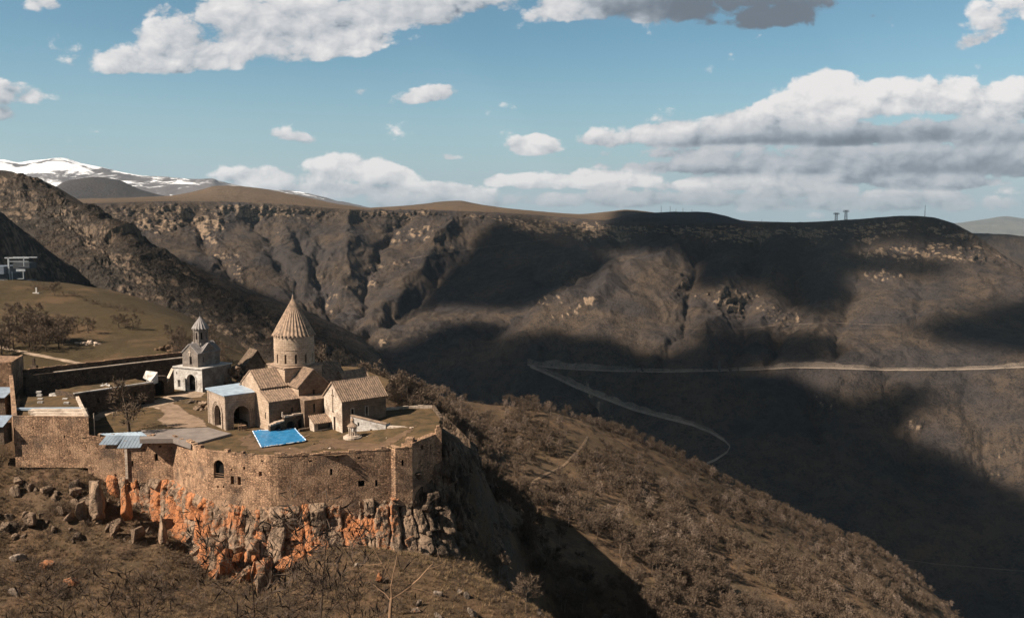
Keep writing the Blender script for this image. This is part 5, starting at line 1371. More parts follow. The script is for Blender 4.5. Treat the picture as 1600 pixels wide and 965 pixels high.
def rock(c, dims, seed, n=9, pw=4.0, rough=.16, rz=0.0, tilt=(0, 0), taper=0.0):
    """angular boulder: rounded block, cut and roughened; dims are half sizes"""
    V, F = cube_sphere(n)
    d = V/((np.abs(V)**pw).sum(1)**(1/pw))[:, None]
    rs = np.random.RandomState(seed)
    for _ in range(10):                                  # flat facets
        k = rs.normal(size=3); k /= np.linalg.norm(k); h = rs.uniform(.40, .85); e = d@k-h
        d = d-np.where(e > 0, e, 0)[:, None]*k
    s = max(dims); q = d*np.array(dims)
    q = q+d*(fbm(q/(s*.55)+seed*3.1, 4)*rough*s*.55+ridged(q/(min(dims)*.9)+seed, 3)*rough*min(dims)*.5)[:, None]
    if taper: q[:, :2] *= (1+taper*q[:, 2:3]/dims[2])
    R = Matrix.Rotation(rz, 3, 'Z') @ Matrix.Rotation(tilt[0], 3, 'X') @ Matrix.Rotation(tilt[1], 3, 'Y')
    return q@np.array(R).T+np.array(c), F
RV, RF, RL = [], [], []; roff = 0
def put(VF, lichen):
    global roff
    V, F = VF; RV.append(V); RF.append(F+roff); RL.append(np.full(len(V), lichen)); roff += len(V)
def wall_y(px):
    xs = [-100, 135, 269, 296, 323, 421, 545, 611, 650, 700, 760]; ys = [186, 186, 185, 179.5, 174, 170, 173.5, 175.5, 177, 183, 196]
    return float(np.interp(px, xs, ys))
# measured columns and boulders: px0, px1, py0, py1, lichen
blocks = [(254,267,748,782,1),(268,288,752,800,.6),(284,303,765,832,.7),(302,317,771,834,1),(315,326,775,838,.1),(323,338,770,845,0),(336,356,764,845,1),(356,372,772,825,.8),(372,380,775,840,.3),(377,396,775,858,.4),(396,408,785,850,.2),(405,420,782,850,.5),
 (419,437,788,835,.9),(436,450,786,845,.5),(450,466,788,830,.7),(466,486,790,835,.5),(487,504,787,827,1),(505,521,790,834,.7),(521,546,790,842,.8),(547,563,794,840,.9),(565,576,790,823,.3),(574,604,786,838,1),(606,620,791,814,.5),(620,634,785,826,.8),(632,647,786,823,.8),(642,657,774,793,.6),
 (296,324,839,888,.4),(318,342,858,911,.5),(339,368,858,910,1),(366,398,862,900,1),(268,298,812,858,.2),(288,312,800,850,.6),(396,424,890,934,.3),(352,380,838,870,.8),(380,402,846,880,.3),
 (412,448,828,868,1),(456,482,825,848,1),(460,494,848,868,1),(432,458,872,896,.9),(506,540,860,896,.7),(470,500,868,900,.4),(534,550,838,856,.9),(580,602,890,912,.9),
 (560,584,832,850,.2),(596,622,838,856,.2),(610,640,828,856,.1),(634,650,834,862,.5),(646,668,830,878,.8),(660,680,856,880,.4),(680,694,842,878,1),(690,702,860,884,.5),
 (168,190,756,824,1),(188,206,754,820,.8),(184,200,752,770,1),(204,226,816,846,0),(224,250,812,848,0),(170,186,818,836,.2),(206,222,760,800,.3),(246,262,810,846,.2),(218,234,758,786,.1),
 (134,164,752,804,.1),(90,112,780,818,.2),(116,134,782,812,.2),(108,124,760,776,1),(140,160,800,816,.2),(128,140,760,790,.2),(100,118,800,812,.1),
 (0,22,774,800,.0),(14,40,785,836,.1),(34,58,800,826,.1),(38,52,770,800,.2),(52,80,808,838,.1),(66,82,756,772,.0),(64,84,770,800,.0),(76,100,812,848,0),(20,36,742,760,0),(40,56,745,756,.1),(58,66,740,755,.2),(2,16,812,832,.1)]
random.seed(3)
for i, (a, b_, c, d_, li) in enumerate(blocks):
    if b_ < 130 and i % 3: continue
    if a > 264 and ((c+d_)/2 < 842 or i % 2): continue
    if 130 <= b_ <= 264 and i % 2: continue
    pxm, pym = (a+b_)/2, (c+d_)/2; wy = wall_y(pxm)
    Y = wy-float(np.interp(pym, [750, 790, 840, 870, 935], [.6, 1.6, 5.5, 10, 17 if pxm > 250 else 22])) if pxm > 260 else wy-float(np.interp(pym, [740, 770, 800, 845], [1.2, 6, 10.5, 17]))
    if pxm < 262:
        hh = hit(BV_NEAR, pxm, d_+2)
        if hh is not None: Y = hh.y+(.5 if pxm < 165 else -.3)
    w = (b_-a)/FPX*Y/2; h = (d_-c)/FPX*Y/2*1.05; ctr = P(pxm, pym, Y)
    tall = h > w*1.5
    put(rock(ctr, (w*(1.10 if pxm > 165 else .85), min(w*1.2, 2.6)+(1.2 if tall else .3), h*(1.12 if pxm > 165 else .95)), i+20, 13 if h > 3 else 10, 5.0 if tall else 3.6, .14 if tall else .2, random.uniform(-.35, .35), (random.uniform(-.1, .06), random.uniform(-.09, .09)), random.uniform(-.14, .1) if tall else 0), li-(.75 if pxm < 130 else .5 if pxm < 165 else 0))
for i in range(12, 24):
    if i < 12: px = random.uniform(266, 662); w_ = random.uniform(7, 17); a0 = (763 if px < 330 else 772)+random.uniform(-6, 10); a1 = a0+random.uniform(28, 72)
    else: px = random.uniform(286, 430); w_ = random.uniform(9, 24); a0 = random.uniform(840, 900); a1 = a0+w_*random.uniform(.9, 2.4)
    _ = (px-w_/2, px+w_/2, a0, a1); pym = (a0+a1)/2; wy = wall_y(px)
    Y = wy-float(np.interp(pym, [750, 790, 840, 870, 935], [.3, 1.2, 5.0, 9.6, 17])); w = w_/FPX*Y/2; h = (a1-a0)/FPX*Y/2
    put(rock(P(px, pym, Y), (w*1.15, w*1.2+.8, h*1.1), 500+i, 11, 5.5, .13, random.uniform(-.4, .4), (random.uniform(-.08, .08), random.uniform(-.08, .08)), random.uniform(-.15, .12)), random.gauss(.45, .4))
# smaller broken rock between
for i in range(330):
    if 150 <= i < 270 and i % 2: continue
    if i < 150 and i % 2 == 0: continue
    if i >= 270 and i % 4: continue
    if i < 150:
        px = random.uniform(262, 700); k = random.random(); py = 788+k*random.uniform(20, 110) if px < 480 else 790+k*random.uniform(10, 80)
        if px < 300: py = random.uniform(765, 860)
        off = float(np.interp(py, [750, 790, 840, 870, 935], [.4, 1.2, 5.0, 9.5, 17]))
    elif i < 270:
        px = random.uniform(-10, 265); py = random.uniform(758, 850); off = float(np.interp(py, [740, 770, 800, 845], [1.4, 6.3, 11, 17.4]))
    else:
        px = random.uniform(640, 745); py = random.uniform(700, 860); off = float(np.interp(py, [700, 860], [0, 10]))
    Y = wall_y(px)-off
    if 150 <= i < 270:
        hh = hit(BV_NEAR, px, py)
        if hh is not None: Y = hh.y
    c = P(px, py, Y); s = random.choice([.35, .5, .7, .9, 1.2])*random.uniform(.8, 1.2)
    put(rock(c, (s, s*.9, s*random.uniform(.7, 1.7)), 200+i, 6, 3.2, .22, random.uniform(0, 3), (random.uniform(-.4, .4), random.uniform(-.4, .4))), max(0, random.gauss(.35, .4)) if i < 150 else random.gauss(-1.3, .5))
# the rock face itself, behind the columns and round the shaded right side
def V3(p, z): return Vector((p[0], p[1], z))
face = [(P(-70, 774, 180), P(-70, 842, 166.5)), (P(60, 770, 181), P(60, 834, 168.5)), (P(125, 760, 182.5), P(130, 815, 171)), (V3(wp[0].lerp(wp[1], .25), -7.5), P(160, 830, 169.5)), (V3(wp[0].lerp(wp[1], .5), -8), P(200, 842, 168)), (V3(wp[1], -8.5), P(262, 842, 168)), (V3(wp[2], -9), P(296, 885, 161)), (V3(wp[3], -9), P(325, 905, 158)),
        (V3(wp[4], -9), P(415, 905, 158)), (V3(wp[5], -9), P(440, 880, 160)), (V3(wp[5].lerp(wp[6], .5), -9), P(500, 855, 164)), (V3(wp[6], -9), P(555, 846, 165)), (V3(wp[7], -9), P(612, 852, 166)), (V3(pl[1], -9), P(660, 868, 166)),
        (V3(q2, -3), P(712, 890, 170)), (V3(q3+Vector((.8, 0, 0)), .5), P(748, 880, 178)), (V3(P(722, 690, 192), -3.4), P(766, 868, 184)), (V3(P(739, 703, 199), -6.3), P(778, 850, 189)), (V3(P(736, 690, 208), -6.5), P(785, 810, 200)), (V3(P(712, 668, 222), -6), P(770, 760, 220)), (V3(P(690, 650, 236), -6), P(735, 700, 240))]
tops = np.array([f[0][:] for f in face]); bots = np.array([f[1][:] for f in face]); bots[:, 2] -= 2.0
sl_ = np.concatenate([[0], np.cumsum(np.linalg.norm(np.diff(tops[:, :2], axis=0), axis=1))]); nC_ = int(sl_[-1]/.20)
ss = np.linspace(0, sl_[-1], nC_)
tp_d = np.stack([np.interp(ss, sl_, tops[:, k]) for k in range(3)], -1); bt_d = np.stack([np.interp(ss, sl_, bots[:, k]) for k in range(3)], -1)
for _ in range(12): bt_d[1:-1] = .25*bt_d[:-2]+.5*bt_d[1:-1]+.25*bt_d[2:]
f = np.linspace(0, 1, 70)[:, None, None]
fg = tp_d[None]*(1-f)+bt_d[None]*f
fg[..., :2] = tp_d[None, :, :2]+(bt_d-tp_d)[None, :, :2]*(f**2.0)
tn = np.gradient(tp_d[:, :2], axis=0); 
for _ in range(10): tn[1:-1] = .25*tn[:-2]+.5*tn[1:-1]+.25*tn[2:]
nr = np.stack([tn[:, 1], -tn[:, 0]], -1); nr /= np.linalg.norm(nr, axis=1)[:, None]
arc2 = ss[None, :]*np.ones((70, 1)); zz_ = fg[..., 2]
# jointed columns: random widths along the face, each broken into blocks that step in and out
rc_ = np.random.RandomState(5)
wid = rc_.uniform(1.1, 3.3, 400); bnd = np.cumsum(wid)-4.0
aw_ = arc2+fbm(np.stack([arc2/7., zz_/5., zz_*0+2], -1), 3)*1.1
ci = np.clip(np.searchsorted(bnd, aw_)-1, 0, 398); tt = (aw_-bnd[ci])/wid[ci+1]; ew = np.minimum(tt, 1-tt)*wid[ci+1]
hc = rc_.uniform(2.4, 7.0, 400); oc = rc_.uniform(0, 9, 400)
zb = (zz_+oc[ci]+fbm(np.stack([arc2/2.2, zz_/3., zz_*0+6], -1), 2)*.9+tt*rc_.uniform(-1, 1, 400)[ci]*1.2)/hc[ci]; bi = np.floor(zb).astype(int); tz = zb-bi; ez_ = np.minimum(tz, 1-tz)*hc[ci]
tabr = rc_.rand(400, 64); r0_ = tabr[ci, (bi*7) % 64]; r1_ = tabr[(ci*3) % 400, (bi*5+11) % 64]; r2_ = tabr[(ci*7+3) % 400, (bi+23) % 64]
d = r0_*1.7+tabr[ci, 3]*1.5-.9+(tt-.5)*(r1_-.5)*2.6+(tz-.5)*(r2_-.55)*2.0-.12*np.abs(2*tt-1)**6-.10*np.abs(2*tz-1)**8
gk = np.clip(.55+1.6*fbm(fg/3.+21, 3), 0, 1)
d = d-1.7*gk*np.exp(-(ew/.17)**2)-.5*gk*np.exp(-(ez_/.10)**2)+ridged(fg/np.array([1.9, 1.9, 3.4]), 5, .6)*.75+fbm(fg/.8, 3)*.18+fbm(fg/6., 3)*.8
blk_l = np.where(r2_ < .62, .40+.8*r1_, -.2+.5*r1_)+fbm(fg/1.8+33, 3)*.5
d = d*np.clip(f[..., 0]*7, .05, 1)-.4*(1-f[..., 0])
fg[..., 0] += nr[None, :, 0]*d; fg[..., 1] += nr[None, :, 1]*d
RV.append(fg.reshape(-1, 3)); RF.append(grid_faces(70, nC_)+roff); RL.append(np.clip(blk_l+fbm(fg/5.+9, 3)*.5-.2*np.clip((sl_[3]-arc2)/6, 0, 1)-2.6*np.clip((arc2-sl_[12])/8, 0, 1), -2, 1).ravel()); roff += fg.size//3  # last term darkens the right side's colour to deepen its shade
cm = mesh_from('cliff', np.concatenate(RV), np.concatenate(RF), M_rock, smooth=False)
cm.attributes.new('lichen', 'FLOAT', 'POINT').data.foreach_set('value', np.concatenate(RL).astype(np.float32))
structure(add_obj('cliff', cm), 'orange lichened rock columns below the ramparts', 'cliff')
# loose boulders on the grass, each a thing
M_bould = rock_mat('grey_boulder_stone', (.30, .235, .185), (.17, .13, .10), sc=1.6, pale=(.48, .41, .35))
def boulder(px, py, wpx, hpx, label, seed, li=-1.0, tilt=(0, 0), rz=0.0, group=None):
    h = hit(BV_NEAR, px, py+hpx*.35)
    if h is None: return
    k = h.y/FPX; w, hh = wpx*k/2, hpx*k/2
    V, F = rock((0, 0, hh*.45), (w, w*.75, hh), seed, 9, 3.2, .2, rz, tilt)
    me = mesh_from('boulder', V, F, M_bould); me.attributes.new('lichen', 'FLOAT', 'POINT').data.foreach_set('value', np.full(len(V), li, np.float32))
    o = add_obj('boulder', me, None, h); tag(o, label, 'boulder', group)
boulder(718, 923, 9, 13, 'small white boulder touching a longer white slab on the grass below the cliff', 901, -1, (.2, .3))
boulder(731, 928, 13, 16, 'leaning white slab of rock beside a small white boulder on the grass', 902, -1, (.2, -.5))
boulder(738, 953, 15, 20, 'pale upright slab of rock at the lower right of the grassy shoulder', 903, -1, (.1, -.4))
boulder(685, 959, 12, 17, 'pale tilted slab of rock near the bottom edge on the grass', 904, -1, (.1, -.4))
boulder(651, 951, 18, 11, 'low tan boulder with rusty top near the bottom edge', 905, .4)
boulder(593, 901, 15, 20, 'round orange lichened boulder alone on the grass slope', 906, 1.0)
boulder(685, 926, 16, 14, 'dark cracked boulder on the grass left of the white slabs', 907, -.6)
boulder(655, 940, 9, 16, 'narrow brown boulder standing beside the low tan one', 908, .3, (0, .4))
boulder(843, 955, 9, 16, 'pointed white stone at the edge of the grass above the dark ravine', 909, -1, (0, .2))
boulder(560, 880, 14, 10, 'flat grey boulder below the orange columns', 910, 0)
boulder(28, 868, 24, 18, 'grey boulder among the shrubs at the far left', 911, -.5)
boulder(110, 905, 26, 22, 'rusty orange boulder in the brush at the lower left', 912, .7)
boulder(22, 920, 22, 24, 'pale split boulder in the brush at the left edge', 913, -1)
boulder(72, 880, 26, 20, 'rust streaked boulder above the brush on the left', 914, .6)
boulder(955, 968, 60, 20, 'broad tan rock top peeping in at the bottom edge', 915, -.4)
boulder(1275, 964, 30, 14, 'flat pale rock peeping in at the bottom edge, right of centre', 916, -1)
# ------------------------------------------------------------------ things in the courtyard and around
def drape_poly(name, pts, mat, lift, label, cat, zf=None, step=.4, rag=.5):
    poly = [Vector((p.x, p.y, 0)) for p in pts]
    xs = np.arange(min(p.x for p in poly)-1, max(p.x for p in poly)+1, step); ys = np.arange(min(p.y for p in poly)-1, max(p.y for p in poly)+1, step)
    A, B = np.meshgrid(xs, ys); q = np.stack([A, B, A*0], -1)
    ax_ = A+fbm(q/2.5, 3)*rag; by_ = B+fbm(q/2.5+31, 3)*rag
    ins = inside(poly, ax_, by_).ravel(); Z = (zf or lawn_z)(A, B)+lift
    F_ = grid_faces(*A.shape); F_ = F_[ins[F_].all(1)]
    us = np.unique(F_); rm = -np.ones(A.size, int); rm[us] = np.arange(len(us))
    return structure(add_obj(name, mesh_from(name, np.stack([A, B, Z], -1).reshape(-1, 3)[us], rm[F_], mat, smooth=True)), label, cat)
drape_poly('path', [G(*a) for a in [(142,652),(152,645),(180,637),(215,630),(243,624),(268,616),(300,610),(322,613),(316,620),(292,622),(272,629),(268,640),(250,640),(232,636),(196,640),(170,647),(158,655),(150,660)]], M_path, .05, 'pale gravel path through the courtyard', 'path')
drape_poly('dirt_yard', [G(*a) for a in [(246,636),(268,628),(282,634),(296,646),(320,656),(325,667),(300,668),(270,668),(252,664),(244,656),(256,648)]], plain_mat('trodden_earth', (.24, .165, .115), (.16, .11, .075), .95, .3, .1, .4), .07, 'trodden earth yard', 'yard')
structure(hillside)
for k, pts in enumerate([[(372,684),(392,676),(400,690),(470,700),(505,690),(520,700),(480,708),(400,706),(376,696)], [(492,688),(520,683),(548,690),(590,694),(640,684),(655,676),(640,692),(590,704),(520,702)], [(430,706),(520,706),(590,702),(600,706),(520,711),(440,712)]]):
    drape_poly('worn_ground', [G(*a) for a in pts], M_soil, .045+.01*k, 'worn bare earth in the courtyard grass', 'ground', rag=2.2)
# meadow footpaths
M_track = plain_mat('trodden_track', (.20, .145, .10), (.14, .10, .07), .95, .4, .1, .3)
def track(name, pts, w, mat, label, lift=.14, bvh=None, n=12):
    b = MB(); prev = None
    dense = []
    for (a, c) in zip(pts[:-1], pts[1:]):
        for k in range(n): dense.append((a[0]+(c[0]-a[0])*k/n, a[1]+(c[1]-a[1])*k/n))
    dense.append(pts[-1]); P3 = [hit(bvh or BV_NEAR, *d) for d in dense]; P3 = [p for p in P3 if p]
    arr = np.array([p[:] for p in P3])
    for _ in range(3): arr[1:-1] = .25*arr[:-2]+.5*arr[1:-1]+.25*arr[2:]
    t = np.gradient(arr, axis=0); t /= np.linalg.norm(t, axis=1)[:, None]+1e-9
    s = np.stack([-t[:, 1], t[:, 0], t[:, 0]*0], -1); s /= np.linalg.norm(s, axis=1)[:, None]+1e-9
    wv = (w*(1+.35*fbm(arr/4., 3)))[:, None]
    L = arr-s*wv/2; R = arr+s*wv/2
    for X in (L, R):
        for i in range(len(X)):
            hz = (bvh or BV_NEAR).ray_cast(Vector((X[i, 0], X[i, 1], 900)), Vector((0, 0, -1)))[0]
            if hz is not None and abs(hz.z-arr[i, 2]) < w*1.5: X[i, 2] = hz.z
        X[:, 2] += lift
    m = len(arr); V = np.concatenate([L, arr+np.array([0, 0, lift+.06*w]), R]); F_ = []
    for i in range(m-1): F_ += [(i, i+1, m+i+1, m+i), (m+i, m+i+1, 2*m+i+1, 2*m+i)]
    return structure(add_obj(name, mesh_from(name, V, np.array(F_), mat, smooth=True)), label, 'path')
track('meadow_path', [(-30,538),(0,542),(30,549),(60,556),(95,562),(128,569)], 2.2, M_path, 'pale footpath crossing the meadow behind the fortress')
track('forest_trail', [(826,770),(834,752),(850,742),(880,728),(900,708),(912,694),(918,682)], .9, plain_mat('sandy_trail', (.24, .16, .10), (.17, .115, .075), .95, .5, .1, .3), 'sandy trail through the brush', .12)

# blue tarpaulin
tc = [G(395, 675.5), G(461, 671.5), G(478, 690), G(408, 700.5)]
tpn = thing('tarpaulin', 'bright blue tarpaulin spread flat on the courtyard grass', 'tarpaulin', tc[3])
n_ = 36; V = []
for j in range(n_+1):
    for i in range(n_+1):
        p = tc[3].lerp(tc[2], i/n_).lerp(tc[0].lerp(tc[1], i/n_), j/n_); V.append(p-tc[3])
V = np.array(V); wv = fbm(V/2.2, 4)*.22+.32+lawn_z(V[:, 0]+tc[3].x, V[:, 1]+tc[3].y); V[:, 2] = np.maximum(wv, .08)
top_n = len(V); V2 = V.copy(); V2[:, 2] -= .03
gf = grid_faces(n_+1, n_+1)
add_obj('sheet', mesh_from('sheet', np.concatenate([V, V2]), np.concatenate([gf, gf[:, ::-1]+top_n]), M_tarp, smooth=True), tpn)
hm = MB(); g_ = V.reshape(n_+1, n_+1, 3)
for ed_ in (g_[0], g_[-1], g_[:, 0], g_[:, -1]):
    for a, b_ in zip(ed_[:-1], ed_[1:]): hm.bar(Vector(a)+Z_*.03, Vector(b_)+Z_*.03, .11, 5)
hm.build('hem', M_hem, tpn)
pk = MB(); a = G(472, 684.5, .2); b_ = G(484, 679.5, .5); pk.bar(a-a, b_-a, .14, 6); o = pk.build('plank', M_wood); o.location = a; tag(o, 'pale plank lying off the right edge of the blue tarpaulin', 'plank')
# well house
wc_ = G(551, 683.5, .1)
wh = thing('well_house', 'small round well house with stone columns, tiled cap and round base', 'well house', wc_)
b = MB(); b.cyl((0, 0), 1.95, 1.95, -.5, .35, 20); b.cyl((0, 0), 1.6, 1.6, .35, .55, 20); b.build('base', M_pale, wh)
for k in range(6):
    b = MB(); a = 2*math.pi*(k+.3)/6; x, y = .72*math.cos(a), .72*math.sin(a); b.cyl((x, y), .13, .12, .55, 2.1, 8); b.cyl((x, y), .19, .19, 2.0, 2.2, 8); b.build('column', M_pale, wh)
b = MB(); b.cyl((0, 0), .95, .95, 2.2, 2.5, 12); b.build('lintel_ring', M_pale, wh)
b = MB(); b.cyl((0, 0), 1.15, .35, 2.5, 3.2, 12); b.build('roof', M_tile, wh)
b = MB(); b.cyl((0, 0), .36, .36, 3.15, 3.75, 10); b.cyl((0, 0), .45, .05, 3.75, 4.45, 10); b.build('lantern', M_tile, wh)
b = MB(); b.cyl((0, 0), .35, .3, .5, 1.1, 10); b.build('font', M_pale, wh)
# timber stand in the porch arch
pa_ = G(373, 673.8, 0.05); ws_ = thing('wooden_stand', 'rough timber stand of planks under the big porch arch', 'stand', pa_, TH)
for k in range(4): b = MB(); b.obox((0+.55*k, 0, 0), (.1, 0, 0), (0, .1, 0), (0, 0, 1.75 if k < 2 else 1.1)); b.build('post', M_wood, ws_)
for k in range(4): b = MB(); b.obox((-.15+(0 if k < 3 else .4), -.06, .25+.38*k), (1.95 if k < 2 else 1.0, 0, 0), (0, .05, 0), (0, 0, .16)); b.build('plank', M_wood, ws_)
b = MB(); b.obox((.5, .05, 1.0), (1.3, 0, 0), (0, .8, 0), (0, 0, .1)); b.build('shelf', M_wood, ws_)
# steps / kerb in front of the church
b = MB(); a = G(468, 673.8, .05); b.obox((0, 0, 0), E1*8.6, E2*.7, (0, 0, .45)); o = b.build('stone_step', M_ruin); o.location = a; tag(o, 'long low stone step in front of the arcade and the shed', 'step')
# pole in the pit, stele behind the wall, pale wall behind
b = MB(); b.cyl((0, 0), .12, .10, -1, 4.9, 8); o = b.build('pole', M_pale); o.location = G(148, 681, 0); tag(o, 'thin pale pole standing in the dark pit beside the bastion', 'pole')
sp0 = P(53.5, 577, 236); stl = thing('stele', 'dark upright stele on a stone base behind the curtain wall', 'monument', sp0)
b = MB(); b.box((-.8, -.6, -3), (.8, .6, 1.1)); b.build('base', M_ruin, stl)
b = MB(); b.obox((-.32, -.25, 1.1), (.64, 0, 0), (0, .4, 0), (.0, 0, 2.0)); b.build('slab', M_darkw, stl)
pw = P(214, 558, 268); b = MB(); b.obox((0, 0, -2), (3.7, .8, 0), (-.3, .7, 0), (0, 0, 3.5)); o = b.build('low_wall', M_paleR); o.location = pw; tag(o, 'short pale masonry wall in the sun behind the curtain wall', 'wall')
ph_ = hit(BV_NEAR, 57, 458)
if ph_:
    gm = thing('grave_marker', 'small white upright marker on a plinth on the crest of the meadow', 'monument', ph_); b = MB(); b.box((-.25, -.2, .3), (.25, .2, 2.4)); b.build('stone', M_white, gm); b = MB(); b.box((-1.3, -.6, -.5), (1.3, .6, .3)); b.build('plinth', M_white, gm)
# ruined gabled house
rg = thing('ruined_house', 'dark roofless ruin with one sloping sunlit gable edge behind the church', 'ruin', P(396, 578, 246), RAD(38))
b = MB(); b.prism([(-2.2, 0), (3.4, 0), (3.4, 5), (-2.2, 5)], -4, [1.2, 1.2, 1.2, 1.2]); 
for y in (0, 5): b.poly([(-2.2, y, 1.2), (3.4, y, 1.2), (1.2, y, 5.2)])
b.build('wall', M_ruin, rg)
b = MB(); sheet(b, [Vector(p) for p in ((-2.4, -.3, 1.1), (1.2, -.3, 5.3), (1.2, 5.3, 5.3), (-2.4, 5.3, 1.1))], .3); b.build('roof', M_ruin, rg)
b = MB(); sheet(b, [Vector(p) for p in ((1.2, -.3, 5.3), (3.5, -.3, 1.3), (3.5, 5.3, 1.3), (1.2, 5.3, 5.3))], .3); b.build('roof', M_ruin, rg)
# rubble heaps
def heap(name, px, py, Y, w, h, n, label, mat, seed):
    c = P(px, py, Y); rs = random.Random(seed); VV, FF, o = [], [], 0
    for k in range(n):
        r = rs.random(); a = rs.uniform(0, 6.28); rr = w*math.sqrt(r); s = rs.uniform(.35, .95)
        V, F = rock((rr*math.cos(a), rr*math.sin(a)*.8, -1.2+(1-r)*h*rs.uniform(.6, 1)), (s, s, s*.8), seed*50+k, 5, 3, .25, a, (rs.uniform(-.5, .5), 0)); VV.append(V); FF.append(F+o); o += len(V)
    V = np.concatenate(VV); me = mesh_from(name, V, np.concatenate(FF), mat); ob = add_obj(name, me, None, c); tag(ob, label, 'rubble', None, 'stuff'); return ob
heap('rubble', 369, 592, 243, 3.4, 5.5, 60, 'sunlit rubble slope to the right of the white gateway', M_rock, 3)
heap('rubble', 318, 640, 212, 2.8, 3.0, 50, 'rubble and brush heap at the corner of the porch', M_rock, 4)
heap('rubble', 300, 628, 221, 4.0, 1.6, 60, 'low line of rubble beside the path below the gateway', M_ruin, 5)
heap('rubble', 135, 536, 278, 5, 1.5, 55, 'pale stone heap on the meadow', M_paleR, 6)
heap('rubble', 262, 545, 268, 4, 2.2, 45, 'reddish mound with white stones by the belfry', M_soil, 7)
heap('rubble', 90, 614, 211, 1.6, 1.4, 12, 'white stones on the bastion terrace', M_white, 8)
heap('rubble', 170, 603, 216, 5, 1.5, 24, 'white stones lying on the earth roof of the cells', M_white, 9)
heap('rubble', 508, 685, 184, 1.8, .9, 14, 'small stone ring on the grass beside the tarpaulin', M_ruin, 10)
rsl = random.Random(77)
for k in range(26):
    px, py = rsl.uniform(380, 660), rsl.uniform(682, 706); c = G(px, py, 0)
    if not inside(plat, np.array([c.x]), np.array([c.y]))[0]: continue
    s_ = rsl.uniform(.14, .38); V, F = rock((0, 0, 0), (s_, s_*.8, s_*.6), 3000+k, 4, 3, .2, rsl.uniform(0, 3)); c.z = float(lawn_z(np.array([c.x]), np.array([c.y]))[0])+.05
    o = add_obj('stone', mesh_from('stone', V, F, M_ruin if k % 3 else M_paleR), None, c); tag(o, 'small loose stone on the courtyard grass', 'stone', 'loose stones on the courtyard grass')
# huts at the left edge
M_tin = plain_mat('dull_tin', (.22, .27, .33), (.16, .19, .23), .5, 1.2, .3)
hu = thing('tin_hut', 'small hut with a pale blue tin roof against the square tower', 'hut', P(0, 634, 206))
b = MB(); b.box((-5, 0, -3), (1.2, 4, 1.9)); b.build('wall', M_ruin, hu); b = MB(); sheet(b, [Vector(p) for p in ((-5.4, -.6, 2.0), (1.5, -.6, 2.0), (1.5, 4.2, 3.6), (-5.4, 4.2, 3.6))], .1); b.build('roof', M_tin, hu)
hu = thing('tin_shed', 'low tin roofed shed at the very left edge below the hut', 'shed', P(-2, 672, 183))
b = MB(); b.box((-5, 0, -3), (1.0, 3, 1.0)); b.build('wall', M_ruin, hu); b = MB(); sheet(b, [Vector(p) for p in ((-5.4, -.6, .8), (1.25, -.6, .8), (1.25, 3.2, 2.4), (-5.4, 3.2, 2.4))], .1); b.build('roof', M_tin, hu)
# cable car station on the meadow crest
cs = thing('cable_car_station', 'dark cable car station with a pale steel gantry on the meadow crest', 'station', P(14, 446, 398))
k_ = 398/FPX
def bx_(nm, x0, x1, y0, y1, d0, d1, mat, zo=0):
    b = MB(); b.box(((x0-14)*k_, d0, (446-y1)*k_), ((x1-14)*k_, d1, (446-y0)*k_)); return b.build(nm, mat, cs)
M_stn = plain_mat('dark_cladding', (.045, .05, .058), (.035, .04, .045), .6, .6, .3); M_galv = plain_mat('galvanised_steel', (.34, .35, .36), (.26, .27, .28), .5, 1., .4)
bx_('hall', -30, 12.5, 428, 452, 0, 14, M_stn); bx_('roof', -30, 9, 416, 427.9, -1, 12, plain_mat('grey_panel_roof', (.12, .14, .17), (.10, .115, .14), .5, .6, .3))
bx_('platform', -30, 36, 439, 449, -2, 12, M_stn); bx_('fascia', -30, 11, 437, 441, -2.3, -2.003, M_galv)
for (nm, x0, x1, y0, y1) in [('post', 11.3, 13.6, 403, 440), ('post', 36, 37.2, 403, 416), ('beam', 7, 45, 402, 404), ('beam', 14, 44, 408, 409), ('panel', 24, 38, 420.5, 424), ('post', 34.3, 35.3, 424, 436), ('post', 16.5, 17.4, 424, 438), ('railing', 24, 34, 435.2, 436)]: bx_(nm, x0, x1, y0, y1, 1.2, 1.8, M_galv)
bx_('beam', 7, 45, 402.2, 403.8, 8, 8.6, M_galv); bx_('machine_room', 14, 40, 411, 420, 4, 10, M_stn)
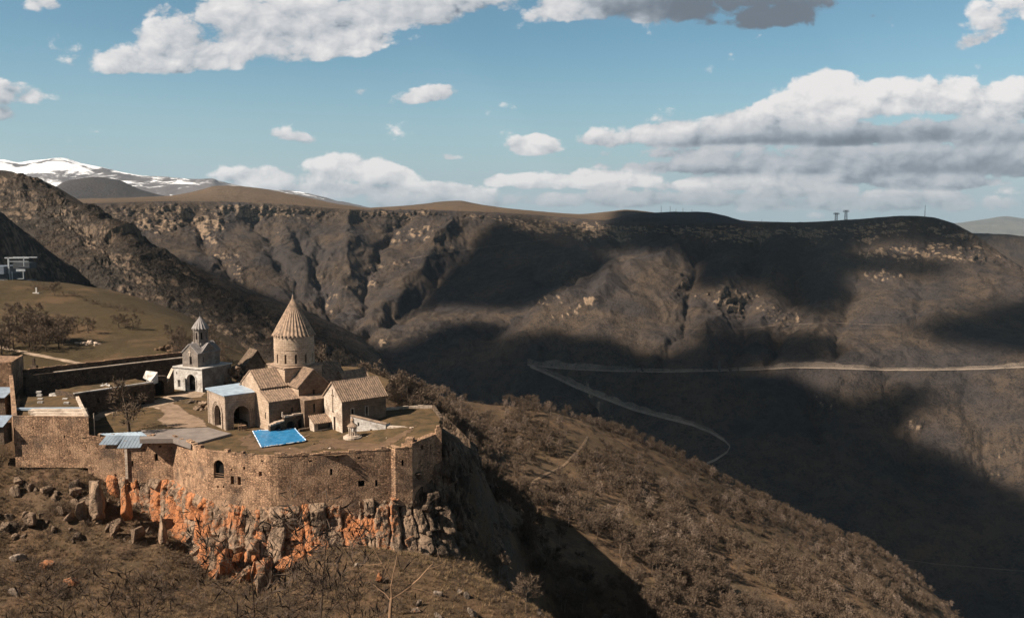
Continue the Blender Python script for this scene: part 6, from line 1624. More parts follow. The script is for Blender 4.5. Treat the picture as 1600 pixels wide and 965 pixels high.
# ---- far roads on the canyon side
M_road = plain_mat('gravel_road', (.21, .165, .13), (.15, .12, .095), .9, .05, .1)
M_dim = plain_mat('dirt_track', (.13, .10, .08), (.09, .072, .06), .95, .05, .1)
M_cut = mountain_mat('road_cut_scree', (.16, .125, .097), (.115, .09, .071), (.055, .044, .036), (.23, .175, .132), (.10, .078, .061), 2.2, .5, .8, .6, .5)
def drape(name, pts, up, dn, mat, label, lift=2.0, n=10, rows_=5, cat='road'):
    dense = []
    for (a, c) in zip(pts[:-1], pts[1:]):
        for k in range(n): dense.append((a[0]+(c[0]-a[0])*k/n, a[1]+(c[1]-a[1])*k/n))
    dense.append(pts[-1]); V = []; ok = []
    for i, (x, y) in enumerate(dense):
        u = up(x) if callable(up) else up
        for r in range(rows_):
            py = y+dn-(u+dn)*r/(rows_-1); h = BV_CANYON.ray_cast(CAMP, pixdir(x, py).normalized())
            if h[0] is None: V.append((0, 0, 0)); ok.append(False)
            else: V.append((h[0]+(CAMP-h[0]).normalized()*lift)[:]); ok.append(True)
    m = len(dense); F_ = []
    for i in range(m-1):
        for r in range(rows_-1):
            q = [i*rows_+r, (i+1)*rows_+r, (i+1)*rows_+r+1, i*rows_+r+1]
            if all(ok[k] for k in q) and max((Vector(V[q[0]])-Vector(V[k])).length for k in q[1:]) < 90: F_.append(q)
    if not F_: return None
    return structure(add_obj(name, mesh_from(name, V, np.array(F_), mat, smooth=True)), label, cat)
rd = [(824,570),(860,574),(900,577),(960,579.5),(1040,581),(1120,579),(1180,577.5),(1240,574),(1300,575),(1380,578),(1460,578),(1540,576),(1610,573),(1680,570)]
def upn(base, amp, sc, seed):
    return lambda x: max(.6, base+amp*float(fbm(np.array([[x/sc, seed, 0.]]), 4)[0])*1.6)
drape('canyon_road', rd, .9, .8, M_road, 'pale road cut along the far canyon side')
upr = upn(0, 1, 1, 1)
def cut_up(x):
    base = float(np.interp(x, [820, 850, 950, 1050, 1120, 1180, 1240, 1300, 1400, 1500, 1560, 1610], [9, 11, 8, 4, 3, 5, 10, 8, 4, 4, 6, 10]))
    return max(.8, base*(1+.7*float(fbm(np.array([[x/22., 3.3, 0.]]), 4)[0])))
drape('road_cut', rd, cut_up, -.9, M_cut, 'pale cut bank above the canyon road', 1.6)
sw = [(828,572),(860,586),(900,605),(940,621),(990,640),(1040,653),(1080,663),(1110,675),(1132,688),(1141,697),(1136,706),(1118,718),(1090,730),(1062,740)]
drape('canyon_road', sw, 2.2, 1.6, M_road, 'hairpin road descending into the canyon')
drape('road_cut', sw[:9], lambda x: max(.5, float(np.interp(x, [828, 900, 990, 1060, 1130], [6, 10, 8, 7, 4]))*(1+.8*float(fbm(np.array([[x/14., 8.3, 0.]]), 4)[0]))), -1.2, M_cut, 'pale cut bank above the hairpin road', 1.6)
drape('canyon_track', [(640,404),(700,394),(760,386),(820,378),(862,373)], .4, .4, M_dim, 'thin pale track across the upper canyon wall')
drape('canyon_track', [(1060,512),(1130,516),(1220,508),(1300,504),(1390,508)], .3, .3, M_dim, 'faint track above the canyon road')
drape('canyon_track', [(1400,872),(1460,880),(1530,886),(1620,893)], .8, .7, M_dim, 'faint track low in the shaded gorge')
# ---- masts and pylons
def lattice(name, label, cat, base, h, w0, w1, r, arms=(), mast=False, group=None):
    o = thing(name, label, cat, base, group=group); b = MB()
    if mast: b.cyl((0, 0), r*1.3, r*.6, -3, h, 5); b.build('mast', M_steel, o); return o
    cs_ = [(-1, -1), (1, -1), (1, 1), (-1, 1)]; lv = 5
    for s in cs_: b.bar((s[0]*w0, s[1]*w0, -4), (s[0]*w1, s[1]*w1, h), r, 4)
    for k in range(lv):
        za, zb = h*k/lv, h*(k+1)/lv; wa = w0+(w1-w0)*k/lv; wb_ = w0+(w1-w0)*(k+1)/lv
        for i in range(4): j = (i+1) % 4; b.bar((cs_[i][0]*wa, cs_[i][1]*wa, za), (cs_[j][0]*wb_, cs_[j][1]*wb_, zb), r*.7, 4)
    b.build('lattice', M_steel, o)
    for (z, hw, th) in arms:
        a = MB(); a.box((-hw, -w1*1.2, z), (hw, w1*1.2, z+th)); a.build('crossarm', M_steel, o)
    return o
def on_canyon(px, py):
    h = BV_CANYON.ray_cast(CAMP, pixdir(px, py).normalized())[0]; return h
def skyline(px, py0):
    for k in range(60):
        h = on_canyon(px, py0+k*.5)
        if h is not None: return h
t1 = skyline(1306.5, 339); t2 = skyline(1321.5, 338)
if t1: lattice('ropeway_tower', 'left and lower of the two squat ropeway towers with wide heads on the right skyline', 'tower', t1, 12.5*t1.y/FPX, 3.2, 2.2, .45, [(10*t1.y/FPX, 8.0, 1.8), (12*t1.y/FPX, 6.8, 1.0)])
if t2: lattice('ropeway_tower', 'right and higher of the two squat ropeway towers with wide heads on the right skyline', 'tower', t2, 15*t2.y/FPX, 3.2, 2.2, .45, [(12.5*t2.y/FPX, 8.0, 1.8), (14.5*t2.y/FPX, 6.8, 1.0)])
m1 = skyline(1445, 338)
if m1: lattice('radio_mast', 'lone thin mast on the shoulder right of the ropeway towers', 'mast', m1, 18*m1.y/FPX, 1, 1, .7, mast=True)
for px, top, lab in [(1033, 321, 'leftmost thin mast on the dark plateau knoll, a tall one'), (1047, 322, 'second thin mast from the left on the dark plateau knoll'), (1056, 326, 'short thin mast in the middle of the dark plateau knoll'), (1067, 325, 'second thin mast from the right on the dark plateau knoll'), (1081, 327, 'short thin mast at the right of the dark plateau knoll'), ]:
    b0 = P(px, 334, 3480); lattice('power_mast', lab, 'mast', b0, (334-top)*b0.y/FPX, 1, 1, .8, mast=True)
b0 = P(1190, 350, 3500); lattice('power_mast', 'tiny mast in the dip of the plateau skyline', 'mast', b0, 18, 1, 1, .7, mast=True)
py_ = on_canyon(1124, 580)
if py_: lattice('pylon', 'grey lattice power pylon beside the canyon road', 'pylon', py_, 17*py_.y/FPX, 2.4, .5, .4, [(12*py_.y/FPX, 4.0, .6), (14.5*py_.y/FPX, 3.0, .6)])
# ------------------------------------------------------------------ bare trees and brush
def bark_mat(name, c1, c2):
    return plain_mat(name, c1, c2, .9, 1.5, .1)
M_bark = bark_mat('grey_bark', (.135, .095, .066), (.094, .067, .048))
M_bark2 = bark_mat('brown_twigs', (.100, .072, .051), (.068, .050, .037))
M_bark3 = bark_mat('dark_twigs', (.065, .046, .034), (.045, .032, .024))
M_barkP = bark_mat('pale_bark', (.25, .185, .14), (.18, .13, .10))
M_barkO = bark_mat('orange_bark', (.27, .165, .10), (.19, .12, .075))
def tree_mesh(seed, h, trunk_r, levels=3, kids=(7, 6, 5), twigs=10, twig_len=.11, twig_w=.008, spread=.9, crown0=.3, stems=1, lean=.05, droop=0.0):
    """leafless tree; returns vertices, triangles, and the number of triangles that are trunk and limbs"""
    R = random.Random(seed); V, F, T = [], [], []
    def seg(a, b, ra, rb, n=3):
        d = (b-a).normalized(); u = d.cross(Vector((.3, .2, .9)))
        if u.length < 1e-3: u = d.cross(X_)
        u.normalize(); w = d.cross(u); i = len(V)
        for (p, r) in ((a, ra), (b, rb)):
            for k in range(n):
                t_ = 2*math.pi*k/n; V.append(p+(u*math.cos(t_)+w*math.sin(t_))*r)
        for k in range(n): j = (k+1) % n; F.append((i+k, i+j, i+n+j)); F.append((i+k, i+n+j, i+n+k))
    def rv(): return Vector((R.gauss(0, 1), R.gauss(0, 1), R.gauss(0, 1)))
    def branch(p, d, L, r, lev):
        n = 5 if lev == 0 else 3; q = p; dd = d.copy(); pts = [(p, r)]
        for k in range(n):
            dd = (dd+rv()*(.10 if lev == 0 else .17)+Vector((0, 0, .10-droop*lev))).normalized()
            q2 = q+dd*(L/n); r2 = r*(1-(k+1)/n*.72)
            seg(q, q2, pts[-1][1], r2, 4 if lev == 0 else 3); pts.append((q2, r2)); q = q2
        if lev < levels-1:
            m = kids[min(lev, len(kids)-1)]
            for k in range(m):
                f = (crown0 if lev == 0 else .22)+(1-(crown0 if lev == 0 else .22))*(k+R.random())/m
                i = min(n-1, int(f*n)); a, b = pts[i][0], pts[i+1][0]; pos = a.lerp(b, f*n-i)
                ax = (pts[i+1][0]-pts[i][0]).normalized(); side = rv(); side = (side-ax*side.dot(ax)).normalized()
                nd = (ax*(.65 if lev else .55)+side*spread).normalized()
                branch(pos, nd, L*R.uniform(.42, .62)*(1.0 if lev else .95)*(1.15-.45*f), max(pts[i+1][1]*.62, trunk_r*.06), lev+1)
        tw = twigs if lev >= levels-1 else int(twigs*.4)
        for k in range(tw):
            f = R.uniform(.15 if lev else max(.5, crown0), 1.0); i = min(n-1, int(f*n)); pos = pts[i][0].lerp(pts[i+1][0], f*n-i)
            ax = (pts[i+1][0]-pts[i][0]).normalized(); nd = (ax*.8+rv()*.55+Vector((0, 0, .18))).normalized(); l = h*twig_len*R.uniform(.5, 1.3); w = h*twig_w*R.uniform(.7, 1.2)
            sd_ = nd.cross(rv()).normalized()*w; j = len(V); mid = pos+nd*l*.5+rv()*l*.06
            V.extend([pos-sd_*.5, pos+sd_*.5, mid+sd_*.35, pos+nd*l]); T.append((j, j+1, j+2)); T.append((j, j+2, j+3))
    for s in range(stems):
        a = 2*math.pi*s/max(1, stems)+R.random()
        d = Vector((math.cos(a)*.55, math.sin(a)*.55, 1)) if stems > 1 else Vector((R.gauss(0, lean), R.gauss(0, lean), 1))
        branch(Vector((0, 0, -.3 if stems > 1 else -h*.04)), d.normalized(), h*(R.uniform(.55, .85) if stems > 1 else .78), trunk_r*(1 if stems == 1 else R.uniform(.5, .9)), 0 if stems == 1 else 1)
    V = np.array([v[:] for v in V]); 
    return V, np.array(F, int), np.array(T, int)
def tree_parts(V, F, T, mb, mt):
    """two meshes: trunk with limbs, crown of twigs"""
    def sub(Fc, nm, m):
        us = np.unique(Fc); rm = -np.ones(len(V), int); rm[us] = np.arange(len(us)); return mesh_from(nm, V[us], rm[Fc], m)
    return sub(F, 'trunk', mb), sub(T, 'crown', mt)
def place_tree(protos, i, loc, s, rz, name, label, cat, group):
    o = thing(name, label, cat, loc, rz, group); o.scale = (s, s, s)
    for nm, me in zip(('trunk', 'crown'), protos[i % len(protos)]):
        c = bpy.data.objects.new(nm, me); COL.objects.link(c); c.parent = o
    return o
def scatter_mesh(name, items, protos, mats, label, cat):
    """items (x,y,z,scale,rz,proto): one merged mesh of far brush"""
    VV, FF, MI, o = [], [], [], 0
    for (x, y, z, s, a, k) in items:
        V, F, T, m = protos[k]; c, n_ = math.cos(a), math.sin(a); R = np.array([[c, -n_, 0], [n_, c, 0], [0, 0, 1]])
        VV.append((V@R.T)*s+np.array([x, y, z])); FF.append(np.concatenate([F, T])+o if len(T) else F+o); MI.append(np.full(len(F)+len(T), m)); o += len(V)
    me = mesh_from(name, np.concatenate(VV), np.concatenate(FF), mats=mats, mi=np.concatenate(MI))
    ob = add_obj(name, me); tag(ob, label, cat, None, 'stuff'); return ob
# prototypes, 1 m tall, scaled on placing
fo = [tree_mesh(100+i, 1.0, .015, 3, (10, 7), 15, .125, .0048, .55, .34) for i in range(6)]
forest_parts = [tree_parts(*t_, M_bark if i % 2 else M_barkP, M_bark if i % 3 else M_bark2) for i, t_ in enumerate(fo)]
lo_tree = [tree_mesh(200+i, 1.0, .015, 3, (8, 5), 10, .15, .0075, .55, .33) for i in range(6)]
bush = [tree_mesh(300+i, 1.0, .016, 3, (5, 5), 10, .22, .014, 1.0, .1, stems=6) for i in range(5)]
wide = [tree_mesh(400+i, 1.0, .03, 4, (7, 5, 4), 8, .10, .008, 1.05, .22) for i in range(4)]
wide_parts = [tree_parts(*t_, M_bark2, M_bark) for t_ in wide]
shr = [tree_mesh(500+i, 1.0, .0085, 3, (7, 6), 12, .13, .0034, .9, .12, stems=6) for i in range(5)]
shr_parts = [tree_parts(*t_, M_bark2 if i % 2 else M_bark, M_bark2 if i % 2 else M_bark) for i, t_ in enumerate(shr)]
rs = np.random.RandomState(21)
def in_frame(x, y, z, m=30):
    if y < 5: return False
    d = Vector((x, y, z-CAMZ)); f = Vector((0, math.cos(PITCH), -math.sin(PITCH))); u = Vector((0, math.sin(PITCH), math.cos(PITCH)))
    k = d.dot(f); px = 800+FPX*d.x/k; py = 482.5-FPX*d.dot(u)/k
    return -m < px < 1600+m and py < 965+60
def normal_up(x, y): 
    e = 2.0; return 1/math.sqrt(1+((ground_z(x+e, y)-ground_z(x-e, y))/(2*e))**2+((ground_z(x, y+e)-ground_z(x, y-e))/(2*e))**2)
# wooded slope to the right of the rock
trees, brush = [], []
N_TRY = 19000
xs = rs.uniform(-75, 235, N_TRY); ys = rs.uniform(170, 470, N_TRY)
dn = fbm(np.stack([xs, ys, xs*0], -1)/38., 3); dn2 = fbm(np.stack([xs, ys, xs*0+7], -1)/14., 2)
trail = np.array([(hit(BV_NEAR, *p) or Vector((0, 0, 0)))[:2] for p in [(826,770),(834,752),(850,742),(880,728),(900,708),(912,694),(918,682)]])
def near_trail(x, y):
    for a, b in zip(trail[:-1], trail[1:]):
        d = b-a; t_ = np.clip(((x-a[0])*d[0]+(y-a[1])*d[1])/(d@d+1e-9), 0, 1)
        if math.hypot(x-a[0]-t_*d[0], y-a[1]-t_*d[1]) < 2.6: return True
    return False
face_xy = [Vector((p[0][0], p[0][1], 0)) for p in face]+[Vector((-40, 236, 0)), Vector((-140, 236, 0)), Vector((-140, 180, 0))]
for k in range(N_TRY):
    x, y = float(xs[k]), float(ys[k])
    # the part of the near ground that lies right of and behind the fortress
    if x < -62+.0*(y) or (x < -5 and y < 236) or y < 176+max(0, -(x-4))*2.2 or (x < 26 and y < 205 and x < 10+(205-y)*.6): continue
    if not in_frame(x, y, ground_z(x, y)): continue
    if near_trail(x, y): continue
    z = ground_z(x, y); far_open = np.clip((y-300)/120, 0, 1)
    if rs.rand() < .33-.12*far_open+1.0*dn[k]+.4*dn2[k]:
        trees.append((x, y, z-.2, rs.uniform(3.6, 7.4)*(1-.3*far_open), rs.uniform(0, 6.28)))
    elif rs.rand() < .36+.9*dn2[k]+.6*dn[k]:
        brush.append((x, y, z-.1, rs.uniform(1.1, 2.6), rs.uniform(0, 6.28)))
trees.sort(key=lambda t_: -t_[3]/math.hypot(t_[0], t_[1]))
NEAR_T = trees[:260]
for i, (x, y, z, s, a) in enumerate(NEAR_T):
    place_tree(forest_parts, i, (x, y, z), s, a, 'bare_tree', 'bare leafless tree among the brush on the wooded slope right of the fortress', 'tree', 'bare trees of the wooded slope')
items = [(x, y, z, s, a, rs.randint(0, 6)) for (x, y, z, s, a) in trees[260:]]
pr = [(V, F, T, 1 if i == 0 else 0) for i, (V, F, T) in enumerate(lo_tree)]
scatter_mesh('woodland', items, pr, [M_bark, M_barkP], 'bare grey woodland covering the slope below the fortress', 'woodland')
pr = [(V, F, T, i % 2) for i, (V, F, T) in enumerate(bush)]
scatter_mesh('brush', [(x, y, z, s, a, rs.randint(0, 5)) for (x, y, z, s, a) in brush], pr, [M_bark2, M_bark3], 'dense brown brush between the trees of the slope', 'brush')
print('forest', len(trees), len(brush))
# trees one can tell apart
def tree_at(protos, k, px, py, hpx, label, group=None, name='bare_tree', cat='tree', Y=None):
    h = hit(BV_NEAR, px, py) if Y is None else P(px, py, Y)
    if h is None: return
    place_tree(protos, k, h-Z_*.1, hpx*h.y/FPX, rs.uniform(0, 6.28), name, label, cat, group)
tree_at(wide_parts, 0, 202, 674, 92, 'tall bare tree standing in the courtyard by the tin roof', Y=G(202, 674, 0).y)
tree_at(wide_parts, 1, 572, 612, 58, 'spreading bare tree directly behind the chapel roof')
tree_at(forest_parts, 2, 640, 628, 52, 'slender bare tree right of the chapel at the edge of the terrace')
tree_at(forest_parts, 0, 497, 592, 52, 'slender bare tree close to the right side of the round drum')
tree_at(forest_parts, 4, 780, 905, 50, 'pale bushy tree at the brink of the shaded ravine', name='bare_tree')
tree_at(forest_parts, 1, 822, 955, 62, 'larger pale bushy tree at the brink of the ravine near the bottom edge')
# grove and fruit trees on the meadow
gl = 'bare tree in the dense grove on the left of the meadow'
for i in range(34):
    px = rs.uniform(-8, 118)*rs.uniform(.75, 1)+ (2 if i % 2 else 6); py = rs.uniform(500, 550)-.10*px
    tree_at(wide_parts, i, px, py+6, rs.uniform(30, 52), gl, 'grove on the meadow')
for i, (px, py, hp, lab) in enumerate([(122, 516, 24, 'left one of the pair of spreading fruit trees on the open meadow'), (138, 520, 30, 'right one of the pair of spreading fruit trees on the open meadow'),
        (186, 512, 27, 'left one of the three fruit trees on the right part of the meadow'), (196, 513, 25, 'middle one of the three fruit trees on the right part of the meadow'), (206, 515, 29, 'right one of the three fruit trees on the right part of the meadow'),
        (85, 462, 26, 'rounded bare tree on the brow of the meadow near the grave marker')]):
    tree_at(wide_parts, i, px, py, hp, lab)
for i in range(26):
    px = 45+i*7.2+rs.uniform(-3, 3); py = 446+max(0, px-70)*.26+rs.uniform(0, 7)
    tree_at(shr_parts, i, px, py+3, rs.uniform(9, 22), 'scrubby bare bush along the upper edge of the meadow', 'scrub along the meadow edge', 'bare_bush', 'bush')
for i in range(40):
    px = rs.uniform(268, 345); py = rs.uniform(528, 570)
    tree_at(wide_parts if i % 2 else shr_parts, i, px, py, rs.uniform(18, 36), 'bare tree in the thicket behind the belfry', 'thicket behind the belfry')
for i in range(44):
    px = rs.uniform(335, 470); py = rs.uniform(545, 580)+.02*(px-335)
    tree_at(shr_parts if i % 3 else wide_parts, i, px, py, rs.uniform(12, 27), 'bare bush in the thicket between belfry and church', 'thicket between belfry and church', 'bare_bush', 'bush')
for i in range(26):
    px = rs.uniform(500, 690); py = 600+.10*(px-560)+rs.uniform(0, 14)
    tree_at(shr_parts if i % 2 else forest_parts, i, px, py, rs.uniform(12, 26), 'bare bush along the back edge of the terrace', 'brush behind the terrace', 'bare_bush', 'bush')
# brush of the foreground
fb_n = 0
for i in range(230):
    px = rs.uniform(-20, 620)*(1 if i % 3 else .8); py = rs.uniform(872, 1000)
    if px > 470 and py < 905: continue
    h = hit(BV_NEAR, px, py)
    if h is None: continue
    tree_at(shr_parts, i, px, py, rs.uniform(14, 42), 'tangled leafless shrub on the grass slope below the cliff', 'shrubs below the cliff', 'bare_shrub', 'shrub')
for i in range(110):
    px = rs.uniform(-5, 270); py = rs.uniform(738, 872)
    tree_at(shr_parts, i, px, py, rs.uniform(12, 30), 'small leafless shrub between the rocks below the left bastion', 'shrubs among the left rocks', 'bare_shrub', 'shrub')
for i in range(34):
    px = rs.uniform(470, 860); py = rs.uniform(868, 965)
    if py < 868+(px-690)*.6: continue
    tree_at(shr_parts, i, px, py, rs.uniform(8, 18), 'low leafless shrub on the grassy shoulder', 'shrubs on the grassy shoulder', 'bare_shrub', 'shrub')
ui = []
for k in range(2600):
    x = rs.uniform(-110, 14); y = rs.uniform(122, 185); z = ground_z(x, y)
    if not in_frame(x, y, z, 20) or z > -5: continue
    if rs.rand() > .42+1.3*float(fbm(np.array([[x/9., y/9., 13.]]), 3)[0])-.25*max(0, min(1, (x+38)/20)): continue
    ui.append((x, y, z, rs.uniform(.5, 1.9), rs.uniform(0, 6.28), rs.randint(0, 5)))
fine_bush = [tree_mesh(800+i, 1.0, .011, 3, (5, 5), 9, .20, .0085, 1.0, .1, stems=6) for i in range(5)]
scatter_mesh('undergrowth', ui, [(V, F, T, i % 3) for i, (V, F, T) in enumerate(fine_bush)], [M_bark2, M_bark, M_bark3], 'tangled brown undergrowth on the slope below the cliff', 'undergrowth')
# dry grass and low twigs of the foreground slope
tuft = []
for i in range(5):
    R = random.Random(700+i); V = []; T = []
    for k in range(16):
        a = R.uniform(0, 6.28); b_ = Vector((R.gauss(0, .16), R.gauss(0, .16), -.05)); l = R.uniform(.5, 1.0); d_ = Vector((math.cos(a)*.6, math.sin(a)*.6, 1)).normalized(); w = Vector((-math.sin(a), math.cos(a), 0))*.022
        j = len(V); m_ = b_+d_*l*.55; V += [b_-w, b_+w, m_+w*.7, m_-w*.7, b_+d_*l+Vector((math.cos(a), math.sin(a), -.25))*.2*l]; T += [(j, j+1, j+2), (j, j+2, j+3), (j+3, j+2, j+4)]
    tuft.append((np.array([v[:] for v in V]), np.array(T, int), np.zeros((0, 3), int), i % 3))
M_dry1 = bark_mat('straw', (.24, .16, .092), (.15, .10, .06)); M_dry2 = bark_mat('dry_grass_blades', (.125, .085, .044), (.085, .058, .031)); M_dry3 = bark_mat('dead_stems', (.105, .068, .045), (.07, .047, .033))
gi = []
for k in range(26000):
    x = rs.uniform(-110, 16); y = rs.uniform(126, 190)
    z = ground_z(x, y)
    if not in_frame(x, y, z, 10) or z > -4: continue
    if rs.rand() > .55+1.1*float(fbm(np.array([[x/7., y/7., 3.]]), 3)[0]): continue
    gi.append((x, y, z, rs.uniform(.35, 1.05), rs.uniform(0, 6.28), rs.randint(0, 5)))
scatter_mesh('dry_grass', gi, tuft, [M_dry1, M_dry2, M_dry3], 'dry winter grass and dead stems on the slope below the cliff', 'grass')
gi = []
for k in range(16000):
    x = rs.uniform(-170, -62); y = rs.uniform(234, 400); z = ground_z(x, y)
    if not in_frame(x, y, z, 10) or rs.rand() > .4+1.3*float(fbm(np.array([[x/16., y/16., 9.]]), 3)[0]): continue
    gi.append((x, y, z, rs.uniform(.15, .4), rs.uniform(0, 6.28), rs.randint(0, 5)))
scatter_mesh('meadow_grass', gi, tuft, [M_dry2, M_dry2, M_dry3], 'short brown grass of the meadow', 'grass')
gi = []
for k in range(9000):
    x = rs.uniform(-112, -8); y = rs.uniform(168, 240)
    if not inside(plat, np.array([x]), np.array([y]))[0] or rs.rand() > .4+1.6*float(fbm(np.array([[x/5., y/5., 5.]]), 3)[0]): continue
    v = Vector((x-ch.location.x, y-ch.location.y, 0)); u_, w_ = v.dot(E1), v.dot(E2)
    if -9 < u_ < 24 and -2 < w_ < 20 or 11 < u_ < 22.5 and -11.5 < w_ < 0: continue
    gi.append((x, y, float(lawn_z(np.array([x]), np.array([y]))[0]), rs.uniform(.10, .30), rs.uniform(0, 6.28), rs.randint(0, 5)))
scatter_mesh('lawn_tufts', gi, tuft, [M_dry2, M_dry2, M_dry3], 'dry grass tufts on the fortress terrace', 'grass')
# tall bare trees close to the viewer, their lower trunks below the frame
nt = [tree_mesh(600+i, 1.0, .0070, 4, (10, 5, 3), 5, .06, .0006, .75, .32) for i in range(3)]
near_parts = [tree_parts(*t_, M_bark3, M_bark3) for t_ in nt]
def near_tree(k, px, py_top, Y, label):
    top = P(px, py_top, Y); gz = ground_z(top.x, top.y)
    place_tree(near_parts, k, (top.x, top.y, gz-.2), (top.z-gz)/.93, .7*k, 'bare_tree', label, 'tree', None)
near_tree(0, 455, 762, 98, 'tall thin dark tree rising in front of the orange cliff')
near_tree(1, 392, 800, 96, 'thin dark tree just left of the tallest one in front of the cliff')
near_tree(2, 215, 862, 92, 'thin dark tree top in the middle of the brush at lower left')
near_tree(0, 60, 872, 88, 'thin dark tree top at the lower left corner')
near_tree(1, 545, 862, 94, 'thin dark tree top beside the orange barked tree')
# forked orange-barked tree
oy = 46.0
ob_ = P(608, 990, oy); og = ground_z(ob_.x, ob_.y)
ot = thing('forked_tree', 'leafless young tree with smooth orange bark forking into bare limbs', 'tree', (ob_.x, ob_.y, og-.2))
def lp(px, py, dy=0): return P(px, py, oy+dy)-ot.location
def limb(pts, r0, r1, name='limb', par=ot):
    b = MB(); n = len(pts)
    for i in range(n-1):
        ra = r0+(r1-r0)*i/(n-1); rb = r0+(r1-r0)*(i+1)/(n-1); a, c = pts[i], pts[i+1]
        d = (c-a).normalized(); u = d.cross(Y_).normalized(); w = d.cross(u)
        A = [a+(u*math.cos(2*math.pi*k/7)+w*math.sin(2*math.pi*k/7))*ra for k in range(7)]; B = [c+(u*math.cos(2*math.pi*k/7)+w*math.sin(2*math.pi*k/7))*rb for k in range(7)]
        for k in range(7): j = (k+1) % 7; b.poly([A[k], A[j], B[j], B[k]])
    b.poly([p for p in B]); return b.build(name, M_barkO, par, smooth=True)
limb([Vector((0, 0, -.5)), lp(607, 1010), lp(609, 975), lp(610, 950), lp(612, 933)], .14, .075, 'trunk')
limb([lp(612, 934), lp(625, 927, .1), lp(640, 916, .2), lp(655, 903, .3), lp(667, 889, .4), lp(676, 880, .5)], .065, .018)
limb([lp(612, 935), lp(611, 915, -.1), lp(615, 893, -.2), lp(619, 876, -.1), lp(621, 862, -.1)], .045, .014)
limb([lp(611, 938), lp(602, 927, .1), lp(592, 920, .2), lp(583, 912, .3)], .032, .010)
limb([lp(611, 905, -.1), lp(603, 890, -.2), lp(592, 872, -.1), lp(584, 856, -.1), lp(576, 842, 0)], .032, .010)
limb([lp(640, 917, .2), lp(660, 921, .2), lp(680, 929, .2), lp(696, 934, .3)], .018, .006)
limb([lp(596, 880, -.2), lp(578, 882, -.2), lp(560, 881, 0)], .018, .006)
limb([lp(667, 889, .4), lp(684, 884, .4), lp(697, 876, .5)], .014, .005)
# ------------------------------------------------------------------ clouds overhead whose shadows lie on the gorge
ZC = 1750.0
SHADE = [   # outlines of the shade on the land, in survey pixels
 ([(775,338),(800,345),(812,352),(842,362),(868,378),(900,392),(935,398),(980,392),(1030,398),(1062,392),(1085,420),(1075,452),(1110,455),(1150,440),(1210,470),(1262,498),(1310,492),(1335,462),(1322,440),(1345,424),(1400,428),(1460,436),(1500,418),(1460,405),(1400,400),(1330,392),(1335,384),(1420,380),(1500,390),(1560,372),(1700,372),(1700,300),(1300,300),(1010,300),(962,326),(945,345),(930,368),(880,352),(830,340)], 10),
 ([(770,342),(742,372),(722,392),(690,412),(655,442),(622,472),(592,500),(640,496),(690,478),(752,480),(800,486),(845,476),(872,455),(905,445),(935,432),(960,404),(930,390),(880,378),(840,362),(805,352)], 9),
 ([(570,548),(622,540),(652,520),(690,506),(735,502),(775,508),(800,508),(782,530),(815,522),(850,512),(880,525),(945,530),(985,548),(1040,550),(1085,538),(1085,512),(1130,500),(1200,520),(1258,520),(1300,530),(1330,560),(1240,572),(1180,582),(1235,588),(1262,604),(1300,622),(1350,612),(1400,598),(1472,612),(1455,640),(1425,655),(1410,690),(1450,702),(1500,722),(1552,752),(1620,770),(1700,1100),(500,1100),(520,700)], 11),
 ([(1415,512),(1450,498),(1500,488),(1560,470),(1700,462),(1700,560),(1600,556),(1530,545),(1470,538)], 12),
]
SHADE.append(([(205,372),(232,386),(302,415),(382,448),(492,492),(604,560),(612,630),(540,606),(450,570),(390,532),(330,494),(280,460),(235,427),(205,398)], 9))  # added patch of unseen cloud, shaped to darken the hill's right flank
SHADE_NEAR = [([(905,640),(960,676),(1040,716),(1110,762),(1200,780),(1330,800),(1345,838),(1280,828),(1200,832),(1120,815),(1050,790),(985,735),(930,700)], 13)]
BV_KNOLL = [bvh_of(o) for o in bpy.data.objects if o.name.startswith(('plateau', 'far_plateau', 'plateau_knoll', 'rocky_hill', 'dark_spur'))]
off_ = SUN/SUN.z
st = 24.0
gx_ = np.arange(-1300, 2500, st); gy_ = np.arange(250, 4700, st)
AX, AY = np.meshgrid(gx_, gy_)         # where the ray meets z=0
dens = np.zeros(AX.shape); nearmask = np.zeros(AX.shape)
PXg = np.full(AX.shape, -1e4); PYg = np.full(AX.shape, -1e4); NEARg = np.zeros(AX.shape, bool)
dirv = -SUN
for i in range(AX.shape[0]):
    for j in range(AX.shape[1]):
        o = Vector((AX[i, j], AY[i, j], 0))+off_*ZC
        best = None
        for kk, bv in enumerate([BV_NEAR, BV_CANYON]+BV_KNOLL):
            h = bv.ray_cast(o, dirv)
            if h[0] is not None and (best is None or h[3] < best[1]): best = (h[0], h[3], kk == 0)
        if best is None: continue
        p = best[0]
        if p.y < 60: continue
        d = p-CAMP; k = d.y*math.cos(PITCH)-d.z*math.sin(PITCH)
        PXg[i, j] = 800+FPX*d.x/k; PYg[i, j] = 482.5-FPX*(d.y*math.sin(PITCH)+d.z*math.cos(PITCH))/k; NEARg[i, j] = best[2]
wq = np.stack([AX, AY, AX*0], -1)/170.
wx = fbm(wq, 4)*13; wy = fbm(wq+50, 4)*8
for poly, soft in SHADE:
    dens = np.maximum(dens, np.clip(sdist(poly, PXg+wx, PYg+wy)/soft*.5+.5, 0, 1)*~NEARg)
for poly, soft in SHADE_NEAR:
    dens = np.maximum(dens, np.clip(sdist(poly, PXg, PYg)/soft*.5+.5, 0, 1)*NEARg)
dens = dens*dens*(3-2*dens)
pad = np.pad(dens, 1, mode='edge')
dens = (pad[:-2, 1:-1]+pad[2:, 1:-1]+pad[1:-1, :-2]+pad[1:-1, 2:]+2*pad[1:-1, 1:-1])/6
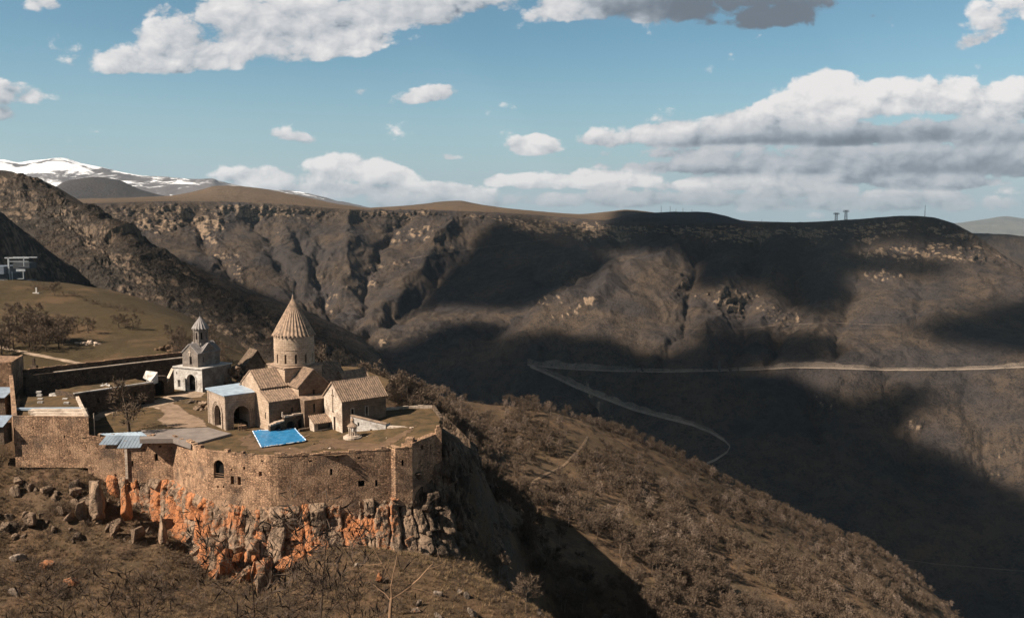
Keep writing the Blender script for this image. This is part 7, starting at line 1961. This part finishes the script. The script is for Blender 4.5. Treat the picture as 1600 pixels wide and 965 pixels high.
# thin places let some light through
thin = np.clip(fbm(wq*.9+7, 4)*1.6+.1, 0, 1)
alpha_ = np.clip(dens*(1-.05*thin), 0, 1)
CX = AX+off_.x*ZC; CY = AY+off_.y*ZC
bil_ = ridged(np.stack([CX, CY, CX*0], -1)/220., 4)
top = ZC+alpha_*(12+22*np.clip(bil_+.5, 0, 2)); bot = ZC-alpha_*9*(1+bil_*.4)
print('CLOUD', dens.max(), (dens>.5).mean(), alpha_.max(), (PXg>-9000).mean(), NEARg.mean(), PXg.max(), PYg.max())
kv = (dens > .012).ravel(); Fc = grid_faces(*AX.shape); Fc = Fc[kv[Fc].any(1)]
us = np.unique(Fc); rm = -np.ones(AX.size, int); rm[us] = np.arange(len(us))
n1_ = len(us)
Vt = np.stack([CX, CY, top], -1).reshape(-1, 3)[us]; Vb = np.stack([CX, CY, bot], -1).reshape(-1, 3)[us]
def cloud_mat():
    m = bpy.data.materials.new('cloud'); m.use_nodes = True; t = NT(m.node_tree); t.n.clear()
    out = t.new('ShaderNodeOutputMaterial'); df = t.new('ShaderNodeBsdfDiffuse'); tr = t.new('ShaderNodeBsdfTransparent'); mx = t.new('ShaderNodeMixShader'); tl = t.new('ShaderNodeBsdfTranslucent'); m2 = t.new('ShaderNodeMixShader')
    df.inputs[0].default_value = (.85, .85, .86, 1); tl.inputs[0].default_value = (.5, .5, .52, 1); m2.inputs[0].default_value = .0
    at = t.new('ShaderNodeAttribute'); at.attribute_name = 'cloud_cover'
    t.link(t.math('SUBTRACT', 1.0, t.math('POWER', t.math('SUBTRACT', 1.0, at.outputs['Fac'], clamp=True), .5)), mx.inputs[0])
    t.link(df.outputs[0], m2.inputs[1]); t.link(tl.outputs[0], m2.inputs[2])
    t.link(tr.outputs[0], mx.inputs[1]); t.link(m2.outputs[0], mx.inputs[2]); t.link(mx.outputs[0], out.inputs[0]); return m
cme = mesh_from('clouds', np.concatenate([Vt, Vb]), np.concatenate([rm[Fc], rm[Fc][:, ::-1]+n1_]), cloud_mat(), smooth=True)
cme.attributes.new('cloud_cover', 'FLOAT', 'POINT').data.foreach_set('value', np.tile(alpha_.ravel()[us], 2).astype(np.float32))
structure(add_obj('clouds', cme), 'broken cloud overhead that shades the gorge, with a patch added to darken the hill', 'clouds')
# ------------------------------------------------------------------ air
def build_haze(density=1.9e-5):
    b = MB(); b.box((-26000, -450, -641), (26000, 30500, 760)); o = b.build('haze', None)
    m = bpy.data.materials.new('haze_air'); m.use_nodes = True; t = NT(m.node_tree); t.n.clear()
    out = t.new('ShaderNodeOutputMaterial'); v = t.new('ShaderNodeVolumePrincipled')
    v.inputs['Color'].default_value = (.62, .76, .88, 1); v.inputs['Density'].default_value = density; v.inputs['Anisotropy'].default_value = .2
    t.link(v.outputs[0], out.inputs['Volume']); o.data.materials.append(m)
    tag(o, 'thin blue haze over the whole valley', 'haze', None, 'stuff')
build_haze()
